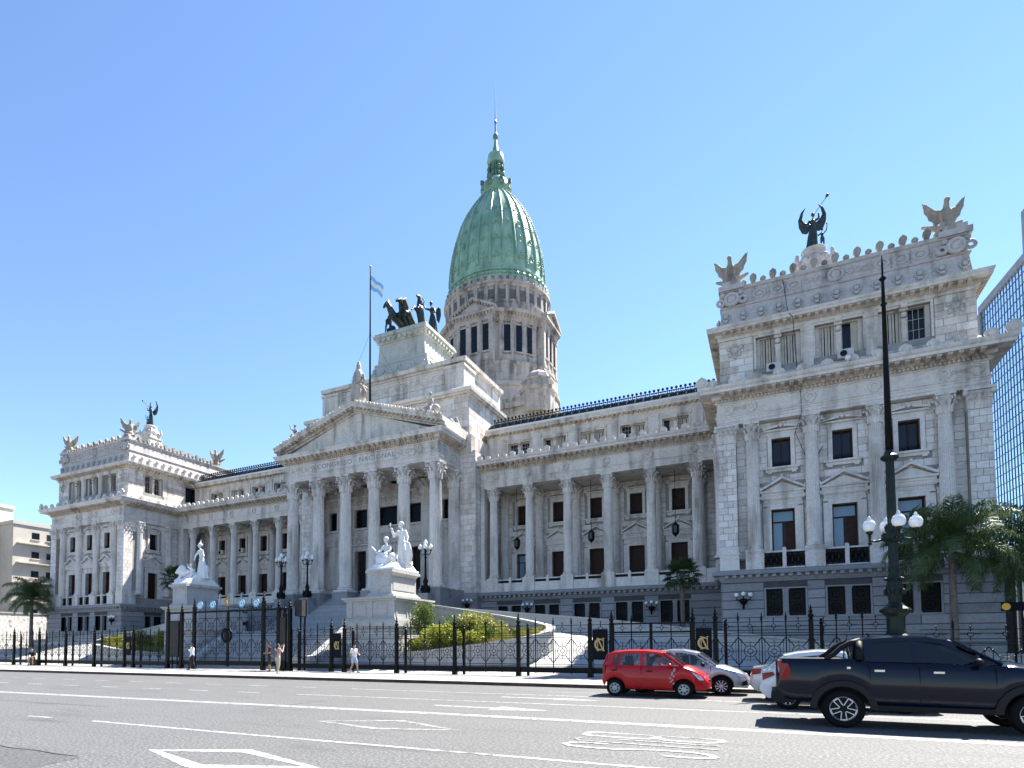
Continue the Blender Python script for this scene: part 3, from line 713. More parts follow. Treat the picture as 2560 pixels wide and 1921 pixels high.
# ---- structure walls of the two end pavilions and the two colonnades
AK_R = ['ss', 'sh', 'sg']; AK_L = ['sg', 'gg', 'sg']
for s in (1, -1):
    fr = F[s]
    wc = [XW + SW_ * (i + .5) for i in range(3)]
    # pavilion front wall
    ops = [(c - .62, c + .62, 7.0, 9.9) for c in wc] + [(c - .5, c + .5, 12.5, 14.26) for c in wc]
    w = MB(fr); wall(w, 29.3, 42.05, 6.9, ZT + .1, 6.98, ops, .5); obj('wall', w, 'joint', palace)
    cut = [(c - 1.12, c + 1.12, 6.9, 10.62) for c in wc] + [(c - 1.3, c + 1.3, 10.5, 11.5) for c in wc] + [(c - .98, c + .98, 12.05, 12.5) for c in wc] + [(c - .74, c + .74, 12.4, 14.9) for c in wc]
    ashlar(stoneP, fr, 30.1, 41.27, 7.0, 15.3, .42, .9, cut, 6.98, .03)
    # corner piers with block facing on the front and (inner side) on the return
    for a, b in ((29.05, 30.1), (41.27, 42.3)):
        p = MB(fr); p.box(a + .004, b - .004, 5.9, 7.47, 6.2, 14.3); obj('pier', p, 'joint', palace)
        ashlar(stoneP, fr, a, b, 7.75, 14.2, .4, .62, [], 7.47, .035)
        p = MB(fr); p.box(a - .02, b + .02, 5.9, 7.55, 6.2, 7.2); p.box(a - .05, b + .05, 5.9, 7.6, 7.2, 7.35); p.box(a - .02, b + .02, 5.9, 7.56, 7.35, 7.55); p.box(a - .0, b + .0, 5.9, 7.53, 7.55, 7.74); obj('pier_base', p, 'marble', palace)
        cp = MB(fr); z0, z1 = 14.2, ZT
        cp.taper((a, b, 5.9, 7.5), (a - .08, b + .08, 5.9, 7.58), z0, z1 - .16); cp.box(a - .16, b + .16, 5.9, 7.68, z1 - .15, z1)
        for row, (h, nn, off) in enumerate(((.5, 4, 0), (.78, 3, .5))):
            for i in range(nn):
                uu = a + (b - a) * (i + .5 + (off if row else 0)) / 4
                leaf2 = MB(); leaf(leaf2, fr(uu, 7.5, z0), tuple(fr.N), tuple(fr.U), 1.1 * h, .27, .36); cp.v += [] ; o = len(cp.v); cp.v += leaf2.v; cp.f += [tuple(q + o for q in f_) for f_ in leaf2.f]; cp.m += leaf2.m; cp.t += leaf2.t
                if a < 30:
                    leaf2 = MB(); sv = 5.95 + 1.5 * (i + .5 + (off if row else 0)) / 4
                    leaf(leaf2, fr(a, sv, z0), tuple(-fr.U), tuple(fr.N), 1.1 * h, .36, .36); o = len(cp.v); cp.v += leaf2.v; cp.f += [tuple(q + o for q in f_) for f_ in leaf2.f]; cp.m += leaf2.m; cp.t += leaf2.t
        for uu in (a - .06, b + .06): cp.ball((uu, 7.6, z1 - .28), .15, 8, 6)
        obj('pier_capital', cp, 'marble', palace)
    # inner return wall of the pavilion (faces the portico)
    rf = Fr((s * 29.3, 0, 0), (0, -1, 0), (-s, 0, 0))
    rops = [(3.05, 4.25, 7.0, 9.9), (3.15, 4.15, 12.5, 14.26)]
    w = MB(rf); wall(w, -.6, 6.4, 6.2, ZT + .1, 0, rops, .5); obj('wall', w, 'joint', palace)
    rcut = [(2.5, 4.8, 6.9, 11.5), (2.6, 4.7, 12.05, 14.9)]
    ashlar(stoneP if s < 0 else stoneP, rf, -.5, 5.95, 7.0, 15.3, .42, .95, rcut, 0, .03)
    ashlar(stoneP, Fr((s * 29.05, 0, 0), (0, -1, 0), (-s, 0, 0)), 6.4, 7.5, 7.75, 14.2, .4, .62, [], .0, .035)
    rz = R(-90) if s > 0 else R(90)
    window('door', s * 29.3, -3.65, 7.0, rz); window('upperdark', s * 29.3, -3.65, 12.5, rz)
    for yy in (-5.55, -1.75): column(CM_colo, s * 29.12, yy, ZB)
    # outer side wall
    of = Fr((s * 42.05, 0, 0), (0, -1, 0), (s, 0, 0))
    w = MB(of); wall(w, -16, 6.9, 0, 17.6, 0, []); wall(w, -16, 6.6, 17.6, 21.3, -.1, []); obj('wall', w, 'marble', palace)
    for i, c in enumerate(wc):
        window('doorglass' if s > 0 else 'door', s * c, -6.98, 7.0); window('upperdark' if (s > 0) else 'upper', s * c, -6.98, 12.5)
    for i in range(4): column(CM_colo, s * (XW + SW_ * i), -7.21, ZB)
    # column pedestals and balcony grilles on the pavilion
    def pedestal_row(cols, n_back, n_front, z0, z1, hw, fr=fr):
        for c in cols:
            p = MB(fr); p.box(c - hw, c + hw, n_back, n_front, z0, z1 - .08); p.box(c - hw - .04, c + hw + .04, n_back, n_front + .04, z1 - .08, z1); obj('column_pedestal', p, 'marble', palace)
        for a, b in zip(cols[:-1], cols[1:]):
            m = (a + b) / 2; q = MB(fr); x0, x1 = a + hw + .05, b - hw - .05
            q.box(x0, x1, n_front - .3, n_front - .08, z1 - .1, z1); q.box(x0, x1, n_front - .3, n_front - .06, z0, z0 + .12)
            q.box(m - .1, m + .1, n_front - .32, n_front - .04, z0 + .12, z1 + .12); q.lathe([(.11, 0), (.09, .06), (.001, .1)], (m, n_front - .18, z1 + .12), 10)
            bal = obj('balustrade', q, 'marble', palace)
            gq = MB(fr)
            for p0, p1 in ((x0, m - .1), (m + .1, x1)):
                gq.box(p0, p1, n_front - .22, n_front - .2, z0 + .14, z0 + .17); gq.box(p0, p1, n_front - .22, n_front - .2, z1 - .13, z1 - .1)
                k = 3
                for i in range(k):
                    cc = p0 + (p1 - p0) * (i + .5) / k; hz = (z1 - z0 - .3) / 2; zc = z0 + .155 + hz
                    gq.torus((cc, n_front - .21, zc), hz * .62, .018, 'y', 12, 4); gq.torus((cc, n_front - .21, zc), hz * .25, .016, 'y', 8, 4)
                    ww = (p1 - p0) / k / 2
                    for e0, e1 in (((cc - ww, zc - hz), (cc + ww, zc + hz)), ((cc - ww, zc + hz), (cc + ww, zc - hz))):
                        gq.tube([(e0[0], n_front - .21, e0[1]), (e1[0], n_front - .21, e1[1])], .014, 4)
            gq.box(x0, x1, n_front - .3, n_front - .28, z0 + .12, z1 - .1, 1)
            obj('grille', gq, ['iron', 'dark'], bal)
    pedestal_row([XW + SW_ * i for i in range(4)], 6.9, 7.62, 6.2, ZB, .5)
    fl = MB(fr); fl.box(29.1, 42.2, 6.2, 7.4, 6.1, 6.3); obj('balcony_floor', fl, 'marble', palace)
    # colonnade: columns, back columns, back wall, pedestals
    cols = [XC + SC * i for i in range(6)]
    for c in cols: column(CM_colo, s * c, 0, ZB); column(CM_colo, s * c, 2.55, ZB)
    column(CM_colo, s * 28.75, 0, ZB) if False else None
    pedestal_row(cols, -.45, .5, 6.2, ZB, .52)
    for a, b in ((9.6, XC - .55), (XC + 5 * SC + .55, 29.1)):
        p = MB(fr); p.box(a, b, -.45, .46, 6.2, ZB); obj('column_pedestal', p, 'marble', palace)
    p = MB(fr); p.box(28.35, 29.1, -.5, .42, ZB, 14.25); p.box(28.3, 29.15, -.5, .47, ZB, ZB + .35); p.box(28.28, 29.12, -.5, .5, ZT - .14, ZT); p.taper((28.35, 29.1, -.5, .42), (28.3, 29.1, -.5, .5), 14.25, ZT - .14); obj('pier', p, 'marble', palace)
    p = MB(fr); p.box(9.6, 9.95, -.5, .42, ZB, ZT); obj('pier', p, 'marble', palace)
    bc = [XC + SC * (i + .5) for i in range(5)]
    bops = [(c - .62, c + .62, 7.0, 9.9) for c in bc] + [(c - .5, c + .5, 12.5, 14.26) for c in bc]
    w = MB(fr); wall(w, 9.6, 29.3, 6.2, ZT + .1, -2.9, bops, .5); obj('wall', w, 'joint', palace)
    bcut = [(c - 1.12, c + 1.12, 6.9, 11.5) for c in bc] + [(c - .98, c + .98, 12.05, 14.9) for c in bc]
    ashlar(stoneP, fr, 9.7, 29.2, 7.0, 15.3, .42, 1.0, bcut, -2.9, .03)
    for i, c in enumerate(bc):
        window('doorglass' if (s > 0 and i == 0) else 'door', s * c, 2.9, 7.0); window('upper', s * c, 2.9, 12.5)
    fl = MB(fr); fl.box(9.6, 29.3, -3.0, .4, 6.0, 7.0); obj('loggia_floor', fl, 'marble', palace)
    ce = MB(fr); ce.box(9.6, 29.2, -3.0, -.4, ZT + .03, ZT + .2)
    for c in cols: ce.box(c - .3, c + .3, -2.9, -.4, ZT - .2, ZT + .02)
    obj('loggia_ceiling', ce, 'attic', palace)
    # basement
    bw = [c for c in wc]
    def basement(u0, u1, n, cs, fr=fr, zz=.1):
        ops = [(c - 1.02, c + 1.02, 3.4, 5.02) for c in cs]
        w = MB(fr); wall(w, u0, u1, zz, 5.6, n, ops, .42); obj('basement_wall', w, 'jointdark', palace)
        ashlar(baseP, fr, u0, u1, zz, 5.45, .535, 3.0, [(c - 1.12, c + 1.12, 3.4, 5.06) for c in cs], n, .04, .035, .025)
        for c in cs:
            f = MB(fr)
            for q in (-1, 1): f.box(*sorted((c + q * 1.02, c + q * 1.12)), n - .3, n + .03, 3.4, 5.02)
            f.box(c - 1.12, c + 1.12, n - .3, n + .05, 5.02, 5.1); f.box(c - 1.14, c + 1.14, n - .3, n + .07, 3.28, 3.4)
            obj('basement_surround', f, 'granite', palace)
    basement(29.1, 42.45, 7.5, wc); basement(9.6, 29.1, .62, bc)
    for c in wc: window('base', s * c, -7.5, 3.4)
    for c in bc: window('base', s * c, -.62, 3.4)
    bf = Fr((s * 29.1, 0, 0), (0, -1, 0), (-s, 0, 0))
    basement(-.62 + 1.24, 7.5, 0, [3.65], bf); window('base', s * 29.1, -3.65, 3.4, rz)

# ---- horizontal mouldings that run round pavilion and colonnade (right, then mirrored left)
def mouldings(s):
    def P(pts): return pts if s > 0 else [(-x, y) for x, y in reversed(pts)]
    main = P([(9.6, -.42), (29.1, -.42), (29.1, -7.5), (42.25, -7.5), (42.25, 14)])
    base = P([(9.6, -.62), (29.1, -.62), (29.1, -7.55), (42.5, -7.55), (42.5, 14)])
    wing = P([(29.25, 14), (29.25, -6.95), (42.0, -6.95), (42.0, 14)])
    att = P([(9.2, 2.0), (29.25, 2.0)])
    q = MB().sweep([(-.6, 5.48), (.02, 5.48), (.06, 5.56), (.1, 5.62), (.1, 5.72), (.12, 5.9), (.46, 5.92), (.5, 6.05), (.5, 6.12), (.1, 6.24), (-.6, 6.24)], base); obj('base_cornice', q, 'granite', palace)
    along(base[:4] if s > 0 else base[1:], .43, bracket(bmodP, .2, .1, .42, 5.73, 5.9), .1)
    q = MB().sweep([(-.75, 15.355), (0, 15.355), (0, 15.52), (.035, 15.54), (.035, 15.72), (.07, 15.74), (.07, 15.82), (.14, 15.88), (.14, 15.93), (-.75, 15.94)], main); obj('architrave', q, 'marble', palace)
    q = MB().sweep([(-.7, 15.94), (0, 15.94), (0, 16.72), (-.7, 16.72)], main); obj('frieze', q, 'marble', palace)
    q = MB().sweep([(-.7, 16.72), (.06, 16.72), (.1, 16.78), (.1, 16.97), (.26, 16.99), (.26, 17.02), (.3, 17.04), (.3, 17.2), (.92, 17.22), (.92, 17.38), (1.0, 17.44), (1.06, 17.56), (1.06, 17.62), (.0, 17.72), (-.7, 17.72)], main); obj('cornice', q, 'marble', palace)
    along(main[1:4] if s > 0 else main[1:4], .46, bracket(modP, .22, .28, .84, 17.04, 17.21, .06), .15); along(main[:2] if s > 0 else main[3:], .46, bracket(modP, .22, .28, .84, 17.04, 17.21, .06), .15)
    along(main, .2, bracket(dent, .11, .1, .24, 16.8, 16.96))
    # attic of the pavilion
    q = MB().sweep([(-.5, 17.72), (.1, 17.72), (.12, 18.25), (.06, 18.32), (0, 18.4), (-.5, 18.4)], wing); obj('attic_plinth', q, 'attic', palace)
    q = MB().sweep([(-.5, 20.98), (.05, 20.98), (.08, 21.06), (.08, 21.2), (.2, 21.22), (.2, 21.4), (.6, 21.42), (.6, 21.55), (.66, 21.62), (.68, 21.74), (.0, 21.84), (-.5, 21.84)], wing); obj('attic_cornice', q, 'attic', palace)
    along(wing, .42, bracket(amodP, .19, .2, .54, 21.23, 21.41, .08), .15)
    q = MB().sweep([(-.6, 21.84), (-.05, 21.84), (-.08, 22.0), (-.2, 23.12), (-.1, 23.16), (-.1, 23.24), (-.22, 23.26), (-.26, 24.2), (-.16, 24.24), (-.1, 24.36), (-.1, 24.44), (-.7, 24.46)], wing); obj('parapet', q, 'parapet', palace)
    # attic of the colonnade
    q = MB().sweep([(-.3, 17.7), (.1, 17.7), (.1, 18.3), (.0, 18.4), (-.3, 18.4)], att); obj('attic_plinth', q, 'attic', palace)
    q = MB().sweep([(-.5, 20.5), (.04, 20.5), (.08, 20.6), (.08, 20.76), (.42, 20.78), (.42, 20.92), (.5, 21.0), (.5, 21.1), (.3, 21.15), (-.5, 21.16)], att); obj('attic_cornice', q, 'attic', palace)
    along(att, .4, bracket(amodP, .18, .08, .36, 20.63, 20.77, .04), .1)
    q = MB().sweep([(.3, 21.15), (.34, 21.2), (.34, 21.34), (.1, 21.36), (.1, 21.15)], att); obj('gutter', q, 'white', palace)
    q = MB().sweep([(.1, 21.3), (-.9, 22.15), (-1.05, 22.15), (-8, 22.0)], att, caps=False); obj('roof', q, 'slate', palace)
for s in (1, -1): mouldings(s)
obj('dentils', dent, 'moulding', palace, kind='stuff')
for s in (1, -1):
    fr = F[s]; wc = [XW + SW_ * (i + .5) for i in range(3)]; bc = [XC + SC * (i + .5) for i in range(5)]
    ks = AK_R if s > 0 else AK_L
    ops = [(c - 1.2, c + 1.2, 18.83, 20.81) for c in wc]
    w = MB(fr); wall(w, 29.3, 42.0, 17.7, 21.0, 6.9, ops, .3); obj('attic_wall', w, 'joint', palace)
    ashlar(atticP, fr, 29.27, 42.0, 18.4, 20.98, .43, .95, [(c - 1.36, c + 1.36, 18.7, 21.0) for c in wc], 6.9, .03)
    for c, k in zip(wc, ks): window('atticwing_' + k, s * c, -6.9, 18.83)
    rf = Fr((s * 29.3, 0, 0), (0, -1, 0), (-s, 0, 0)); rz = R(-90) if s > 0 else R(90)
    w = MB(rf); wall(w, -14, 6.9, 17.7, 21.0, 0, [(2.55, 4.95, 18.83, 20.81), (-2.4, -.6, 18.83, 20.7)], .4); obj('attic_wall', w, 'joint', palace)
    ashlar(atticP, rf, -3.0, 6.9, 18.4, 20.98, .43, .95, [(2.4, 5.1, 18.7, 21.0), (-2.4, -.6, 18.83, 20.7)], 0, .03)
    window('atticwing_gg', s * 29.3, -3.75, 18.83, rz)
    w = MB(rf); w.box(-2.4, -.6, -.5, -.45, 18.83, 20.7); obj('attic_window_dark', w, 'pane', palace)
    cops = [(c - 1.0, c + 1.0, 18.75, 19.8) for c in bc]
    w = MB(fr); wall(w, 9.2, 29.3, 17.7, 20.6, -2.0, cops, .3); obj('attic_wall', w, 'attic', palace)
    kk = ['gg', 'hs', 'ss', 'gs', 'hs'] if s > 0 else ['sg', 'gs', 'hg', 'sg', 'gs']
    for c, k in zip(bc, kk): window('atticcol_' + k, s * c, 2.0, 18.75)
    for i in range(6):
        c = XC + SC * i; p = MB(fr); p.box(c - .4, c + .4, -2.0, -1.9, 18.4, 20.3); p.box(c - .46, c + .46, -2.0, -1.86, 20.1, 20.28); p.box(c - .46, c + .46, -2.0, -1.86, 18.4, 18.55); obj('attic_pilaster', p, 'attic', palace)
    for c0, c1 in zip([30.0] + wc, wc + [41.3]):
        pass
    for i in range(2):
        c = XW + SW_ * (i + 1); p = MB(fr); p.box(c - .28, c + .28, 6.9, 7.0, 18.4, 20.98); p.box(c - .34, c + .34, 6.9, 7.04, 20.6, 20.8); obj('attic_pilaster', p, 'attic', palace)
    # massing behind
    m = MB(fr); m.box(29.8, 41.6, -13.5, 6.2, 17.8, 24.35); m.box(29.8, 41.6, -13.5, 6.3, .2, 17.6); obj('pavilion_core', m, 'parapet', palace)
    m = MB(fr); m.box(9, 29.3, -30, -3.6, .2, 21.0); obj('wing_core', m, 'parapet', palace)
stoneP.done(); baseP.done(); atticP.done(); modP.done(); amodP.done(); bmodP.done()
# ================================================================== centre of the palace: portico, stepped blocks, dome
ZF = 6.43
# portico columns on plinths
for i in range(6):
    x = (i - 2.5) * SP; column(CM_port, x, YP, ZPB)
    p = MB().box(x - .82, x + .82, YP - .82, YP + .82, 4.9, ZPB - .16); p.box(x - .86, x + .86, YP - .86, YP + .86, ZPB - .16, ZPB); obj('column_pedestal', p, ['granite'], palace)
for s in (1, -1):
    column(CM_port, s * 2.5 * SP, -1.65, ZPB); column(CM_port, s * 1.5 * SP, -1.15, ZPB)
    p = MB().box(s * 7.625 - .82, s * 7.625 + .82, -2.47, -.4, 4.0, ZPB); obj('column_pedestal', p, 'granite', palace)
# portico floor, flanks and back wall
p = MB().box(-8.3, 8.3, -3.6, 0.2, 5.6, ZF - .02); p.box(-8.45, 8.45, YP + .8, -.2, .1, 5.6); obj('portico_floor', p, 'granite', palace)
fr = F[1]
dops = [(-.66, .66, ZF, 10.83), (2.39, 3.71, ZF, 10.83), (-3.71, -2.39, ZF, 10.83), (-1.1, 1.1, 13.1, 14.9), (2.3, 3.8, 13.1, 14.9), (-3.8, -2.3, 13.1, 14.9), (5.92, 6.88, 13.1, 14.9), (-6.88, -5.92, 13.1, 14.9)]
w = MB(fr); wall(w, -8.3, 8.3, ZF - .1, ZPT + .2, .5, dops, .7); obj('wall', w, 'marble', palace)
for x in (-3.05, 0, 3.05): window('bigdoor', x, -.5, ZF)
for x, k in ((0, 'grid3'), (3.05, 'grid2'), (-3.05, 'grid2'), (6.4, 'grid1'), (-6.4, 'grid1')): window(k, x, -.5, 13.1)
q = MB(fr); q.box(-8.2, 8.2, .5, .62, 11.55, 12.15); q.box(-8.2, 8.2, .5, .74, 12.15, 12.3); q.box(-8.2, 8.2, .5, .7, 12.9, 13.0); q.box(-8.2, 8.2, .5, .66, 15.1, 15.25); q.box(-8.2, 8.2, .5, .6, 15.25, 16.0); q.box(-8.2, 8.2, .5, .8, 16.0, 16.2)
obj('string_course', q, 'marble', palace)
q = MB(fr); q.poly([(-1.5, 12.3), (1.5, 12.3), (0, 13.0)], .5, .95); obj('door_pediment', q, 'marble', palace)
orn = MB()
def scroll(mb, fr, u, n, z, r, flip=1, m=.035):
    pts = []
    for i in range(15):
        a = i * .62; rr = r * (1 - i / 17); pts.append(fr(u + flip * rr * math.cos(a), n + .03, z + rr * math.sin(a)))
    mb.tube(pts, [m * (1 - i / 26) for i in range(15)], 5)
    mb.ball(fr(u, n + .02, z), r * .28, 6, 4)
    for a in (0.6, 2.2, 3.8, 5.2):
        mb.ball(fr(u + flip * r * 1.25 * math.cos(a), n, z + r * 1.1 * math.sin(a)), r * .3, 6, 4)
for k in range(26):
    u = -7.9 + k * .63; scroll(orn, fr, u, .62, 11.85, .2, 1 if k % 2 else -1)
    scroll(orn, fr, u, .6, 15.62, .26, 1 if k % 2 else -1)
for s in (1, -1):
    for a, b in ((5.25, 7.0), (.9, 2.1) if False else (7.3, 8.1)):
        q = MB(fr); q.box(*sorted((s * a, s * b)), .5, .56, 7.3, 11.2); q.box(*sorted((s * (a + .12), s * (b - .12))), .56, .6, 7.45, 11.05); obj('wall_panel', q, 'marble', palace)
    # pylon between portico and colonnade, with coursed facing
    f2 = F[s]
    q = MB(f2); q.box(8.13, 9.57, -3, 1.47, 5.6, 18.6); obj('pier', q, 'joint', palace)
    rr = Pieces('pier_block', 'marble', palace, 60)
    ashlar(rr, f2, 8.1, 9.6, 6.2, 18.5, .46, .8, [], 1.47, .03)
    ashlar(rr, Fr((s * 9.57, 0, 0), (0, -1, 0), (s, 0, 0)), .45, 1.5, 6.2, 18.5, .46, .9, [], 0, .03); rr.done()
    q = MB(f2); q.box(8.0, 9.72, -3, 1.62, .1, 5.6); q.box(7.95, 9.8, -3, 1.7, 5.6, 5.75); q.box(7.98, 9.7, -3, 1.6, 5.75, 6.2); obj('pier_base', q, 'granite', palace)
    # portico flanks: side wall under the side columns
    q = MB(f2); q.box(8.1, 8.5, 1.4, 6.0, .1, 5.0); obj('portico_flank', q, 'granite', palace)
q = MB()
q.box(-8.2, 8.2, -5.0, -.5, ZPT + .05, ZPT + .2)
for i in range(6): q.box((i - 2.5) * SP - .42, (i - 2.5) * SP + .42, -4.9, -.5, ZPT - .18, ZPT + .04)
q.box(-8.1, 8.1, -2.2, -1.4, ZPT - .18, ZPT + .03); obj('portico_ceiling', q, 'marble', palace)
# entablature of the portico
pp = [(-8.1, -.6), (-8.1, -5.6), (8.1, -5.6), (8.1, -.6)]
q = MB().sweep([(-1.0, ZPT + .01), (0, ZPT + .01), (0, 17.06), (.04, 17.08), (.04, 17.24), (.08, 17.26), (.08, 17.34), (.16, 17.4), (.16, 17.45), (-1.0, 17.46)], pp); obj('architrave', q, 'marble', palace)
q = MB().sweep([(-1.0, 17.46), (0, 17.46), (0, 18.42), (-1.0, 18.42)], pp); obj('frieze', q, 'marble', palace)
q = MB().sweep([(-1.0, 18.42), (.08, 18.42), (.1, 18.5), (.1, 18.7), (.28, 18.72), (.28, 18.95), (.74, 18.97), (.74, 19.12), (.84, 19.28), (.86, 19.36), (0, 19.42), (-1, 19.42)], pp); obj('cornice', q, 'marble', palace)
pm = Pieces('portico_modillion', 'moulding', palace, 80)
along(pp[1:3] , .52, bracket(pm, .26, .26, .68, 18.74, 18.96, .05), .1); along(pp[:2], .52, bracket(pm, .26, .26, .68, 18.74, 18.96, .05), .1); along(pp[2:], .52, bracket(pm, .26, .26, .68, 18.74, 18.96, .05), .1); pm.done()
dn = MB(); along(pp, .22, bracket(dn, .12, .1, .25, 18.53, 18.68))
# pediment: tympanum, raking cornices
q = MB(fr); q.poly([(-8.3, 19.4), (8.3, 19.4), (0, 22.35)], .6, 5.5); obj('tympanum', q, 'attic', palace)
sl_ = (23.05 - 19.5) / 8.95
for s in (1, -1):
    q = MB(F[s]); prof = [(5.5, .0), (5.62, .0), (5.66, .14), (5.9, .16), (5.9, .36), (6.32, .38), (6.32, .55), (6.42, .66), (6.44, .78), (.5, .8), (.5, .0)]
    vs = []
    for u, z in ((8.95, 19.42), (0, 22.25)):
        vs += [(u, n, z + dz) for n, dz in prof]
    k = len(prof); q.add(vs, [(j, (j + 1) % k, k + (j + 1) % k, k + j) for j in range(k)] + [tuple(range(k))])
    obj('raking_cornice', q, 'attic', palace)
    m = MB(F[s])
    for i in range(20):
        u = 8.3 - i * .42; z = 19.42 + (8.95 - u) * (22.25 - 19.42) / 8.95
        m.box(u - .1, u + .1, 5.6, 5.86, z + .12, z + .24)
        m.box(u - .13, u + .13, 5.9, 6.26, z + .38 - .13, z + .38)
    obj('raking_modillions', m, 'moulding', palace, kind='stuff')
# frieze: inscription panel and scroll reliefs
q = MB(fr); q.box(-4.35, 4.05, 5.6, 5.64, 17.52, 18.38); q.box(-4.27, 3.97, 5.64, 5.645, 17.58, 18.32); obj('inscription_panel', q, 'marble', palace)
for k in range(5):
    scroll(orn, fr, 4.5 + k * .78, 5.6, 17.94, .3, 1 if k % 2 else -1, .05); scroll(orn, fr, -4.8 - k * .78, 5.6, 17.94, .3, 1 if k % 2 else -1, .05)
    f2 = Fr((8.1, 0, 0), (0, -1, 0), (1, 0, 0)); scroll(orn, f2, 1.1 + k * .95, 0, 17.94, .32, 1 if k % 2 else -1, .05)
def text_mesh(txt, size, depth, name, mat):
    cu = bpy.data.curves.new(name, 'FONT'); cu.body = txt; cu.size = size; cu.extrude = depth; cu.align_x = 'CENTER'; cu.align_y = 'CENTER'; cu.space_character = 1.12; cu.resolution_u = 3
    o = bpy.data.objects.new(name, cu); COL.objects.link(o)
    dg = bpy.context.evaluated_depsgraph_get(); me = bpy.data.meshes.new_from_object(o.evaluated_get(dg))
    bpy.data.objects.remove(o); me.materials.clear(); me.materials.append(M[mat]); return me
M['letter'] = plain('letter_stone', (0.3, 0.28, 0.26), 0.8)
me = text_mesh('· CONGRESO · NACIONAL ·', .62, .02, 'inscription', 'letter')
o = link('inscription', me, palace, (-.15, -5.65, 17.95)); o.rotation_euler = (R(90), 0, 0); o.scale = (1.08, 1, 1)

# stepped blocks behind the pediment
def blockstage(x, y0, y1, z0, z1, ch, mat='attic', bands=()):
    q = MB().box(-x, x, y0, y1, z0, z1); return obj('block_stage', q, mat, palace)
blockstage(8.85, -1.2, 6.6, 18.4, 23.75, .5)
ap = Pieces('block_stone', 'attic', palace, 120)
ashlar(ap, F[1], -8.85, 8.85, 20.4, 23.7, .55, 1.5, [], 1.2, .03); ashlar(ap, Fr((8.85, 0, 0), (0, -1, 0), (1, 0, 0)), -6.6, 1.2, 20.4, 23.7, .55, 1.5, [], 0, .03)
q = MB().sweep([(-.3, 18.4), (.45, 18.4), (.5, 20.0), (.3, 20.1), (.26, 20.3), (0, 20.4), (-.3, 20.4)], [(-8.85, 6.6), (-8.85, -1.2), (8.85, -1.2), (8.85, 6.6)]); obj('block_plinth', q, 'attic', palace)
path1 = [(-8.85, 6.6), (-8.85, -1.2), (8.85, -1.2), (8.85, 6.6)]
q = MB().sweep([(-.5, 23.65), (.06, 23.65), (.1, 23.8), (.3, 23.85), (.3, 24.0), (.46, 24.02), (.5, 24.3), (.4, 24.38), (-.9, 24.44)], path1); obj('cornice', q, 'attic', palace)
along(path1[1:], .5, bracket(dn, .24, .08, .28, 23.78, 23.98))
blockstage(7.8, 0, 8.6, 24.3, 27.4, .5)
path2 = [(-7.8, 8.6), (-7.8, 0), (7.8, 0), (7.8, 8.6)]
ashlar(ap, F[1], -7.8, 7.8, 24.45, 25.7, .6, 1.6, [], 0, .03); ashlar(ap, Fr((7.8, 0, 0), (0, -1, 0), (1, 0, 0)), -8.6, 0, 24.45, 27.2, .6, 1.6, [], 0, .03); ap.done()
q = MB().sweep([(-.5, 25.7), (.06, 25.7), (.08, 25.8), (.035, 25.84), (.035, 26.9), (.1, 26.95), (.1, 27.1)], path2[1:3]); obj('block_band', q, 'attic', palace)
q = MB().sweep([(-.5, 27.2), (.08, 27.2), (.1, 27.35), (.38, 27.4), (.4, 27.62), (.42, 27.76), (-.9, 27.8)], path2); obj('cornice', q, 'attic', palace)
for k in range(12):
    scroll(orn, fr, -6.9 + k * 1.25, .02, 26.35, .3, 1, .06); orn.torus(fr(-6.3 + k * 1.25, .04, 26.35), .33, .05, 'y', 12, 4)
obj('relief_ornament', orn, 'attic', palace, kind='stuff'); obj('portico_dentils', dn, 'moulding', palace, kind='stuff')
for s in (1, -1):           # flanking scroll pylons at the ends of the second stage
    q = MB(F[s]); q.box(6.1, 8.0, -2, .35, 24.4, 26.9); q.box(6.0, 8.1, -2.1, .45, 26.9, 27.15); q.taper((6.1, 8.0, -2, .35), (6.4, 7.9, -2, .1), 27.15, 27.4); obj('stage_pier', q, 'attic', palace)
# quadriga pedestal
q = MB(); y0, y1 = 1.6, 8.2
q.taper((-3.9, 3.9, 1.0, 8.6), (-3.9, 3.9, 1.0, 8.6), 27.7, 28.1); q.taper((-3.7, 3.7, 1.2, 8.4), (-3.0, 3.0, 1.75, 8.0), 28.1, 29.9); q.box(-3.05, 3.05, 1.7, 8.05, 29.9, 30.1); q.taper((-2.75, 2.75, 1.9, 7.8), (-2.6, 2.6, 2.0, 7.7), 30.1, 32.2); q.taper((-2.7, 2.7, 1.9, 7.8), (-2.95, 2.95, 1.6, 8.1), 32.2, 32.75); q.box(-3.05, 3.05, 1.5, 8.2, 32.75, 33.0); q.box(-2.95, 2.95, 1.6, 8.1, 33.0, 33.2)
qp = obj('quadriga_pedestal', q, 'quadped', palace)
for i in range(9):
    u = -2.5 + i * .625; obj('pedestal_bracket', MB().box(u - .15, u + .15, 1.55, 1.95, 32.3, 32.62), 'quadped', qp)
    u = 2.4 + i * .62; obj('pedestal_bracket', MB().box(2.6, 2.98, u - .15, u + .15, 32.3, 32.62), 'quadped', qp)
q = MB()
for i in range(4):
    u = -2.3 + i * 1.53; y = 1.42
    q.tube([(u + .62 * math.cos(R(a)), y - .02 + .12 * (1 + math.sin(R(a))), 29.35 + .55 * math.sin(R(a))) for a in range(180, 361, 20)], .1, 6); q.ball((u - .7, y + .15, 29.3), .2, 7, 5, sz=1.5)
    v = 2.6 + i * 1.4; q.tube([(3.42 - .12 * (1 + math.sin(R(a))), v + .58 * math.cos(R(a)), 29.35 + .55 * math.sin(R(a))) for a in range(180, 361, 20)], .1, 6)
obj('garland', q, 'quadped', qp, True)

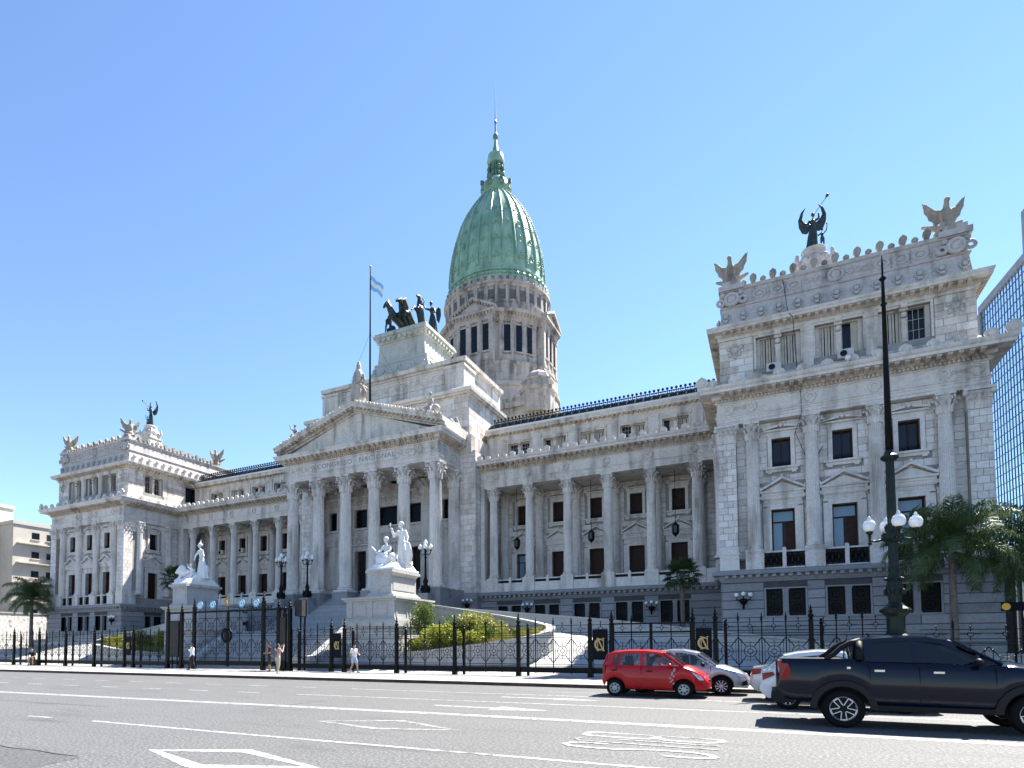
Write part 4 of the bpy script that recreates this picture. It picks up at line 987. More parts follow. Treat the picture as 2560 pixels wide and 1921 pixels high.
# ---- drum and dome
DY = 26.85
M['recessshade'] = plain('recess_shade_stone', (0.12, 0.108, 0.096), 0.85, 0, .3, 2)  # shade of the sunken attic panels painted in as darker stone
def arcwall(mb, r, z0, z1, a0, a1, n): mb.lathe([(r, z0), (r, z1)], (0, DY, 0), n, a0, a1, cap=False)
q = MB(); q.box(-9.6, 9.6, DY - 9.6, DY + 9.6, 20, 30.6); q.box(-9.9, 9.9, DY - 9.9, DY + 9.9, 29.4, 30.0); obj('drum_podium', q, 'weathered', palace)
for sx in (1, -1):
    for sy in (1, -1):
        q = MB(); cx, cy = sx * 8.6, DY + sy * 8.6
        q.lathe([(1.9, 28.5), (1.9, 30.8), (2.15, 30.9), (2.15, 31.3), (1.7, 31.4), (1.7, 32.0), (1.9, 32.1), (1.9, 32.3), (1.5, 32.4), (1.3, 33.0), (.8, 33.4), (.01, 33.6)], (cx, cy, 0), 8, PI / 8, PI / 8 + 2 * PI); obj('corner_turret', q, 'weathered', palace)
q = MB(); q.lathe([(8.6, 30.4), (8.6, 31.2), (8.3, 31.3), (8.1, 33.4), (8.3, 33.5), (8.3, 34.0), (7.7, 34.1), (7.6, 36.3), (7.75, 36.4), (7.75, 36.75), (7.2, 36.9), (7.0, 36.95), (7.0, 42.0), (7.2, 42.1), (7.2, 42.6)], (0, DY, 0), 64); obj('drum', q, 'weathered', palace)
q = MB(); q.lathe([(7.15, 42.0), (7.3, 42.1), (7.3, 42.5), (7.45, 42.55), (7.55, 42.85), (7.85, 42.95), (7.95, 43.15), (7.95, 43.3), (7.2, 43.5), (6.95, 43.6), (6.95, 44.5), (7.05, 44.55), (7.05, 44.7), (6.85, 44.75), (6.75, 46.7), (6.9, 46.75), (7.0, 47.0), (7.2, 47.1), (7.2, 47.35), (6.9, 47.5), (6.8, 47.9), (6.6, 47.95), (6.5, 48.3)], (0, DY, 0), 72); obj('drum_attic', q, 'weathered', palace)
q = MB()
for i in range(110):
    a = 2 * PI * i / 110; f2 = Fr((0, DY, 0), (-math.sin(a), math.cos(a), 0), (math.cos(a), math.sin(a), 0)); q.fr = f2; q.box(-.1, .1, 7.4, 7.72, 42.6, 42.86)
q.fr = None; obj('drum_dentils', q, 'weathered', palace, kind='stuff')
def afr(a): return Fr((0, DY, 0), (-math.sin(a), math.cos(a), 0), (math.cos(a), math.sin(a), 0))
WD = None
for b in range(8):
    a0 = -PI / 2 + b * PI / 4; proj_ = b % 2 == 0
    for k in range(3):
        a = a0 + (k - 1) * (.215 if not proj_ else .0)
        if proj_:
            f2 = afr(a0); u = (k - 1) * 1.55; n = 7.35
        else: f2 = afr(a); u = 0; n = 7.02
        m = MB(f2); m.box(u - .42, u + .42, n + .0, n + .03, 38.2, 41.6); wdo = obj('drum_window', m, 'pane', palace)
        m = MB(f2)
        for e in (-1, 1): m.box(*sorted((u + e * .42, u + e * .54)), n - .1, n + .12, 38.1, 41.7)
        m.box(u - .42, u + .42, n - .1, n + .12, 41.6, 41.75); m.box(u - .62, u + .62, n - .1, n + .25, 37.95, 38.15); m.box(u - .5, u + .5, n - .1, n + .08, 37.0, 37.8)
        obj('surround', m, 'weathered', wdo)
        m = MB(f2)
        for j in range(1, 3): m.box(u - .42 + .28 * j - .015, u - .42 + .28 * j + .015, n + .03, n + .06, 38.2, 41.6)
        for j in range(1, 6): m.box(u - .42, u + .42, n + .032, n + .058, 38.2 + .57 * j - .015, 38.2 + .57 * j + .015)
        obj('glazing_bars', m, 'iron', wdo)
    f2 = afr(a0)
    if proj_:
        m = MB(f2); m.box(-2.55, 2.55, 5.5, 7.34, 34.2, 42.0); m.box(-2.7, 2.7, 5.5, 7.5, 36.3, 36.8); m.box(-2.8, 2.8, 5.5, 7.7, 30.6, 33.6); m.box(-2.65, 2.65, 5.5, 7.6, 33.6, 36.3); obj('drum_bay', m, 'weathered', palace)
        m = MB(f2); m.box(-2.75, 2.75, 5.5, 7.6, 42.0, 42.5); m.box(-2.95, 2.95, 5.5, 8.0, 42.9, 43.2); m.box(-2.8, 2.8, 5.5, 7.7, 42.5, 42.9); m.poly([(-2.7, 43.2), (2.7, 43.2), (0, 44.6)], 5.5, 7.65)
        for e in (-1, 1):
            m.add([(e * 3.05, 5.5, 43.2), (e * 3.05, 8.05, 43.2), (0, 8.05, 44.75), (0, 5.5, 44.75), (e * 3.05, 5.5, 43.5), (e * 3.05, 8.05, 43.5), (0, 8.05, 45.1), (0, 5.5, 45.1)], [(0, 1, 2, 3), (4, 7, 6, 5), (1, 5, 6, 2), (0, 4, 5, 1), (0, 3, 7, 4)])
            for j in range(8): t = (j + .5) / 8; m.box(e * 3.0 * (1 - t) - .1, e * 3.0 * (1 - t) + .1, 7.6, 7.95, 43.0 + 1.6 * t, 43.22 + 1.6 * t)
        for j in range(13): m.box(-2.75 + j * .46 - .1, -2.75 + j * .46 + .1, 7.6, 7.92, 42.62, 42.9)
        obj('drum_pediment', m, 'weathered', palace)
    for k in range(4):
        if proj_: m = MB(f2); u = (k - 1.5) * 1.55; n = 7.34
        else: m = MB(afr(a0 + (k - 1.5) * .215)); u = 0; n = 6.98
        w_ = .26 if not (proj_ and k in (0, 3)) else .34
        m.box(u - w_, u + w_, n - .1, n + .16, 36.9, 41.7); m.box(u - w_ - .06, u + w_ + .06, n - .1, n + .22, 36.8, 37.1); m.box(u - w_ - .06, u + w_ + .06, n - .1, n + .24, 41.6, 42.0); obj('drum_pilaster', m, 'weathered', palace)
for i in range(32):
    a = -PI / 2 + 2 * PI * (i + .5) / 32; f2 = afr(a); m = MB(f2); m.box(-.42, .42, 6.5, 6.83, 45.05, 46.3); w_ = obj('drum_attic_panel', m, 'recessshade', palace)
    f3 = afr(a + PI / 32); m = MB(f3); m.box(-.24, .24, 6.6, 6.98, 44.75, 46.7); obj('drum_attic_pier', m, 'weathered', palace)
# copper dome
prof = [(6.75, 48.0), (6.8, 48.35), (6.6, 48.5), (6.62, 48.9), (6.45, 49.0), (6.45, 49.5), (6.34, 50.0), (6.33, 50.7), (6.2, 52.5), (5.93, 54.3), (5.54, 56.1), (4.97, 57.95), (4.14, 59.8), (3.18, 61.35), (2.5, 62.3), (2.05, 62.9)]
q = MB(); q.lathe(prof, (0, DY, 0), 96); dome = obj('dome', q, 'copper', palace); autosmooth(dome, 30)
dp = prof[6:]
def dome_at(z):
    for (r0, z0), (r1, z1) in zip(dp[:-1], dp[1:]):
        if z0 <= z <= z1: return r0 + (r1 - r0) * (z - z0) / (z1 - z0)
    return dp[-1][0]
NR = 24
for i in range(NR):
    a = -PI / 2 + 2 * PI * i / NR; ca, sa = math.cos(a), math.sin(a)
    q = MB(); pts = []; rs = []
    for j in range(25):
        z = 50.1 + (62.8 - 50.1) * j / 24; r = dome_at(z) + .04; pts.append((r * ca, DY + r * sa, z)); rs.append(.19 * (1 - .45 * j / 24))
    q.tube(pts, rs, 6)
    for j in range(40):
        z = 50.3 + 12.2 * j / 40; r = dome_at(z) + .2; q.ball((r * ca, DY + r * sa, z), .09 * (1 - .4 * j / 40), 5, 3)
    obj('rib', q, 'copper', dome, True)
    a2 = a + PI / NR; f2 = afr(a2)
    for z, sc_ in ((51.2, 1.0), (53.6, .85), (55.8, .75), (58.2, .6)):
        q = MB(f2); r = dome_at(z) + .03; q.torus((0, r, z), .26 * sc_, .07 * sc_, 'y', 10, 5); q.ball((0, r + .02, z + .42 * sc_), .13 * sc_, 6, 4)
        for e in (-1, 1): q.ball((e * .34 * sc_, r, z - .02), .12 * sc_, 6, 4)
        q.box(-.5 * sc_, .5 * sc_, r - .1, r + .05, z - .42 * sc_, z - .34 * sc_); obj('dome_ornament', q, 'copper', dome, True)
q = MB(); q.lathe([(6.5, 48.9), (6.75, 49.0), (6.75, 49.15), (6.5, 49.25)], (0, DY, 0), 72, cap=False)
for i in range(48):
    a = 2 * PI * i / 48; q.ball((6.75 * math.cos(a), DY + 6.75 * math.sin(a), 48.55), .24, 6, 4)
obj('dome_collar', q, 'copper', dome)
q = MB()
for i in range(48):
    a = 2 * PI * i / 48; f2 = afr(a); q.fr = f2; q.poly([(-.3, 47.35), (.3, 47.35), (.26, 47.8), (0, 48.15), (-.26, 47.8)], 6.95, 7.1)
q.fr = None; obj('drum_cresting', q, 'weathered', palace, kind='stuff')
q = MB(); q.lathe([(2.05, 62.8), (2.2, 63.1), (1.9, 63.3), (1.85, 63.7), (2.05, 63.9), (2.0, 64.5), (1.7, 65.0), (1.25, 65.5), (1.0, 65.6), (.72, 65.8), (.66, 67.6), (.9, 67.7), (1.1, 67.8), (1.2, 68.3), (1.1, 68.7), (1.06, 69.1), (.6, 69.4), (.45, 69.7), (.3, 70.5), (.22, 71.2), (.2, 71.5)], (0, DY, 0), 32); lan = obj('lantern', q, 'copper', palace); autosmooth(lan, 35)
for i in range(8):
    a = -PI / 2 + 2 * PI * i / 8; f2 = afr(a); q = MB(f2); q.torus((0, 1.95, 64.2), .34, .12, 'y', 12, 6); q.box(-.12, .12, 1.75, 2.25, 64.5, 65.1); obj('lantern_oculus', q, 'copperdark', lan)
    q = MB(f2); q.box(-.16, .16, .7, 1.0, 65.6, 67.7); q.ball((0, 1.05, 66.9), .26, 6, 5, sz=1.3); q.ball((0, 1.15, 65.9), .22, 6, 5, sz=1.2); obj('lantern_caryatid', q, 'copperdark', lan)
q = MB(); q.lathe([(.2, 71.4), (.36, 71.7), (.38, 72.0), (.2, 72.3), (.13, 72.5), (.12, 73.6), (.18, 74.0), (.1, 74.3), (.06, 76.0), (.02, 80.0)], (0, DY, 0), 10); obj('spire', q, 'copperdark', lan)

# ---- ornaments along the cornices
def palmette(mb, fr, u, n, z, h, w, lean=.0):
    mb.fr = fr
    mb.poly([(u - w * .3, z), (u + w * .3, z), (u + w * .52, z + h * .45), (u + w * .4, z + h * .75), (u, z + h), (u - w * .4, z + h * .75), (u - w * .52, z + h * .45)], n - .09, n + .03)
    mb.poly([(u - w * .14, z + h * .1), (u + w * .14, z + h * .1), (u + w * .26, z + h * .5), (u, z + h * .86), (u - w * .26, z + h * .5)], n + .03, n + .1)
    mb.fr = None
def tulip(mb, fr, u, n, z, h, w):
    mb.fr = fr
    mb.poly([(u - w * .2, z), (u + w * .2, z), (u + w * .5, z + h * .5), (u + w * .42, z + h * .78), (u, z + h), (u - w * .42, z + h * .78), (u - w * .5, z + h * .5)], n - .12, n + .12)
    mb.fr = None; mb.ball(fr(u, n, z + h * .5), w * .36, 7, 5, sz=1.2)
ac = Pieces('antefix', 'attic', palace, 150); cr_ = Pieces('crest_finial', 'terracotta', palace, 160); lh = Pieces('lion_mask', 'parapet', palace, 120); ov = Pieces('oval_medallion', 'parapet', palace, 60); wr = Pieces('wreath', 'marble', palace, 60)
for s in (1, -1):
    fr = F[s]; rf = Fr((s * 29.1, 0, 0), (0, -1, 0), (-s, 0, 0))
    for i in range(12): m = MB(); palmette(m, fr, 28.9 + i * 1.21, 8.3, 17.62, .52, .62); ac.add(m)
    m = MB(); palmette(m, fr, 28.3, 8.35, 17.6, .8, .7); ac.add(m); m = MB(); palmette(m, fr, 43.1, 8.3, 17.6, .8, .7); ac.add(m)
    for i in range(6): m = MB(); palmette(m, rf, 1.6 + i * 1.1, .85, 17.62, .5, .6); ac.add(m)
    for i in range(25): m = MB(); palmette(m, fr, 9.9 + i * .755, 1.25, 17.64, .36 if i % 2 else .46, .5); ac.add(m)
    for i in range(21): m = MB(); (tulip if i % 2 == 0 else palmette)(m, fr, 30.2 + i * .545, 6.75, 24.44, .62 if i % 2 == 0 else .36, .4 if i % 2 == 0 else .34); cr_.add(m)
    for i in range(19): m = MB(); (tulip if i % 2 == 0 else palmette)(m, Fr((s * 29.4, 0, 0), (0, -1, 0), (-s, 0, 0)), -4.5 + i * .56, 0, 24.44, .58 if i % 2 == 0 else .36, .38); cr_.add(m)
    for i in range(13):
        m = MB(fr); u = 29.7 + i * .99; m.ball((u, 6.95, 22.55), .15, 8, 6); m.torus((u, 6.9, 22.55), .2, .06, 'y', 10, 4); m.box(u - .1, u + .1, 6.8, 7.0, 22.2, 22.36); lh.add(m)
        f9 = Fr((s * 29.25, 0, 0), (0, -1, 0), (-s, 0, 0)); m = MB(f9); u = -5.2 + i * .95; m.ball((u, .02, 22.55), .15, 8, 6); m.torus((u, 0, 22.55), .2, .06, 'y', 10, 4); m.box(u - .1, u + .1, -.1, .08, 22.2, 22.36); lh.add(m)
    for u in (31.6, 32.6, 33.5, 37.9, 38.8, 39.7):
        m = MB(fr); m.torus((u, 6.72, 23.72), .27, .07, 'y', 14, 5, sx=1.25); m.ball((u, 6.7, 23.72), .14, 7, 5, sx=1.3); m.box(u - .48, u - .44, 6.65, 6.76, 23.35, 24.1); m.box(u + .44, u + .48, 6.65, 6.76, 23.35, 24.1); ov.add(m)
    m = MB(fr)
    for e in (-1, 1):
        for k in range(4): m.torus((35.65 + e * (.75 + k * .34), 6.72, 23.72), .14, .06, 'y', 9, 4); m.ball((35.65 + e * (.6 + k * .34), 6.72, 23.8 + .1 * (k % 2)), .12, 6, 4)
    m.torus((35.65, 6.76, 23.75), .36, .1, 'y', 14, 5); m.ball((35.65, 6.72, 23.75), .3, 8, 6, sy=.5); obj('parapet_relief', m, 'parapet', palace)
    for c in (30.05, 41.25):       # corner cartouches
        m = MB(fr); m.torus((c, 6.95, 23.65), .36, .12, 'y', 14, 6); m.ball((c, 6.9, 23.65), .32, 8, 6, sy=.5)
        for e in (-1, 1): m.torus((c + e * .62, 6.9, 23.55), .2, .1, 'y', 10, 5); m.ball((c + e * .5, 6.88, 24.0), .16, 7, 5)
        m.box(c - .75, c + .75, 6.4, 6.95, 24.3, 24.62); m.box(c - .55, c + .55, 5.6, 6.85, 24.5, 24.9); obj('corner_cartouche', m, 'parapet', palace)
    # wreaths on the main frieze
    for c in [XC + SC * i for i in range(1, 5)]: m = MB(fr); m.torus((c, .48, 16.33), .22, .07, 'y', 14, 5); m.box(c - .1, c + .1, .4, .5, 15.98, 16.1); m.box(c - .3, c - .24, .4, .46, 16.0, 16.68); m.box(c + .24, c + .3, .4, .46, 16.0, 16.68); wr.add(m)
    for c in (XW + SW_, XW + 2 * SW_, 29.75, 31.0, 40.35, 41.75): m = MB(fr); m.torus((c, 7.54, 16.33), .24, .075, 'y', 14, 5); m.box(c - .12, c + .12, 7.48, 7.58, 15.98, 16.1); wr.add(m)
    for c in (9.95, 11.1, 27.0, 28.4): m = MB(fr); m.torus((c, .46, 16.33), .22, .07, 'y', 14, 5); wr.add(m)
    for c in (1.6, 6.6): m = MB(rf); m.torus((c, .05, 16.33), .22, .07, 'y', 14, 5); wr.add(m)
    sc2 = MB()
    for c in (30.38, 41.05): scroll(sc2, fr, c - .2, 7.5, 16.33, .15, 1, .03); scroll(sc2, fr, c + .18, 7.5, 16.33, .15, -1, .03)
    for c in (10.5, 27.7): scroll(sc2, fr, c - .2, .42, 16.33, .15, 1, .03); scroll(sc2, fr, c + .18, .42, 16.33, .15, -1, .03)
    obj('frieze_scrolls', sc2, 'marble', palace, kind='stuff')
    # heraldic bosses on the attic corners
    for c in (30.15, 41.1):
        m = MB(fr); m.ball((c, 6.97, 20.3), .2, 8, 6, sy=.5); m.torus((c, 6.95, 20.2), .27, .08, 'y', 10, 4)
        for e in (-1, 1): m.ball((c + e * .34, 6.95, 20.42), .15, 6, 4); m.ball((c + e * .26, 6.95, 20.0), .13, 6, 4)
        m.ball((c, 6.95, 19.85), .12, 6, 4); m.ball((c, 6.95, 20.62), .14, 6, 4); obj('heraldic_boss', m, 'parapet', palace)
    # cast crest along the slate roof
    m = MB()
    for i in range(58):
        u = 9.6 + i * .345; m.fr = fr; m.box(u - .03, u + .03, -2.98, -2.92, 22.1, 22.55); m.fr = None; m.ball(fr(u, -2.95, 22.58), .12, 6, 4); m.ball(fr(u + .17, -2.95, 22.36), .09, 5, 3)
    m.fr = fr; m.box(9.5, 29.3, -2.98, -2.92, 22.12, 22.2); m.box(9.5, 29.3, -2.97, -2.93, 22.34, 22.4); m.box(9.5, 29.3, -2.0, -1.9, 21.42, 21.52); m.box(9.5, 29.3, -2.5, -2.42, 21.76, 21.84)
    for i in range(30): u = 9.8 + i * .66; m.add([(u - .02, -2.0, 21.46), (u + .02, -2.0, 21.46), (u + .02, -2.85, 22.16), (u - .02, -2.85, 22.16), (u - .02, -1.96, 21.5), (u + .02, -1.96, 21.5), (u + .02, -2.81, 22.2), (u - .02, -2.81, 22.2)], [(4, 5, 6, 7), (0, 4, 7, 3), (1, 2, 6, 5)])
    obj('roof_cresting', m, 'slate', palace, kind='stuff')
ac.done(); cr_.done(); lh.done(); ov.done(); wr.done()
# antefixes on the raking cornices of the pediment
for s in (1, -1):
    ra = MB()
    for i in range(24):
        u = 8.6 - i * .36; z = 20.2 + (8.95 - u) * (22.25 - 19.42) / 8.95
        palmette(ra, F[s], u, 6.2, z - .02, .3, .28)
    obj('raking_antefixes', ra, 'attic', palace, kind='stuff')
# ================================================================== forecourt: stairs, ramps, pedestals
def interp(tab, x):
    if x <= tab[0][0]: return tab[0][1]
    for (a, b), (c, d) in zip(tab[:-1], tab[1:]):
        if x <= c: return b + (d - b) * (x - a) / (c - a)
    return tab[-1][1]
def smooth(t): t = max(0, min(1, t)); return t * t * (3 - 2 * t)
ZO = {1: [(8, 3.8), (9.8, 3.7), (18.5, 2.68), (21, 2.34), (35.8, .75), (46, .35)], -1: [(8, 3.8), (9.8, 3.7), (18.5, 2.68), (21, 2.34), (29, 1.95), (36, 1.7), (52, 1.2)]}
ZCOP = {1: [(9.8, 4.6), (12.6, 4.35), (16.1, 4.0), (21.8, 3.44), (35.8, 1.66), (44, 1.1)], -1: [(9.8, 4.6), (12.6, 4.35), (16.1, 4.0), (21.8, 3.44), (29, 3.03), (36, 2.76), (42, 2.46), (52, 2.1)]}
def pave_z(s, x, y): return .125 + max(0, interp(ZO[s], x) - .125) * (1 - smooth((-10.5 - y) / 8.0))
for s in (1, -1):
    nx, ny = 60, 26; X0, X1, Y0, Y1 = 7.6, (46 if s > 0 else 54), -19.4, -8.5
    vs = []; fs = []
    for i in range(nx + 1):
        for j in range(ny + 1):
            x = X0 + (X1 - X0) * i / nx; y = Y0 + (Y1 - Y0) * j / ny; vs.append((s * x, y, pave_z(s, x, y)))
    for i in range(nx):
        for j in range(ny): a = i * (ny + 1) + j; fs.append((a, a + 1, a + ny + 2, a + ny + 1))
    obj('driveway', MB().add(vs, fs), 'drive', smooth=True, kind='structure')
cf = MB().add([(-7.7, -19.4, .128), (7.7, -19.4, .128), (7.7, -5, .128), (-7.7, -5, .128)], [(0, 1, 2, 3)]); obj('forecourt', cf, 'slab', kind='structure')

# the grand staircase
stairs = thing('grand_staircase', 'broad grey stone staircase climbing to the portico between the statue pedestals', 'staircase', (0, 0, 0))
def flight(y0, z0, y1, z1, hx, n):
    for i in range(n):
        a = y0 + (y1 - y0) * i / n; b = y1 + .05; za = z0 + (z1 - z0) * i / n; zb = z0 + (z1 - z0) * (i + 1) / n
        m = MB().box(-hx, hx, a - .03, b, za - .02, zb - .035, 0, random.uniform(.2, .9)); m.box(-hx, hx, a - .06, b, zb - .035, zb, 0, .6); obj('step', m, 'steps', stairs)
flight(-18.7, .13, -14.0, 2.8, 7.0, 17)
m = MB().box(-7.0, 7.0, -14.05, -9.9, 2.4, 2.79); obj('landing', m, 'steps', stairs)
flight(-10.0, 2.8, -3.5, 6.4, 7.0, 22)
for s in (1, -1):
    m = MB(Fr((0, 0, 0), (s, 0, 0), (0, 1, 0)))
    x0, x1 = 5.2, 5.75
    m.add([(x0, -18.6, .1), (x1, -18.6, .1), (x1, -14.2, .1), (x0, -14.2, .1), (x0, -18.6, 1.0), (x1, -18.6, 1.0), (x1, -17.9, 1.05), (x0, -17.9, 1.05), (x1, -14.6, 2.95), (x0, -14.6, 2.95), (x1, -14.2, 2.98), (x0, -14.2, 2.98)],
          [(0, 1, 5, 4), (4, 5, 6, 7), (7, 6, 8, 9), (9, 8, 10, 11), (1, 2, 10, 8, 6, 5), (0, 4, 7, 9, 11, 3), (2, 3, 11, 10)])
    obj('stair_cheek', m, 'pedestal', stairs)
    m = MB(Fr((0, 0, 0), (s, 0, 0), (0, 1, 0))); m.add([(7.0, -10.5, 2.4), (7.8, -10.5, 2.4), (7.8, -5.9, 2.4), (7.0, -5.9, 2.4), (7.0, -10.5, 4.6), (7.8, -10.5, 4.6), (7.8, -5.9, 5.2), (7.0, -5.9, 5.2)], [(0, 1, 5, 4), (1, 2, 6, 5), (3, 0, 4, 7), (4, 5, 6, 7), (2, 3, 7, 6)]); obj('stair_cheek', m, 'granite', stairs)

# statue pedestals with their panelled bases
def pedestal(s):
    side = 'right' if s > 0 else 'left'
    t = thing('statue_pedestal', {1: 'tall grey stone pedestal carrying the white group of two women, nearer the street lamp', -1: 'tall grey stone pedestal carrying the white lion group, left of the gate'}[s], 'pedestal', (0, 0, 0), 0, 'statue pedestals flanking the staircase')
    f = Fr((0, 0, 0), (s, 0, 0), (0, 1, 0))
    def part(name, fn, mat='pedestal'): m = MB(f); fn(m); return obj(name, m, mat, t)
    part('base', lambda m: (m.box(7.0, 10.8, -16.5, -11.8, .1, 3.3), m.box(6.9, 10.95, -16.65, -11.7, .1, 1.0)))
    part('base_ledge', lambda m: (m.box(6.85, 11.0, -16.72, -11.6, 2.9, 3.3), m.box(6.9, 10.9, -16.62, -11.7, 3.3, 3.42)))
    part('base_cornice', lambda m: (m.box(6.9, 10.95, -16.62, -11.65, 4.55, 4.68), m.box(6.8, 11.05, -16.74, -11.55, 4.68, 4.8)))
    part('base_die', lambda m: m.box(7.05, 10.75, -16.45, -11.85, 3.42, 4.55))
    for u0, u1 in ((7.05, 7.5), (10.3, 10.78), (8.7, 9.1)): part('base_pilaster', lambda m: m.box(u0, u1, -16.5, -16.45, 3.44, 4.55))
    for u0, u1 in ((7.56, 8.64), (9.16, 10.24)): part('panel', lambda m: (m.box(u0, u1, -16.465, -16.45, 3.62, 4.4), m.box(u0 + .06, u1 - .06, -16.485, -16.465, 3.68, 4.34)))
    for y in (-16.2, -14.9, -14.55, -13.3, -12.95): part('base_pilaster', lambda m: m.box(10.75, 10.79, y - .06, y + .06, 3.5, 4.5))
    rng = random.Random(5)
    for k in range(5):                     # courses of the lower base
        z0 = .98 + k * .384
        for j in range(3):
            u0 = 7.0 + 3.8 * j / 3; part('stone_block', lambda m: m.box(u0 + .01, u0 + 3.8 / 3 - .01, -16.53, -16.45, z0 + .012, z0 + .372, 0, rng.uniform(.1, 1)))
        for j in range(3):
            v0 = -16.45 + 4.6 * j / 3; part('stone_block', lambda m: m.box(10.75, 10.83, v0 + .01, v0 + 4.6 / 3 - .01, z0 + .012, z0 + .372, 0, rng.uniform(.1, 1)))
    part('plinth', lambda m: (m.box(8.45, 10.6, -16.3, -12.85, 4.8, 4.98), m.taper((8.5, 10.52, -16.26, -12.9), (8.68, 10.36, -16.12, -13.0), 4.98, 5.15)))
    part('die', lambda m: m.box(8.71, 10.33, -16.16, -13.0, 5.1, 6.25))
    part('die_panel', lambda m: (m.box(8.86, 10.18, -16.19, -16.16, 5.28, 6.1)))
    part('die_panel', lambda m: (m.box(10.33, 10.36, -15.95, -13.2, 5.28, 6.1)))
    part('cap', lambda m: (m.taper((8.71, 10.33, -16.16, -13.0), (8.55, 10.5, -16.32, -12.84), 6.22, 6.4), m.box(8.48, 10.56, -16.4, -12.78, 6.4, 6.58)))
pedestal(1); pedestal(-1)

# ramp walls
INNER = [(10.8, -11.9, 4.56), (12.6, -12.0, 4.27), (14.56, -12.1, 3.93), (16.2, -12.2, 3.65), (17.62, -12.4, 3.39), (18.8, -12.75, 3.15), (19.63, -13.2, 2.96), (20.1, -13.7, 2.81), (20.24, -14.2, 2.67), (20.15, -14.8, 2.5), (19.9, -15.4, 2.34), (19.5, -15.8, 2.22), (19, -16.1, 2.1), (17.66, -16.5, 1.91), (15.7, -16.8, 1.65), (13.7, -16.9, 1.42), (12.2, -16.8, 1.3), (10.85, -16.55, 1.2)]
def rampwall(name, label, s, path, zb, th, group=None, coping=True):
    t = thing(name, label, 'wall', (0, 0, 0), 0, group)
    n = len(path); P = [Vector((s * p[0], p[1], p[2])) for p in path]; nor = []
    for i in range(n):
        d = (P[min(i + 1, n - 1)] - P[max(i - 1, 0)]); d.z = 0; d.normalize(); nor.append(Vector((-d.y, d.x, 0)))
    def strip(m, a, b, top, bot):
        vs = []; k = 4
        for i in range(n): vs += [tuple(P[i] + nor[i] * a + Vector((0, 0, top(i)))), tuple(P[i] + nor[i] * b + Vector((0, 0, top(i)))), tuple(P[i] + nor[i] * b + Vector((0, 0, bot(i)))), tuple(P[i] + nor[i] * a + Vector((0, 0, bot(i))))]
        fs = []
        for i in range(n - 1):
            for j in range(4): fs.append((i * 4 + j, i * 4 + (j + 1) % 4, (i + 1) * 4 + (j + 1) % 4, (i + 1) * 4 + j))
        fs += [(0, 1, 2, 3), tuple((n - 1) * 4 + j for j in (3, 2, 1, 0))]
        m.add(vs, fs)
    m = MB(); strip(m, -th / 2, th / 2, lambda i: -.13, lambda i: zb(i) - P[i].z); obj('wall', m, 'pedestal', t)
    for q in (.55, 1.05):
        m = MB(); strip(m, -th / 2 - .02, th / 2 + .02, lambda i: -.13 - q, lambda i: -.13 - q - .06)
        if True: obj('wall_band', m, 'pedestal', t)
    m = MB(); strip(m, -th / 2 - .1, th / 2 + .1, lambda i: 0, lambda i: -.13); obj('coping', m, 'pedestal', t)
    m = MB()
    for i in range(1, n - 1):
        if i % 2: m.box(P[i].x - .012, P[i].x + .012, P[i].y - th / 2 - .004, P[i].y - th / 2 + .02, zb(i), P[i].z - .13)
    return t
for s in (1, -1):
    w = 'right' if s > 0 else 'left'
    ip = INNER if s > 0 else [(9 + (x - 9) * 1.13, y, z - .2 * (x - 9) / 11) for x, y, z in INNER]
    rampwall('planter_wall', {1: 'curved stone wall looping round the planted bed beside the women statue', -1: 'curved stone wall looping round the planted bed beside the lion statue'}[s], s, ip, lambda i: .0, .34, 'curved planter walls')
    op = [(9.75 + i * 1.6, -8.6, interp(ZCOP[s], 9.75 + i * 1.6)) for i in range(22)]
    rampwall('ramp_wall', {1: 'long sloping stone wall in front of the right colonnade and pavilion', -1: 'long sloping stone wall in front of the left colonnade and pavilion'}[s], s, op, lambda i: .0, .34, 'sloping ramp walls')
    fz = lambda x: interp([(p[0], p[2]) for p in ip[:9:-1]], x)
    pts = [(s * x, y, fz(x) - .12 + .1 * (y + 16.9)) for x, y, z in ip]; c = (s * (15 if s > 0 else 16), -14.5, fz(15) - .12 + .24)
    m = MB(); m.add([c] + pts, [(0, i + 1, i + 2) for i in range(len(pts) - 1)] + [(0, len(pts), 1)]); obj('planting_soil', m, 'earth', kind='structure')
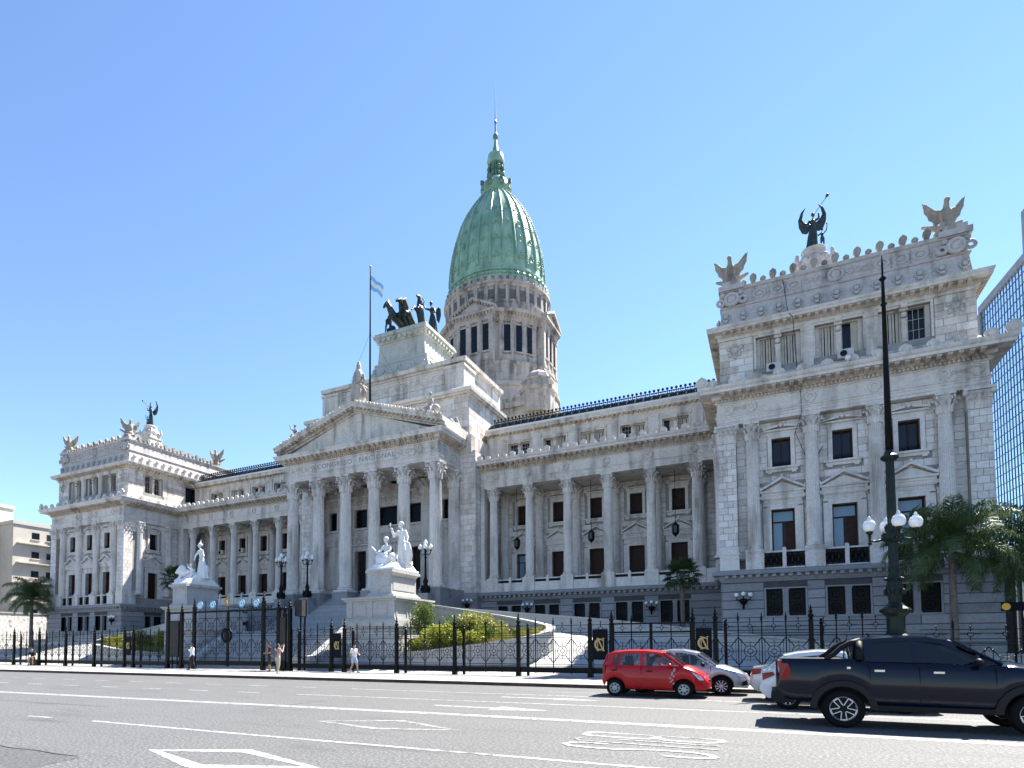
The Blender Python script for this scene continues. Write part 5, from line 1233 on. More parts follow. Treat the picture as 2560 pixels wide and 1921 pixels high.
# ================================================================== lamps
def candelabrum(label, x, y, z, h=5.1, globes=5, sc=1.0, group=None, mat='iron'):
    t = thing('street_lamp', label, 'lamp', (x, y, z), 0, group)
    m = MB(); m.box(-.42, .42, -.42, .42, 0, .5); m.box(-.48, .48, -.48, .48, .5, .62); pl = obj('plinth', m, 'granite', t)
    m = MB(); m.lathe([(.34, .62), (.36, .75), (.22, .95), (.26, 1.15), (.16, 1.4), (.22, 1.6), (.12, 1.8), (.09, 2.0), (.07, 3.4), (.11, 3.5), (.07, 3.6), (.09, 3.75), (.05, 3.85)], n=14)
    for k in range(4):
        a = k * PI / 2 + PI / 4; m.ball((.3 * math.cos(a), .3 * math.sin(a), .95), .13, 8, 6, sz=1.6); m.ball((.3 * math.cos(a), .3 * math.sin(a), 1.2), .08, 7, 5)
    obj('post', m, mat, t, True)
    zs = h - 1.25
    m = MB()
    for k in range(globes - 1):
        a = k * 2 * PI / (globes - 1) + .4; ca, sa = math.cos(a), math.sin(a)
        m.tube([(.05 * ca, .05 * sa, zs - .1), (.25 * ca, .25 * sa, zs - .2), (.42 * ca, .42 * sa, zs - .02), (.42 * ca, .42 * sa, zs + .16)], .035, 6)
        m.lathe([(.06, 0), (.12, .06), (.06, .1)], (.42 * ca, .42 * sa, zs + .14), 8)
    m.tube([(0, 0, zs - .1), (0, 0, zs + .55)], .045, 6); m.lathe([(.06, 0), (.12, .06), (.06, .1)], (0, 0, zs + .5), 8)
    obj('arms', m, mat, t, True)
    for k in range(globes):
        a = k * 2 * PI / max(1, globes - 1) + .4
        c = (.42 * math.cos(a), .42 * math.sin(a), zs + .24) if k < globes - 1 else (0, 0, zs + .6)
        m = MB(); m.lathe([(.07, 0), (.15, .05), (.18, .15), (.17, .25), (.11, .36), (.06, .4), (.07, .43), (.02, .49), (.004, .52)], c, 14); obj('globe', m, 'globe', t, True)
    return t
candelabrum('cast iron lamp with five white globes beside the women statue', 7.6, -6.75, 5.2, 5.15)
candelabrum('cast iron lamp with white globes in front of the second portico column from the left', -4.45, -6.75, 5.3, 5.05)
candelabrum('cast iron lamp with white globes in front of the leftmost portico column', -7.5, -6.75, 5.3, 5.05)
for x, z in ((7.6, 5.2), (-4.45, 5.3), (-7.5, 5.3)):
    o = obj('lamp_plinth', MB().box(x - .55, x + .55, -7.3, -6.0, 3.2, z), 'granite', stairs)

def sconce(label, x, y, z):
    t = thing('wall_lamp', label, 'lamp', (x, y, z), 0, 'three-globe wall lamps')
    m = MB(); m.lathe([(.02, -.55), (.08, -.4), (.05, -.3), (.2, -.12), (.26, .02), (.2, .1), (.06, .14)], (0, -.28, 0), 10); m.box(-.06, .06, -.3, .0, -.1, .05)
    m.tube([(-.2, -.28, .02), (-.36, -.28, .08), (-.38, -.28, .22)], .035, 6); m.tube([(.2, -.28, .02), (.36, -.28, .08), (.38, -.28, .22)], .035, 6); m.tube([(0, -.28, .1), (0, -.28, .3)], .035, 6)
    obj('bracket', m, 'iron', t, True)
    for dx, dz in ((-.38, .36), (0, .42), (.38, .36)): obj('globe', MB().ball((dx, -.28, dz), .13, 12, 8), 'globe', t, True)
sconce('three-globe wall lamp on the right pavilion basement, left of its windows', 30.3, -7.54, 4.35)
sconce('three-globe wall lamp on the right colonnade basement, beside the fan palm', 23.85, -.66, 4.5)
sconce('three-globe wall lamp on the right colonnade basement, close to the portico', 14.0, -.66, 4.7)
sconce('three-globe wall lamp on the left pavilion basement', -30.3, -7.54, 4.5)
t = sconce('small wall lamp on the pier base right of the portico', 9.0, -1.72, 5.15)

def lantern(label, x, y, zt, zb):
    t = thing('hanging_lantern', label, 'lantern', (x, y, zt), 0, 'lanterns hung between the colonnade columns')
    obj('chain', MB().tube([(0, 0, 0), (0, 0, zb - zt + .55)], .022, 5), 'iron', t)
    m = MB(); m.lathe([(.02, 1.0), (.06, .92), (.2, .78), (.28, .72), (.28, .68)], (0, 0, zb - zt - .4), 6); m.lathe([(.27, .12), (.2, .02), (.08, -.1), (.02, -.2)], (0, 0, zb - zt - .4), 6)
    for k in range(6): a = k * PI / 3; m.tube([(.25 * math.cos(a), .25 * math.sin(a), zb - zt - .28), (.27 * math.cos(a), .27 * math.sin(a), zb - zt + .3)], .02, 4)
    obj('cage', m, 'iron', t)
    obj('glass', MB().lathe([(.22, -.27), (.24, .29)], (0, 0, zb - zt), 6, cap=True), 'pane', t)
lantern('hanging lantern near the portico end of the right colonnade', 12.36, 1.2, 15.36, 10.6)
lantern('hanging lantern in the middle of the right colonnade', 18.86, 1.2, 15.36, 10.7)
lantern('hanging lantern next to the right pavilion, above the fan palm', 25.4, 1.2, 15.36, 10.66)

# the tall flag-mast lamp on the pavement
lamp = thing('mast_lamp', 'very tall dark green cast iron mast with four white globes behind the pickup', 'lamp', (35.97, -20.4, SWZ))
m = MB(); m.lathe([(.5, 0), (.5, .25), (.44, .3), (.42, 1.7), (.46, 1.75), (.46, 1.85), (.34, 1.95), (.29, 2.1), (.3, 2.6), (.46, 2.75), (.48, 2.9), (.34, 3.0), (.2, 3.15), (.27, 3.5), (.29, 3.7), (.23, 4.0), (.17, 4.3), (.2, 4.45), (.17, 4.55)], n=8); obj('pedestal', m, 'irongreen', lamp)
m = MB()
for k in range(8):
    a = k * PI / 4; m.ball((.29 * math.cos(a), .29 * math.sin(a), 3.55), .08, 6, 4, sz=1.6); m.ball((.46 * math.cos(a), .46 * math.sin(a), 2.82), .07, 6, 4)
    m.ball((.27 * math.cos(a), .27 * math.sin(a), 4.05), .07, 6, 4)
obj('pedestal_ornament', m, 'irongreen', lamp, True)
m = MB(); k = 24; prof = [(.17, 4.5), (.155, 6.2), (.14, 8.75)]; vs = []; fs = []
for r, z in prof:
    for i in range(k): a = 2 * PI * i / k; rr = r * (.9 if i % 2 else 1); vs.append((rr * math.cos(a), rr * math.sin(a), z))
for j in range(2):
    for i in range(k): fs.append((j * k + i, j * k + (i + 1) % k, (j + 1) * k + (i + 1) % k, (j + 1) * k + i))
m.add(vs, fs); m.lathe([(.2, 8.7), (.3, 8.78), (.3, 8.86), (.2, 8.95), (.13, 9.1)], n=16); m.lathe([(.24, 5.5), (.36, 5.6), (.36, 5.8), (.24, 5.95), (.26, 6.1), (.2, 6.2)], n=16); obj('fluted_shaft', m, 'irongreen', lamp)
m = MB(); m.lathe([(.13, 9.0), (.1, 12), (.07, 14.9), (.12, 14.95), (.07, 15.02), (.05, 15.9), (.1, 15.95), (.13, 16.0), (.04, 16.1), (.035, 16.6), (.01, 17.1)], n=12); obj('mast', m, 'iron', lamp, True)
for k, (dx, dy) in enumerate(((-.72, .1), (.72, -.1), (.1, -.72), (-.1, .72))):
    z0 = 5.65; m = MB(); m.tube([(dx * .3, dy * .3, z0), (dx * .7, dy * .7, z0 - .08), (dx, dy, z0 - .05), (dx, dy, z0 + .22)], [.06, .045, .045, .05], 7); m.ball((dx, dy, z0 - .15), .07, 7, 5); m.lathe([(.06, .2), (.13, .28), (.1, .34)], (dx, dy, z0), 10); arm = obj('arm', m, 'irongreen', lamp, True)
    m = MB(); m.lathe([(.1, 0), (.19, .06), (.23, .18), (.225, .28), (.17, .4), (.1, .44), (.11, .47), (.05, .5), (.06, .55), (.02, .6), (.004, .62)], (dx, dy, z0 + .33), 16); obj('globe', m, 'globe', arm, True)
# ================================================================== iron fence, gates, banners
FY = -20.3
def fx(u): return on_y(u, 1600, FY).x
def shared(name, fn, mat='iron', smooth=False): m = MB(); fn(m); return m.mesh(name, mat, smooth)
def mainpost(m, h=3.2, r=.085):
    m.box(-r, r, -r, r, 0, h - .62); m.box(-r - .03, r + .03, -r - .03, r + .03, 0, .3)
    m.lathe([(r, 0), (r * 1.25, .03), (r * .6, .07), (.1, .12), (.115, .19), (.08, .25), (.035, .28), (.07, .33), (.075, .38), (.035, .43), (.045, .46), (.004, .66)], (0, 0, h - .66), 10)
POST = shared('fence_post', mainpost); THIN = shared('fence_thin_post', lambda m: (m.box(-.022, .022, -.022, .022, .15, 2.6), m.lathe([(.022, 0), (.055, .06), (.025, .11), (.05, .15), (.03, .2), (.004, .38)], (0, 0, 2.55), 8)))
INPOST = shared('fence_back_post', lambda m: (m.box(-.06, .06, -.06, .06, 0, 2.35), m.ball((0, 0, 2.42), .08, 8, 6), m.ball((0, 0, 2.56), .06, 8, 6), m.box(-.05, .05, -.02, .3, 1.9, 1.96)))
RING = shared('fence_ring', lambda m: (m.torus((0, 0, 0), .235, .016, 'y', 20, 5), m.torus((0, 0, 0), .1, .016, 'y', 14, 5), m.box(-.235, -.1, -.01, .01, -.01, .01), m.box(.1, .235, -.01, .01, -.01, .01), m.box(-.01, .01, -.01, .01, .1, .44), m.box(-.01, .01, -.01, .01, -.44, -.1), m.box(-.4, -.24, -.01, .01, -.01, .01), m.box(.24, .4, -.01, .01, -.01, .01)))
SRING = shared('fence_small_ring', lambda m: (m.torus((0, 0, 0), .085, .014, 'y', 14, 5), m.box(-.012, .012, -.012, .012, .085, .27), m.box(-.012, .012, -.012, .012, -.24, -.085), m.box(-.3, -.085, -.01, .01, -.01, .01), m.box(.085, .3, -.01, .01, -.01, .01), m.ball((0, 0, .3), .035, 6, 4)))
BRACE = shared('fence_brace', lambda m: (m.tube([(.17, 0, .17), (.47, 0, .47)], .017, 5), m.ball((.37, 0, .37), .035, 6, 4), m.ball((.19, 0, .19), .028, 6, 4)))
FRAME = shared('fence_frame', lambda m: (m.box(-.37, -.35, -.01, .01, -.5, .5), m.box(.35, .37, -.01, .01, -.5, .5), m.box(-.4, .4, -.01, .01, .36, .38), m.box(-.4, .4, -.01, .01, -.38, -.36)))
def bay(t, x0, x1, cells=3, z=SWZ, y=FY, low=0.0, plate=True):
    zs = (2.5, 2.15, 2.03, 1.92, .6, .5)
    for q in zs:
        link('rail', MB().box(x0, x1, -.014, .014, q - .014, q + .014).mesh('rail', 'iron'), t, (0, y, z - low))
    if plate: link('base_plate', MB().box(x0, x1, -.03, .03, .19, .46).mesh('base_plate', 'iron'), t, (0, y, z - low))
    w = (x1 - x0) / cells
    for i in range(cells):
        c = x0 + w * (i + .5); sx = w / .94
        if i: link('bar', THIN, t, (x0 + w * i, y, z - low))
        link('ring', RING, t, (c, y, z + 1.26 - low)); link('small_ring', SRING, t, (c, y, z + 2.32 - low), 0, (min(1.3, sx), 1, 1)); link('ring_frame', FRAME, t, (c, y, z + 1.26 - low), 0, (sx, 1, 1))
        for ex, ez in ((1, 1), (-1, 1), (1, -1), (-1, -1)): link('brace', BRACE, t, (c, y, z + 1.26 - low), 0, (ex * sx, 1, ez * 1.28))
def fence(label, us, gaps=(), back=True):
    t = thing('iron_fence', label, 'fence', (0, 0, 0))
    xs = [fx(u) if u is not None else None for u in us]
    for i, x in enumerate(xs):
        link('post', POST, t, (x, FY, SWZ))
        if back and i % 1 == 0 and i < len(xs) - 1 and xs[i + 1] - x > 1.5: link('back_post', INPOST, t, (x + .38, FY + .35, SWZ))
    for i, (a, b) in enumerate(zip(xs[:-1], xs[1:])):
        if i in gaps: continue
        bay(t, a, b, max(1, round((b - a) / 1.0)))
    return t
xl = fx(35.8); 
fl_ = fence('ornate black iron fence left of the tall gate', [35.8, 98.7, 165, 236.5, 312, 334, 418.8])
for k in range(6): link('post', POST, fl_, (xl - 3.6 * (k + 1), FY, SWZ)); bay(fl_, xl - 3.6 * (k + 1), xl - 3.6 * k, 3)
fence('ornate black iron fence in front of the planted bed, right of the tall gate', [726.7, 828.5, 861, 991.7, 1136.7, 1296, 1475, 1529])
fr_ = fence('ornate black iron fence behind the cars, right of the small gate', [1732.6, 1789, 2028.6, 2225])
# low fence beyond the mast
lo = thing('iron_fence', 'lower black iron fence with spear tops in front of the right palm', 'fence', (0, 0, 0))
x0 = 36.7
for k in range(3): bay(lo, x0 + k * 2.0, x0 + (k + 1) * 2.0, 2, low=.42)
for k in range(26): link('spear', THIN, lo, (x0 + 5.3 + k * .16, FY - .12 + .1 * (k % 2), SWZ - .4))
# small double gate between the two banners
sg = thing('iron_gate', 'low black double gate between the two gold-lettered banners, behind the red car', 'gate', (0, 0, 0))
a, b = fx(1529), fx(1732.6)
for x in (a + .06, (a + b) / 2, b - .06): link('post', MB().box(-.06, .06, -.06, .06, .05, 2.5).mesh('gate_post', 'iron'), sg, (x, FY, SWZ))
for q in (2.52, 2.12, .45): link('rail', MB().box(a, b, -.03, .03, q - .035, q + .035).mesh('rail', 'iron'), sg, (0, FY, SWZ))
bay(sg, a + .1, (a + b) / 2 - .06, 2); bay(sg, (a + b) / 2 + .06, b - .1, 2)
# the tall main gate
mg = thing('iron_gate', 'tall black main gate with a round seal and blue and white roundels above', 'gate', (0, 0, 0))
gp = [fx(u) for u in (420.5, 454.6, 486, 659, 697, 712.6, 725)]
for i, (x, h) in enumerate(zip(gp, (4.6, 4.55, 4.85, 5.05, 4.6, 4.2, 4.5))): link('post', shared('gate_post_%d' % i, lambda m: mainpost(m, h, .1)), mg, (x, FY - .02, SWZ))
GZ = 3.85
for q, th in ((GZ, .06), (.42, .14)): link('rail', MB().box(gp[0], gp[-1], -.05, .05, q - th, q + th).mesh('gate_rail', 'iron'), mg, (0, FY, SWZ))
for q in (3.4, 2.35, 2.2, .75): link('rail', MB().box(gp[1], gp[4], -.016, .016, q - .016, q + .016).mesh('gate_rail', 'iron'), mg, (0, FY, SWZ))
link('post', MB().box(-.07, .07, -.07, .07, .2, GZ).mesh('gate_post_c', 'iron'), mg, ((gp[2] + gp[3]) / 2, FY, SWZ))
xs = [gp[1] + (gp[2] - gp[1]) / 2] + [gp[2] + (gp[3] - gp[2]) * (i + .5) / 6 for i in range(6)] + [(gp[3] + gp[4]) / 2]
for i in range(7): link('bar', MB().box(-.02, .02, -.02, .02, .3, GZ + .75).mesh('gate_bar', 'iron'), mg, (gp[2] + (gp[3] - gp[2]) * i / 6, FY, SWZ))
for x in xs:
    for zc in (1.45, 2.85):
        if zc == 2.85 and abs(x - (gp[2] + gp[3]) / 2) < .1: continue
        link('ring', RING, mg, (x, FY, SWZ + zc))
        for ex, ez in ((1, 1), (-1, 1), (1, -1), (-1, -1)): link('brace', BRACE, mg, (x, FY, SWZ + zc), 0, (ex * .95, 1, ez * 1.15))
m = MB(); m.torus((0, 0, 0), .46, .05, 'y', 24, 6); m.torus((0, 0, 0), .36, .03, 'y', 24, 5); m.ball((0, 0, 0), .24, 14, 8, sy=.25, sz=1.3); m.torus((0, 0, 0), .24, .03, 'y', 16, 5, sz=1.3)
for k in range(16): a = k * PI / 8; m.ball((.41 * math.cos(a), -.02, .41 * math.sin(a)), .05, 6, 4)
link('seal', m.mesh('gate_seal', 'iron', True), mg, ((gp[2] + gp[3]) / 2, FY - .1, SWZ + 2.25))
for i, x in enumerate([(gp[2] * (1 - t_) + gp[3] * t_) for t_ in (.1, .29, .5, .71, .91)]):
    if i == 2: continue
    t = thing('cockade_roundel', ['first', 'second', '', 'third', 'fourth'][i] + ' blue and white roundel from the left above the gate', 'roundel', (x, FY - .1, SWZ + 4.3), 0, 'blue and white roundels above the gate')
    for nm, r0, r1, mt, dy_ in (('outer_ring', .27, .17, 'cockblue', 0), ('middle_ring', .17, .09, 'white', 0), ('centre', .09, .0005, 'cockblue', 0)):
        m = MB(); vs = []; n = 28
        m.fr = Fr((0, 0, 0), (1, 0, 0), (0, -1, 0))
        m.add([(r * math.cos(2 * PI * k / n), nn, r * math.sin(2 * PI * k / n)) for r, nn in ((r0, 0), (r0, .03), (r1, .03)) for k in range(n)], [(j * n + k, j * n + (k + 1) % n, (j + 1) * n + (k + 1) % n, (j + 1) * n + k) for j in range(2) for k in range(n)]); obj(nm, m, mt, t)
    obj('stem', MB().box(-.012, .012, -.01, .01, -.48, -.2), 'iron', t)
def monogram(m, h, d=.02):
    """letters N and C interlaced, in the x-z plane, front towards -y"""
    w = h * .62; f = Fr((0, 0, 0), (1, 0, 0), (0, -1, 0)); m.fr = f
    R0 = h * .4; n = 22; pts = []
    for i in range(n + 1):
        a = R(48 + 264 * i / n); th = h * (.035 + .05 * math.sin(PI * i / n)); pts.append(((R0 + th) * math.cos(a) * .9, (R0 + th) * math.sin(a), (R0 - th) * math.cos(a) * .9, (R0 - th) * math.sin(a)))
    for p, q in zip(pts[:-1], pts[1:]): m.poly([(p[0] - h * .03, p[1]), (q[0] - h * .03, q[1]), (q[2] - h * .03, q[3]), (p[2] - h * .03, p[3])], 0, d)
    for x in (-.2 * h, .24 * h):
        m.box(x - h * .03, x + h * .03, d * .5, d * 1.6, -h * .5, h * .5); m.box(x - h * .1, x + h * .1, d * .4, d * 1.7, h * .46, h * .5); m.box(x - h * .1, x + h * .1, d * .4, d * 1.7, -h * .5, -h * .46)
    m.poly([(-.25 * h, h * .48), (-.12 * h, h * .48), (.29 * h, -h * .48), (.17 * h, -h * .48)], d * .6, d * 1.8); m.fr = None
m = MB(); monogram(m, .55, .03)
t = obj('gilded_monogram', m, 'golddull', None, loc=((gp[2] + gp[3]) / 2, FY - .1, SWZ + 4.45)); tag(t, 'gilded NC monogram on top of the main gate between the roundels', 'emblem')
MONO = MB(); monogram(MONO, .62, .008); MONO = MONO.mesh('monogram', 'gold')
M['banner'] = plain('black_banner', (0.004, 0.0045, 0.009), 0.6, 0, .3, 2, 0, .1)
def banner(label, u0, u1, v0, v1):
    p0, p1 = on_y(u0, v1, FY - .12), on_y(u1, v0, FY - .12); w = (p1.x - p0.x) / 2; h = p1.z - p0.z
    t = thing('fence_banner', label, 'banner', ((p0.x + p1.x) / 2, FY - .13, p0.z), 0, 'black banners with a gold NC monogram')
    m = MB(); n = 8
    vs = [(-w + 2 * w * i / n, .02 * math.sin(i * 1.1) * (j % 2), h * j / 6) for j in range(7) for i in range(n + 1)]; vs += [(x, y + .012, z) for x, y, z in vs]; k = 7 * (n + 1)
    fs = [(j * (n + 1) + i, j * (n + 1) + i + 1, (j + 1) * (n + 1) + i + 1, (j + 1) * (n + 1) + i) for j in range(6) for i in range(n)]; fs += [tuple(q + k for q in f_)[::-1] for f_ in fs]
    obj('cloth', m.add(vs, fs), 'banner', t); link('monogram', MONO, t, (0, -.035, h * .5), 0, min(1.05, w / .34))
    obj('pole', MB().box(-w - .03, -w, .0, .03, -p0.z + SWZ, h), 'iron', t)
banner('black banner with gold NC monogram left of the tall gate', 315.5, 328, 1591, 1638)
banner('black banner with gold NC monogram on the fence behind the walking woman', 834.5, 853, 1583, 1645)
banner('black banner with gold NC monogram left of the red car roof', 1484, 1519, 1573, 1650)
banner('black banner with gold NC monogram behind the silver car', 1742, 1779, 1570, 1645)
# boards and boxes by the gate
M['board'] = plain('weathered_board', (0.03, 0.026, 0.021), 0.8, 0, .35, 3)
def board(label, u0, u1, v0, v1, y=FY - .15, d=.06, mat='board', legs=True):
    p0, p1 = on_y(u0, v1, y), on_y(u1, v0, y); t = thing('notice_board', label, 'board', ((p0.x + p1.x) / 2, y, SWZ)); w = (p1.x - p0.x) / 2
    obj('panel', MB().box(-w, w, 0, d, p0.z - SWZ, p1.z - SWZ), mat, t); obj('frame', MB().box(-w - .03, w + .03, d, d + .03, p0.z - SWZ - .03, p1.z - SWZ + .03), 'iron', t)
    if legs:
        for e in (-1, 1): obj('leg', MB().box(e * w * .6 - .04, e * w * .6 + .04, d, d + .06, 0, p1.z - SWZ), 'iron', t)
board('tall weathered board behind bars left of the tall gate', 424, 446, 1553, 1642)
board('narrow dark board right of the tall gate', 699, 713, 1545, 1652)
board('brown wooden box high on the fence, right of the tall gate', 737, 755, 1500, 1541, FY + .3, .4)
# litter on the pavement by the fence
m = MB(); m.fr = None
vs = [(x * .28, y * .12, .012 + .03 * abs(math.sin(x * 5 + y * 3))) for x in (-1, -.5, 0, .5, 1) for y in (-1, 0, 1)]
m.add(vs, [(i * 3 + j, i * 3 + j + 1, i * 3 + j + 4, i * 3 + j + 3) for i in range(4) for j in range(2)])
M['redcloth'] = plain('red_cloth', (0.5, 0.1, 0.07), 0.8)
o = obj('dropped_cloth', m, 'redcloth', None, loc=(*on_z(973, 1676, SWZ).xy, SWZ)); tag(o, 'small red cloth lying on the pavement under the fence', 'cloth')
# ================================================================== sculpture
class Sculpt(MB):
    def cap(s, a, b, r0, r1=None, n=10):
        r1 = r0 if r1 is None else r1; a = Vector(a); b = Vector(b)
        s.tube([a, a.lerp(b, .5), b], [r0, (r0 + r1) / 2, r1], n); s.ball(a, r0, n, 6); s.ball(b, r1, n, 6); return s
    def chain(s, pts, rs, n=10):
        for i in range(len(pts) - 1): s.cap(pts[i], pts[i + 1], rs[i], rs[i + 1], n)
        return s
    def ell(s, c, r, rot=None, n=12, m=8):
        vs = []; fs = []
        Q = rot.to_matrix() if rot is not None else Matrix.Identity(3)
        for j in range(m + 1):
            p = PI * j / m
            for i in range(n):
                a = 2 * PI * i / n; v = Q @ Vector((r[0] * math.sin(p) * math.cos(a), r[1] * math.sin(p) * math.sin(a), -r[2] * math.cos(p))); vs.append((c[0] + v.x, c[1] + v.y, c[2] + v.z))
        for j in range(m):
            for i in range(n): fs.append((j * n + i, j * n + (i + 1) % n, (j + 1) * n + (i + 1) % n, (j + 1) * n + i))
        s.add(vs, fs); return s
    def robe(s, axis, folds=9, amp=.12, n=40, ph=0.0):
        """axis: [(centre, rx, ry)] from top to bottom"""
        vs = []; fs = []
        for j, (c, rx, ry) in enumerate(axis):
            k = amp * min(1, j / 2)
            for i in range(n):
                a = 2 * PI * i / n; q = 1 + k * math.sin(folds * a + ph + .5 * math.sin(3 * a + j * .4)); vs.append((c[0] + rx * q * math.cos(a), c[1] + ry * q * math.sin(a), c[2]))
        for j in range(len(axis) - 1):
            for i in range(n): fs.append((j * n + i, (j + 1) * n + i, (j + 1) * n + (i + 1) % n, j * n + (i + 1) % n))
        fs.append(tuple(range(n))); fs.append(tuple((len(axis) - 1) * n + i for i in range(n))[::-1])
        s.add(vs, fs); return s
    def plate(s, pts, th, bend=None):
        """thick plate from a polygon of 3-D points (fan)"""
        P = [Vector(p) for p in pts]; nrm = (P[1] - P[0]).cross(P[-1] - P[0]).normalized() * th / 2; k = len(P)
        s.add([tuple(p + nrm) for p in P] + [tuple(p - nrm) for p in P], [tuple(range(k)), tuple(range(k, 2 * k))[::-1]] + [(i, k + i, k + (i + 1) % k, (i + 1) % k) for i in range(k)]); return s
def carve(name, mb, mat, parent=None, voxel=.03, loc=None, rz=0.0, smooth_it=2, scale=None):
    me = mb.mesh(name, mat, True); o = link(name, me, parent, loc, rz, scale)
    r = o.modifiers.new('remesh', 'REMESH'); r.mode = 'VOXEL'; r.voxel_size = voxel; r.use_smooth_shade = True
    if smooth_it: q = o.modifiers.new('smooth', 'SMOOTH'); q.iterations = smooth_it; q.factor = .5
    return o
def head(s, c, h, yaw=0.0, hair=True, bun=True):
    """head of height h centred at c, facing -y turned by yaw"""
    c = Vector(c); f = Vector((math.sin(yaw), -math.cos(yaw), 0))
    s.ell(c + Vector((0, 0, .06 * h)), (.36 * h, .40 * h, .44 * h)); s.ell(c + f * .08 * h - Vector((0, 0, .2 * h)), (.27 * h, .28 * h, .3 * h))
    s.ell(c + f * .42 * h - Vector((0, 0, .04 * h)), (.06 * h, .07 * h, .12 * h)); s.ell(c + f * .34 * h - Vector((0, 0, .27 * h)), (.1 * h, .06 * h, .04 * h))
    e = Vector((-f.y, f.x, 0))
    for q in (-1, 1): s.ell(c + e * q * .36 * h - Vector((0, 0, .02 * h)), (.06 * h, .08 * h, .11 * h)); s.ell(c + f * .34 * h + e * q * .14 * h + Vector((0, 0, .12 * h)), (.1 * h, .06 * h, .04 * h))
    if hair:
        s.ell(c - f * .06 * h + Vector((0, 0, .2 * h)), (.42 * h, .44 * h, .36 * h))
        if bun: s.ell(c - f * .42 * h + Vector((0, 0, .12 * h)), (.2 * h, .2 * h, .18 * h))
def torso(s, pel, neck, w, front=(0, -1, 0), bust=True):
    pel = Vector(pel); neck = Vector(neck); f = Vector(front); ax = neck - pel; L_ = ax.length; e = f.cross(ax).normalized()
    s.ell(pel, (w * .5, w * .38, L_ * .24)); s.cap(pel, pel + ax * .5, w * .38, w * .36); s.ell(pel + ax * .7, (w * .5, w * .34, L_ * .27)); s.cap(neck - ax * .12 - e * w * .46, neck - ax * .12 + e * w * .46, w * .17); s.cap(neck - ax * .1, neck + ax * .14, w * .16, w * .14)
    if bust:
        for q in (-1, 1): s.ell(pel + ax * .66 + f * w * .3 + e * q * w * .22, (w * .19, w * .18, w * .18))

# --- right marble group: seated woman with a sword hilt, standing woman behind her
g = thing('statue_group', 'white marble group of a standing and a seated woman on the right pedestal', 'statue', (9.52, -14.6, 6.58), 0, 'white marble statue groups'); g.scale = (1.1, 1.02, 1.02)
m = Sculpt(); m.box(-.95, .95, -1.6, 1.6, 0, .16); m.taper((-.9, .85, -1.45, 1.5), (-.55, .7, -1.0, 1.3), .16, .5); m.ell((-.35, -1.0, .3), (.5, .5, .22)); m.ell((.5, .6, .6), (.42, .7, .45)); m.ell((-.3, .3, .5), (.5, .6, .35))
carve('rock_base', m, 'statue', g, .035)
m = Sculpt(); b = (.42, .35, .8)
m.robe([((.42, .35, 2.05), .2, .16), ((.43, .35, 1.75), .26, .22), ((.44, .36, 1.3), .3, .26), ((.46, .38, .9), .35, .3), ((.48, .4, .62), .4, .34)], 9, .13)
torso(m, (.42, .35, 1.98), (.4, .33, 2.82), .5); head(m, (.36, .28, 3.18), .42, -.5)
m.chain([(.64, .33, 2.72), (.82, .3, 2.3), (.86, .12, 1.95)], [.11, .09, .065]); m.cap((.86, .1, 1.93), (.88, .06, 1.82), .07, .04)
m.chain([(.16, .3, 2.72), (-.06, .18, 2.42), (-.1, .0, 2.8)], [.11, .09, .06]); m.ell((-.1, -.02, 2.88), (.06, .05, .09)); m.cap((-.11, -.02, 2.6), (-.2, -.06, 3.15), .03, .025); m.ell((-.2, -.06, 3.2), (.06, .05, .1))
m.robe([((.92, .2, 1.95), .1, .08), ((.95, .22, 1.5), .2, .13), ((.95, .25, 1.0), .22, .16), ((.92, .3, .6), .16, .14)], 5, .16)
carve('standing_woman', m, 'statue', g, .026)
m = Sculpt(); torso(m, (-.22, -.35, .98), (-.26, -.42, 1.78), .48); head(m, (-.28, -.46, 2.12), .4, -.3)
for dx in (-.2, .14): m.chain([(-.22 + dx, -.4, .95), (-.26 + dx * 1.3, -.98, .92), (-.28 + dx * 1.2, -1.08, .42)], [.2, .17, .1]); m.ell((-.28 + dx * 1.2, -1.22, .34), (.09, .18, .07))
m.robe([((-.24, -.62, 1.08), .32, .4), ((-.26, -.72, .85), .4, .5), ((-.27, -.76, .55), .42, .48), ((-.27, -.78, .3), .46, .5)], 10, .1)
m.chain([(-.46, -.42, 1.68), (-.6, -.62, 1.36), (-.62, -.95, 1.22)], [.1, .085, .06]); m.chain([(-.02, -.42, 1.68), (.12, -.6, 1.34), (-.1, -.9, 1.18)], [.1, .085, .06]); m.cap((-.5, -.9, 1.1), (-.95, -1.05, 1.62), .055, .05); m.ell((-.2, -.9, 1.12), (.3, .2, .12)); m.ell((.25, -.5, .95), (.25, .4, .3))
carve('seated_woman', m, 'statue', g, .024)

# --- left marble group: lion, child, tall draped woman
g = thing('statue_group', 'white marble group of a lion and a tall draped woman on the left pedestal', 'statue', (-9.52, -14.6, 6.58), 0, 'white marble statue groups')
m = Sculpt(); m.box(-.95, .95, -1.6, 1.6, 0, .16); m.taper((-.9, .9, -1.5, 1.5), (-.7, .75, -1.2, 1.2), .16, .5); m.ell((-.5, -.2, .5), (.5, .7, .3)); m.ell((.5, .0, .6), (.5, .7, .4)); carve('rock_base', m, 'statue', g, .035)
m = Sculpt(); m.ell((-.62, -.35, 1.0), (.42, .5, .36)); m.ell((-.25, .1, .85), (.4, .5, .34)); m.ell((-.95, -.55, 1.22), (.4, .38, .42)); m.ell((-1.22, -.68, 1.2), (.22, .22, .24)); m.ell((-1.4, -.74, 1.1), (.14, .13, .13)); m.ell((-1.0, -.5, 1.5), (.28, .25, .2))
for q in (0, 1, 2, 3, 4, 5, 6, 7): a = q * PI / 4; m.ell((-.98, -.55 + .3 * math.cos(a), 1.22 + .36 * math.sin(a)), (.16, .13, .13))
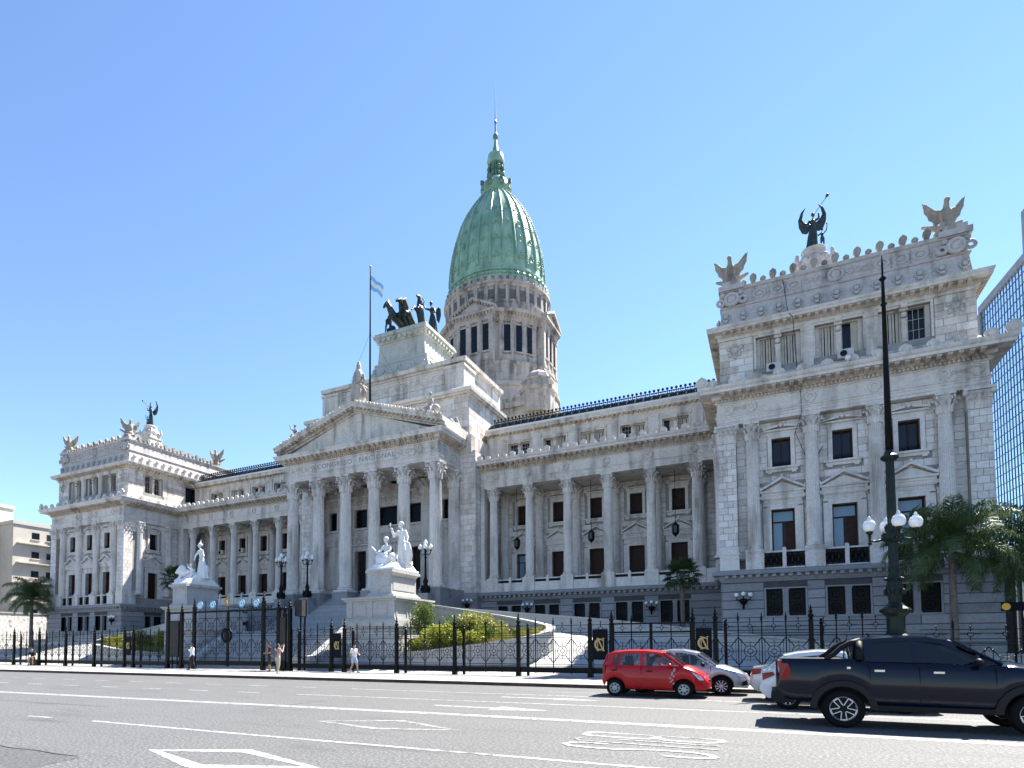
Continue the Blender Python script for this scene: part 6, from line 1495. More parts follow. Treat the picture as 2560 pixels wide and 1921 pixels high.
m.chain([(-.8, -.75, .85), (-1.0, -.9, .5), (-1.2, -1.0, .4)], [.16, .13, .12]); m.chain([(-.75, -.2, .85), (-1.0, -.3, .5), (-1.15, -.35, .4)], [.16, .13, .12]); m.chain([(-.1, .2, .8), (-.1, -.25, .6), (-.3, -.4, .45)], [.24, .18, .12]); m.chain([(.1, .4, .7), (.3, .5, .6), (.2, .6, .9)], [.07, .05, .08]); carve('lion', m, 'statue', g, .028)
m = Sculpt()
m.robe([((.55, .1, 2.2), .2, .17), ((.58, .1, 1.9), .29, .24), ((.62, .1, 1.4), .38, .32), ((.66, .12, .9), .46, .38), ((.7, .12, .55), .5, .42)], 9, .14)
torso(m, (.55, .1, 2.15), (.42, .05, 2.95), .48); head(m, (.38, .02, 3.3), .4, -.9); m.cap((.4, .04, 3.5), (.44, .06, 3.75), .08, .03)
m.chain([(.62, .08, 2.85), (.8, .02, 2.4), (.6, -.2, 2.1)], [.1, .09, .06]); m.chain([(.22, .05, 2.85), (.1, -.15, 2.45), (.12, -.3, 2.1)], [.1, .09, .06]); m.ell((.95, .2, 1.2), (.2, .25, .5)); carve('draped_woman', m, 'statue', g, .026)
m = Sculpt(); torso(m, (.08, -.5, .95), (.02, -.5, 1.42), .3, bust=False); head(m, (0, -.52, 1.66), .28, -1.0, True, False); m.chain([(-.1, -.5, 1.35), (-.3, -.55, 1.5), (-.36, -.55, 1.75)], [.06, .05, .04]); m.chain([(.12, -.5, 1.35), (.3, -.5, 1.15), (.4, -.45, 1.3)], [.06, .05, .04]); m.chain([(0, -.5, .9), (-.1, -.75, .75), (-.1, -.8, .4)], [.1, .08, .06]); m.chain([(.15, -.5, .9), (.15, -.75, .7), (.18, -.8, .35)], [.1, .08, .06]); carve('child', m, 'statue', g, .022)

# --- stone eagles on the pavilion corners
def eagle_mesh():
    m = Sculpt(); m.ell((0, 0, .3), (.42, .4, .3)); m.ell((0, -.05, .95), (.32, .3, .55)); m.cap((0, -.1, 1.35), (0, -.18, 1.68), .17, .13); m.ell((0, -.25, 1.78), (.15, .2, .15)); m.cap((0, -.4, 1.76), (0, -.5, 1.68), .06, .03)
    for q in (-1, 1):
        m.chain([(q * .2, .05, 1.2), (q * .55, .1, 1.35), (q * .95, .16, 1.95)], [.16, .13, .05])
        P = [(q * .2, .1, 1.25), (q * .5, .12, 1.42), (q * .8, .16, 1.68), (q * 1.08, .2, 2.12), (q * 1.0, .22, 1.7), (q * .98, .22, 1.45), (q * .84, .2, 1.2), (q * .78, .18, .95), (q * .6, .16, .78), (q * .5, .14, .55), (q * .25, .1, .6)]
        m.plate(P, .1)
        for k in range(5): t = k / 5; m.cap((q * (.35 + .1 * k), .12, 1.3 + .07 * k), (q * (.5 + .1 * k), .2, .72 + .22 * k), .06, .05)
        m.chain([(q * .16, -.1, .6), (q * .2, -.2, .3), (q * .22, -.3, .12)], [.14, .11, .08])
        m.plate([(q * .3, .2, .55), (q * 1.0, .5, .85), (q * 1.05, .55, .72), (q * .75, .5, .5), (q * .35, .3, .2)], .1)
    m.plate([(-.25, .3, .6), (.25, .3, .6), (.4, .75, .1), (-.4, .75, .1)], .1); m.box(-.5, .5, -.45, .45, -.1, .12)
    return m
EM = eagle_mesh().mesh('eagle', 'terracotta', True)
def eagle(label, x, y, z, rz, sc=.95):
    t = thing('stone_eagle', label, 'statue', (x, y, z), rz, 'stone eagles on the pavilion corners')
    o = link('eagle_body', EM, t, None, 0, sc); r = o.modifiers.new('remesh', 'REMESH'); r.mode = 'VOXEL'; r.voxel_size = .035; r.use_smooth_shade = True
eagle('spread-winged stone eagle on the left front corner of the right pavilion', 30.0, -6.4, 24.85, R(-8)); eagle('spread-winged stone eagle on the right front corner of the right pavilion', 40.95, -6.4, 24.85, R(10))
eagle('spread-winged stone eagle on the far left corner of the left pavilion', -41.0, -6.4, 24.85, R(25)); eagle('spread-winged stone eagle on the front corner of the left pavilion nearest the portico', -29.9, -6.4, 24.85, R(60)); eagle('spread-winged stone eagle at the rear of the left pavilion, beside the slate roof', -29.9, 5.7, 24.85, R(20))

# --- bronze winged figures on the pavilions
def angel(label, x, y, z, sgn):
    t = thing('bronze_angel', label, 'statue', (x, y, z), 0, 'bronze winged figures on the pavilions'); t.scale = (.84, .84, .84)
    m = MB(); m.taper((-1.9, 1.9, -1.6, 1.6), (-1.5, 1.5, -1.25, 1.25), -5.0, -3.6); m.box(-1.6, 1.6, -1.35, 1.35, -3.6, -3.3); m.taper((-1.4, 1.4, -1.2, 1.2), (-1.15, 1.15, -1.0, 1.0), -3.3, -2.2); m.box(-1.3, 1.3, -1.1, 1.1, -2.2, -2.0); obj('plinth', m, 'quadped', t)
    m = Sculpt(); m.taper((-1.15, 1.15, -.95, .95), (-.75, .75, -.6, .6), -2.0, -.45)
    for q in (-1, 1):
        for e in (-1, 1): m.chain([(q * .6, e * .5, -1.9), (q * 1.25, e * .9, -1.3), (q * 1.2, e * .8, -.75)], [.2, .18, .14]); m.ell((q * .7, e * .7, -1.2), (.3, .3, .35))
    m.ell((0, -.9, -1.2), (.4, .2, .4)); m.ell((1.0, 0, -1.2), (.2, .4, .4)); m.ell((-1.0, 0, -1.2), (.2, .4, .4)); m.lathe([(.75, -.5), (.9, -.35), (.9, -.15), (.6, 0)], (0, 0, 0), 16); carve('ornate_base', m, 'parapet', t, .05)
    m = Sculpt()
    m.robe([((0, 0, 1.85), .2, .17), ((.0, 0, 1.5), .28, .24), ((-.05, .02, 1.0), .32, .28), ((-.08, .04, .5), .36, .32), ((-.12, .06, .0), .42, .36)], 8, .14)
    torso(m, (0, 0, 1.75), (.02, -.04, 2.45), .46); head(m, (.04, -.1, 2.78), .36, sgn * .5)
    m.chain([(sgn * .22, -.04, 2.36), (sgn * .42, -.2, 2.3), (sgn * .4, -.36, 2.66)], [.1, .08, .055]); m.chain([(-sgn * .22, -.04, 2.36), (-sgn * .42, -.1, 2.0), (-sgn * .2, -.3, 1.85)], [.1, .08, .055])
    m.cap((sgn * .12, -.3, 2.72), (sgn * .95, -.62, 3.65), .035, .035, 6); m.cap((sgn * .9, -.6, 3.6), (sgn * 1.02, -.65, 3.75), .04, .13, 8); carve('winged_figure', m, 'bronze', t, .03)
    m = Sculpt()
    for q in (-1, 1):
        P = [(q * .12, .2, 2.2), (q * .5, .35, 2.55), (q * .72, .4, 2.95), (q * .6, .36, 3.5), (q * .42, .3, 3.85), (q * .78, .4, 3.55), (q * 1.0, .46, 2.95), (q * .95, .46, 2.3), (q * .75, .42, 1.75), (q * .45, .34, 1.55), (q * .15, .22, 1.8)]
        m.plate(P, .09)
        for k in range(6): m.cap((q * (.3 + .1 * k), .33, 2.2 + .1 * k), (q * (.35 + .12 * k), .36, 1.65 + .25 * k), .05, .05, 6)
    carve('wings', m, 'bronze', t, .035, smooth_it=1)
    m = Sculpt(); x0 = sgn * .62; torso(m, (x0, -.1, .72), (x0, -.1, 1.12), .26, bust=False); head(m, (x0, -.12, 1.36), .25, 0, True, False); m.chain([(x0 - .06, -.1, .66), (x0 - .08, -.12, .35), (x0 - .08, -.1, .0)], [.09, .07, .05]); m.chain([(x0 + .08, -.1, .66), (x0 + .1, -.1, .35), (x0 + .1, -.08, .0)], [.09, .07, .05]); m.chain([(x0 + sgn * .13, -.1, 1.06), (x0 + sgn * .3, -.12, 1.2), (x0 + sgn * .36, -.12, 1.6)], [.055, .045, .035]); m.cap((x0 + sgn * .36, -.12, 1.6), (x0 + sgn * .34, -.12, 1.8), .03, .05); m.chain([(x0 - sgn * .13, -.1, 1.06), (x0 - sgn * .25, -.15, .9), (x0 - sgn * .3, -.15, 1.0)], [.055, .045, .04]); carve('child_figure', m, 'bronze', t, .025)
angel('dark bronze winged figure with a long trumpet on the right pavilion', 34.95, -1.0, 28.85, 1); angel('dark bronze winged figure with a trumpet on the left pavilion', -35.3, 0.2, 29.0, -1)

# --- quadriga over the portico
quad = thing('quadriga', 'dark bronze four-horse chariot group on its high pedestal beside the dome', 'statue', (.3, 4.6, 33.2)); quad.scale = (.88, .92, 1.04)
def horse(m, x, y, pitch, turn=0.0, sc=1.0):
    """horse facing -y, reared by pitch"""
    cp, sp = math.cos(pitch), math.sin(pitch)
    def T(px, py, pz):      # rear hooves are the pivot at (0, .9, .9)
        dy, dz = (py - .8) * sc, (pz - .9) * sc; y2 = dy * cp + dz * sp; z2 = -dy * sp + dz * cp
        X = px * sc; Yv = y2 + .8 * sc; ct, st = math.cos(turn), math.sin(turn)
        return (x + X * ct - Yv * st, y + X * st + Yv * ct, z2 + .9 * sc)
    q = sc; e = Vector
    m.chain([T(0, .75, 1.35), T(0, 0, 1.4), T(0, -.65, 1.42)], [.4 * q, .36 * q, .4 * q]); m.chain([T(0, -.7, 1.5), T(0, -1.2, 1.8), T(0, -1.5, 1.98)], [.36 * q, .27 * q, .2 * q]); m.chain([T(0, -1.5, 1.98), T(0, -1.66, 1.68), T(0, -1.74, 1.4)], [.19 * q, .16 * q, .11 * q])
    for k in range(6): m.ell(T(0, -.7 - .14 * k, 1.86 + .07 * k), (.07 * q, .17 * q, .17 * q))
    for sx in (-1, 1):
        m.ell(T(sx * .08, -1.5, 2.18), (.045 * q, .045 * q, .1 * q)); m.chain([T(sx * .2, .75, 1.2), T(sx * .24, .6, .75)], [.26 * q, .15 * q])
        h = T(sx * .24, .6, .75); hk = (h[0], h[1] + .3 * q, max(.45 * q, h[2] - .35 * q)); m.chain([h, hk, (hk[0], hk[1] - .05, .06)], [.14 * q, .1 * q, .08 * q]); m.ell((hk[0], hk[1] - .1, .06), (.11 * q, .15 * q, .09 * q))
        m.chain([T(sx * .2, -.7, 1.2), T(sx * .24, -1.0, .85 + .15 * sx), T(sx * .24, -.85, .4 + .2 * sx)], [.18 * q, .11 * q, .07 * q]); m.ell(T(sx * .24, -.88, .3 + .2 * sx), (.09 * q, .11 * q, .09 * q))
    m.chain([T(0, 1.05, 1.5), T(0, 1.4, 1.2), T(0, 1.4, .6)], [.1 * q, .13 * q, .06 * q])
for i, (x, y, p, tn) in enumerate(((-1.95, -1.5, R(18), R(-18)), (-1.35, -1.1, R(40), R(-10)), (-.75, -.9, R(34), R(-4)), (.6, -.9, R(58), R(6)))):
    m = Sculpt(); horse(m, x, y, p, tn, 1.2); carve('horse', m, 'bronze', quad, .06)
m = Sculpt(); m.box(-1.0, 1.0, 1.2, 2.6, .5, .7); m.lathe([(.9, .7), (1.0, 1.3), (.95, 1.6)], (0, 1.6, 0), 16, PI, 2 * PI, cap=False)
for q in (-1, 1): m.torus((q * 1.15, 1.9, .75), .65, .09, 'x', 18, 6); m.ell((q * 1.15, 1.9, .75), (.12, .14, .14)); [m.cap((q * 1.15, 1.9, .75), (q * 1.15, 1.9 + .62 * math.cos(a), .75 + .62 * math.sin(a)), .05) for a in [k * PI / 4 for k in range(8)]]
m.cap((0, 1.3, .6), (0, -.3, .95), .07); carve('chariot', m, 'bronze', quad, .05)
m = Sculpt(); m.robe([((1.7, .6, 2.4), .3, .26), ((1.72, .6, 1.9), .42, .36), ((1.75, .62, 1.2), .5, .42), ((1.8, .65, .5), .56, .5), ((1.8, .66, .0), .62, .55)], 8, .14); torso(m, (1.7, .6, 2.35), (1.65, .5, 3.2), .6); head(m, (1.62, .42, 3.58), .44, -.3); m.chain([(1.4, .5, 3.05), (1.05, .2, 3.1), (.85, -.1, 3.5)], [.13, .1, .07]); m.torus((.8, -.15, 3.75), .26, .06, 'y', 12, 6); m.cap((.7, -.1, 3.55), (.35, -.15, 3.62), .05, .04); m.chain([(1.95, .55, 3.05), (2.2, .4, 2.6), (2.0, .1, 2.5)], [.13, .1, .07])
m.plate([(2.0, .85, 3.0), (2.35, .95, 3.3), (2.6, 1.0, 3.1), (2.65, 1.0, 2.4), (2.4, .95, 1.6), (2.1, .9, 2.0)], .12); carve('victory_figure', m, 'bronze', quad, .05)
m = Sculpt(); torso(m, (-2.3, -2.0, .9), (-2.35, -2.2, 1.6), .45, bust=False); head(m, (-2.4, -2.3, 1.9), .4, -.4, True, False); m.chain([(-2.3, -2, .85), (-2.45, -2.5, .6), (-2.4, -2.5, .1)], [.18, .14, .1]); m.chain([(-2.1, -2, .85), (-1.9, -2.3, .5), (-1.9, -2.1, .1)], [.18, .14, .1]); m.chain([(-2.5, -2.2, 1.5), (-2.75, -2.4, 1.1), (-2.8, -2.4, .5)], [.11, .09, .07]); m.robe([((-2.2, -1.9, 1.1), .35, .4), ((-2.2, -1.8, .5), .5, .6), ((-2.2, -1.7, .0), .6, .7)], 6, .12); carve('crouching_figure', m, 'bronze', quad, .045)

# --- figures on the pediment corners and apex
def pedfig(label, x, y, z, sc, rz, mode):
    t = thing('pediment_figure', label, 'statue', (x, y, z), rz); m = Sculpt()
    if mode == 'seat':
        torso(m, (0, 0, .8), (0, -.05, 1.5), .45); head(m, (.02, -.1, 1.85), .38, -.4); m.robe([((0, -.2, .85), .35, .35), ((0, -.3, .5), .45, .5), ((0, -.3, 0), .55, .55)], 7, .12); m.chain([(-.2, -.05, 1.4), (-.45, -.15, 1.6), (-.55, -.2, 2.0)], [.1, .08, .06]); m.chain([(.2, -.05, 1.4), (.4, -.2, 1.05), (.3, -.4, .9)], [.1, .08, .06]); m.ell((.5, .1, .5), (.4, .4, .4))
    elif mode == 'apex':
        m.box(-.42, .42, -.42, .42, -.2, .95); m.box(-.5, .5, -.5, .5, .9, 1.05); m.ell((0, 0, 1.75), (.36, .3, .72)); m.torus((0, -.2, 1.75), .3, .08, 'y', 14, 6, sz=1.5); m.ell((0, 0, 2.5), (.2, .2, .42)); m.ell((0, 0, 2.85), (.12, .12, .2))
        for q in (-1, 1): m.chain([(q * .36, 0, 1.1), (q * .52, 0, 1.4), (q * .44, 0, 1.9)], [.12, .12, .08]); m.chain([(q * .5, 0, .1), (q * .62, 0, .45), (q * .5, 0, .75)], [.16, .14, .1])
    else:
        m.chain([(0, 0, 0), (-.1, 0, .5), (-.4, 0, .8), (-.7, 0, .6)], [.3, .25, .2, .1]); m.chain([(.1, 0, 0), (.3, 0, .6), (.2, 0, 1.0)], [.3, .2, .12]); m.ell((.1, 0, .35), (.5, .3, .35)); m.plate([(.1, .0, .3), (.7, .1, 1.1), (.75, .1, .6), (.5, .05, .1)], .15)
    carve('figure', m, 'weathered', t, .04, None, 0, 2, sc)
pedfig('carved stone cartouche at the peak of the portico pediment, beside the flagpole', 0, -5.3, 23.55, 1.15, 0, 'apex')
pedfig('seated stone figure above the right end of the portico pediment', 7.3, -5.3, 20.8, .95, R(-10), 'seat'); pedfig('small winged stone creature at the right rear of the pediment', 8.4, -3.2, 19.9, 1.15, R(60), 'beast')
pedfig('seated stone figure above the left end of the portico pediment', -7.3, -5.3, 20.8, .85, R(20), 'seat'); pedfig('small winged stone ornament at the left tip of the pediment', -8.7, -5.9, 19.75, .8, 0, 'beast')

# --- flag and flagpole
fp = thing('flagpole', 'tall black flagpole behind the pediment, in front of the quadriga', 'flagpole', (-.22, -3.2, 22.6))
obj('pole', MB().lathe([(.1, 0), (.085, 6), (.05, 14.2), (.02, 14.3)], n=10), 'iron', fp, True); obj('finial', MB().ball((0, 0, 14.36), .1, 8, 6), 'golddull', fp, True)
w_ = MB()
for a_, b_ in (((0, 0, 8), (-3.4, .5, 2.4)), ((0, 0, 8), (3.2, .8, 2.2)), ((0, 0, 8), (-1.4, 2.0, 2.6))): w_.tube([a_, b_], .014, 4)
obj('guy_wires', w_, 'iron', fp)
fg = thing('flag', 'pale blue and white striped flag waving from the flagpole', 'flag', (-.15, -3.2, 34.75)); fg.scale = (.74, .74, .8)
M['flagblue'] = plain('flag_blue', (0.22, 0.5, 0.78), 0.8); M['flagwhite'] = plain('flag_white', (0.75, 0.78, 0.8), 0.8)
def fpt(a, b):      # a along the fly, b down the hoist
    return (1.75 * a - .3 * b * a, .3 * math.sin(a * 7 + b * 1.2) * a, 1.7 * (1 - b) - a * 1.75 * (1 - .35 * b) + .16 * math.sin(a * 9 + 2 * b) * a)
for nm, b0, b1, mt in (('upper_stripe', 0, .33, 'flagblue'), ('middle_stripe', .33, .67, 'flagwhite'), ('lower_stripe', .67, 1, 'flagblue')):
    m = MB(); n = 24; k = 5; vs = []
    for sd in (0, .012): vs += [(x, y + sd, z) for i in range(n + 1) for j in range(k + 1) for x, y, z in [fpt(i / n, b0 + (b1 - b0) * j / k)]]
    o_ = (n + 1) * (k + 1); fs = [(i * (k + 1) + j, i * (k + 1) + j + 1, (i + 1) * (k + 1) + j + 1, (i + 1) * (k + 1) + j) for i in range(n) for j in range(k)]; fs += [tuple(q + o_ for q in f_)[::-1] for f_ in fs]; obj(nm, m.add(vs, fs), mt, fg, True)
# ================================================================== vehicles
def carpaint(name, col, rough=.3, metal=0.0, coat=1.0, flake=0.0):
    m, nt, b = newmat(name, rough, metal, .2)
    n = noise(nt, 3.0, 5, coord='obj')
    c = ramp(nt, n, [(0.35, tuple(x * .9 for x in col)), (0.65, tuple(min(1, x * 1.06) for x in col))]); nt.links.new(c, b.inputs['Base Color'])
    b.inputs['Coat Weight'].default_value = coat; b.inputs['Coat Roughness'].default_value = .05
    return m
M['red'] = carpaint('red_car_paint', (0.4, 0.003, 0.006), .35, 0, .35); M['silver'] = carpaint('silver_car_paint', (0.36, 0.37, 0.39), .35, .4); M['carwhite'] = carpaint('white_car_paint', (0.6, 0.61, 0.64)); M['navy'] = carpaint('dark_blue_car_paint', (0.002, 0.0045, 0.014), .14, 0.0, .22)
M['tyre'] = plain('tyre_rubber', (0.006, 0.006, 0.006), .8, 0, 0, 1, 0, .15); M['blackplastic'] = plain('black_plastic', (0.006, 0.006, 0.007), .55, 0, 0, 1, 0, .2); M['greyplastic'] = plain('grey_plastic', (0.016, 0.015, 0.015), .6, 0, 0, 1, 0, .2); M['alloy'] = plain('alloy_rim', (0.55, 0.55, 0.56), .35, .6); M['hubcap'] = plain('hub_cap', (0.42, 0.42, 0.42), .45); M['chrome'] = plain('chrome', (0.75, 0.75, 0.76), .12, 1.0)
M['taillight'] = plain('tail_light', (0.22, 0.003, 0.004), .2, 0, 0, 1, 0, .3); M['headlight'] = plain('head_light', (0.55, 0.57, 0.6), .1, 0, 0, 1, 0, .7); M['seat'] = plain('seat_fabric', (0.03, 0.03, 0.034), .9); M['scrape'] = plain('scraped_metal', (0.42, 0.36, 0.34), .6)
def carglass(name, tint, alpha):
    m = bpy.data.materials.new(name); m.use_nodes = True; nt = m.node_tree; nt.nodes.clear()
    out = nt.nodes.new('ShaderNodeOutputMaterial'); mx = nt.nodes.new('ShaderNodeMixShader'); tr = nt.nodes.new('ShaderNodeBsdfTransparent'); gl = nt.nodes.new('ShaderNodeBsdfGlossy'); fr_n = nt.nodes.new('ShaderNodeFresnel')
    tr.inputs[0].default_value = (*tint, 1); gl.inputs['Roughness'].default_value = .02; fr_n.inputs[0].default_value = 1.5
    nt.links.new(fr_n.outputs[0], mx.inputs[0]); nt.links.new(tr.outputs[0], mx.inputs[1]); nt.links.new(gl.outputs[0], mx.inputs[2]); nt.links.new(mx.outputs[0], out.inputs[0]); return m
M['carglass'] = carglass('car_glass', (.62, .68, .68), 1); M['privacy'] = carglass('privacy_glass', (.04, .045, .05), 1)

def lerp_tab(tab, x):
    if x <= tab[0][0]: return tab[0][1]
    for (a, b), (c, d) in zip(tab[:-1], tab[1:]):
        if x <= c:
            t = (x - a) / (c - a); return b + (d - b) * t
    return tab[-1][1]
def wheel_meshes(tag_, r, w, style):
    ty = MB(); n = 28
    prof = [(r * .64, -w / 2 + .01), (r * .9, -w / 2), (r * .985, -w * .34), (r, -w * .2), (r, w * .2), (r * .985, w * .34), (r * .9, w / 2), (r * .64, w / 2 - .01)]
    vs = []; fs = []
    for q, y in prof:
        for i in range(n): a = 2 * PI * i / n; vs.append((q * math.cos(a), y, q * math.sin(a)))
    for j in range(len(prof) - 1):
        for i in range(n): fs.append((j * n + i, j * n + (i + 1) % n, (j + 1) * n + (i + 1) % n, (j + 1) * n + i))
    ty.add(vs, fs)
    rm = MB(Fr((0, 0, 0), (1, 0, 0), (0, -1, 0))); R0 = r * .64; d = w / 2 - .03
    def disc(r0, r1, n0, n1, k=28, mi=0):
        rm.add([(q * math.cos(2 * PI * i / k), nn, q * math.sin(2 * PI * i / k)) for q, nn in ((r0, n0), (r1, n1)) for i in range(k)], [(i, (i + 1) % k, k + (i + 1) % k, k + i) for i in range(k)], mi)
    disc(R0, R0 * .97, d + .015, d + .02); disc(R0 * .97, R0 * .9, d + .02, d - .02); disc(R0 * .9, .001, d - .06, d - .06, 28, 1)
    if style == 'multi':
        for i in range(10):
            a = 2 * PI * i / 10; e = .09; rm.add([(R0 * .2 * math.cos(a - e * 2), d, R0 * .2 * math.sin(a - e * 2)), (R0 * .94 * math.cos(a - e), d + .012, R0 * .94 * math.sin(a - e)), (R0 * .94 * math.cos(a + e), d + .012, R0 * .94 * math.sin(a + e)), (R0 * .2 * math.cos(a + e * 2), d, R0 * .2 * math.sin(a + e * 2))], [(0, 1, 2, 3)])
        disc(R0 * .26, .001, d + .01, d + .02, 16)
    elif style == 'cap':
        disc(R0 * .9, .001, d - .01, d + .02, 24); k = 7
        for i in range(k): a = 2 * PI * (i + .5) / k; rm.add([(R0 * (.62 + .17 * math.cos(b)) * math.cos(a) - R0 * .17 * math.sin(b) * math.sin(a), d + .017, R0 * (.62 + .17 * math.cos(b)) * math.sin(a) + R0 * .17 * math.sin(b) * math.cos(a)) for b in [j * PI / 4 for j in range(8)]], [tuple(range(8))], 1)
    else:   # five broad outlined spokes
        for i in range(5):
            a = PI / 2 + 2 * PI * i / 5 + PI / 5 * 0 + PI
            def P(rad, off): return (rad * math.cos(a) - off * math.sin(a), rad * math.sin(a) + off * math.cos(a))
            o_, w0, w1 = d + .01, R0 * .17, R0 * .25
            A = [P(R0 * .22, -w0), P(R0 * .95, -w1), P(R0 * .95, w1), P(R0 * .22, w0)]; B = [P(R0 * .26, -w0 * .62), P(R0 * .85, -w1 * .68), P(R0 * .85, w1 * .68), P(R0 * .26, w0 * .62)]
            rm.add([(x, o_, z) for x, z in A] + [(x, o_, z) for x, z in B], [(0, 1, 5, 4), (1, 2, 6, 5), (2, 3, 7, 6)]); rm.add([(x, o_ - .004, z) for x, z in B], [(0, 1, 2, 3)], 1)
        disc(R0 * .24, .001, d + .005, d + .008, 20, 1)
    return ty.mesh('tyre_' + tag_, 'tyre', False), rm.mesh('rim_' + tag_, ['hubcap' if style == 'cap' else 'alloy', 'blackplastic'])
def vehicle(name, label, cat, x, y, paint, sp, rz=0.0):
    """local: +x forwards, y = 0 centre line, near side is -y"""
    t = thing(name, label, cat, (x, y, 0), rz)
    W2 = sp['w'] / 2; wl = sp['wheels']; ra = sp['arch']; rw = sp['r']
    xs = set(sp['xs'])
    for c in wl:
        for k in range(17): xs.add(round(c + ra * math.cos(PI * k / 16), 4))
    xs = sorted(q for q in xs if sp['xs'][0] <= q <= sp['xs'][-1])
    def zb(q):
        z = lerp_tab(sp['sill'], q)
        for c in wl:
            if abs(q - c) < ra: z = max(z, rw + math.sqrt(max(0, ra * ra - (q - c) ** 2)) * sp.get('archk', 1.0))
        return z
    T_ = [(0, .95), (.12, .985), (.35, 1.0), (.6, .992), (.82, .975), (.94, .95), (1, .92)]
    vs = []; fs = []; k = len(T_) + 3
    for q in xs:
        b0 = zb(q); s0 = max(lerp_tab(sp['shoulder'], q), b0 + .04); w = W2 * lerp_tab(sp['plan'], q); cr0 = lerp_tab(sp['crown'], q)
        row = [(q, -w * kk, b0 + (s0 - b0) * tt) for tt, kk in T_] + [(q, -w * .72, s0 + cr0 * .6), (q, -w * .38, s0 + cr0 * .92), (q, 0, s0 + cr0)]
        vs += row
    n0 = len(vs); vs += [(a, -b, c) for a, b, c in vs]; nx = len(xs)
    for i in range(nx - 1):
        for j in range(k - 1):
            f_ = (i * k + j, (i + 1) * k + j, (i + 1) * k + j + 1, i * k + j + 1); fs.append(f_); fs.append(tuple(n0 + q for q in f_)[::-1])
    for i in (0, nx - 1):
        for j in range(k - 1): f_ = (i * k + j, i * k + j + 1, n0 + i * k + j + 1, n0 + i * k + j); fs.append(f_ if i == 0 else f_[::-1])
    body = obj('body', MB().add(vs, fs), paint, t); autosmooth(body, 32)
    u = MB(); u.box(xs[0] + .12, xs[-1] - .15, -W2 + .26, W2 - .26, sp['sill'][1][1] - .03, lerp_tab(sp['shoulder'], 0) - .08); obj('underbody', u, 'blackplastic', t)
    if sp.get('flare'):
        for c in wl:
            for sd in (-1, 1):
                m = MB(); n = 20; pts = []
                for i in range(n + 1):
                    a = PI * i / n; pts.append((c + math.cos(a), math.sin(a)))
                vsf = []
                for i in range(n + 1):
                    a = PI * i / n
                    for rr, yy in ((ra - .015, W2 + .03), (ra + .1, W2 + .02), (ra + .1, W2 - .05), (ra - .015, W2 - .12)): vsf.append((c + rr * math.cos(a), sd * yy, rw + rr * math.sin(a) * sp.get('archk', 1.0)))
                m.add(vsf, [(i * 4 + j, i * 4 + (j + 1) % 4, (i + 1) * 4 + (j + 1) % 4, (i + 1) * 4 + j) for i in range(n) for j in range(4)]); obj('wheel_arch', m, 'greyplastic', t)
    ty, rm = wheel_meshes(name, rw, sp.get('tw', .19), sp['rim'])
    for c in wl:
        for sd in (-1, 1):
            w_ = link('wheel', ty, t, (c, sd * (W2 - .1), rw), 0 if sd < 0 else PI); link('rim', rm, w_)
    # greenhouse
    G = sp['cab']; zr = G['rail']; yb, yr = W2 * G.get('yb', .93), W2 * G['yr']
    def Y(z, q=0): zb0 = lerp_tab(sp['shoulder'], q); tt = max(0, min(1, (z - zb0) / (G['top'] - zb0))); return yb + (yr - yb) * tt
    for sd in (-1, 1):
        wt = G['wtop']; bl = G['belt']
        cols_ = G['cols']       # [(belt_x, top_x)] boundaries alternating pillar / window / pillar ...
        def pt(bx, tx, f): zl, zh = lerp_tab(bl, bx), lerp_tab(wt, tx); return (bx + (tx - bx) * f, zl + (zh - zl) * f)
        for i in range(len(cols_) - 1):
            (b0, t0), (b1, t1) = cols_[i], cols_[i + 1]; q = [pt(b0, t0, 0), pt(b1, t1, 0), pt(b1, t1, 1), pt(b0, t0, 1)]
            if i % 2 == 0:
                obj('pillar', MB().add([(a, sd * Y(z), z) for a, z in q] + [(a, sd * (Y(z) - .05), z) for a, z in q], [(0, 1, 2, 3), (7, 6, 5, 4), (0, 3, 7, 4), (1, 5, 6, 2)]), G.get('pillar', paint), t)
            else:
                g_ = MB(); g_.add([(a, sd * (Y(z) - .015), z) for a, z in q], [(0, 1, 2, 3)]); obj('side_window', g_, G.get('glass', 'carglass'), t)
        # roof rail between window tops and roof edge
        e = [tx for _, tx in cols_]; pil = MB()
        for a, b in zip(e[:-1], e[1:]):
            for m_ in range(4):
                a1, b1 = a + (b - a) * m_ / 4, a + (b - a) * (m_ + 1) / 4
                za, zb_ = lerp_tab(wt, a1), lerp_tab(wt, b1); ra_, rb_ = lerp_tab(zr, a1), lerp_tab(zr, b1)
                pil.add([(a1, sd * Y(za), za), (b1, sd * Y(zb_), zb_), (b1, sd * Y(rb_), rb_), (a1, sd * Y(ra_), ra_)], [(0, 1, 2, 3)])
        obj('roof_rail', pil, G.get('pillar', paint), t)
    # roof skin
    m = MB(); rx = [p[0] for p in zr if G['rf'][0] <= p[0] <= G['rf'][1]]; rx = sorted(set(rx + [G['rf'][0] + (G['rf'][1] - G['rf'][0]) * i / 8 for i in range(9)])); vs = []; kk = 9
    for q in rx:
        z = lerp_tab(zr, q); y0 = Y(z)
        for j in range(kk): s_ = -1 + 2 * j / (kk - 1); vs.append((q, y0 * s_, z + G['crown'] * (1 - s_ * s_)))
    m.add(vs, [(i * kk + j, i * kk + j + 1, (i + 1) * kk + j + 1, (i + 1) * kk + j) for i in range(len(rx) - 1) for j in range(kk - 1)]); obj('roof', m, paint, t, True)
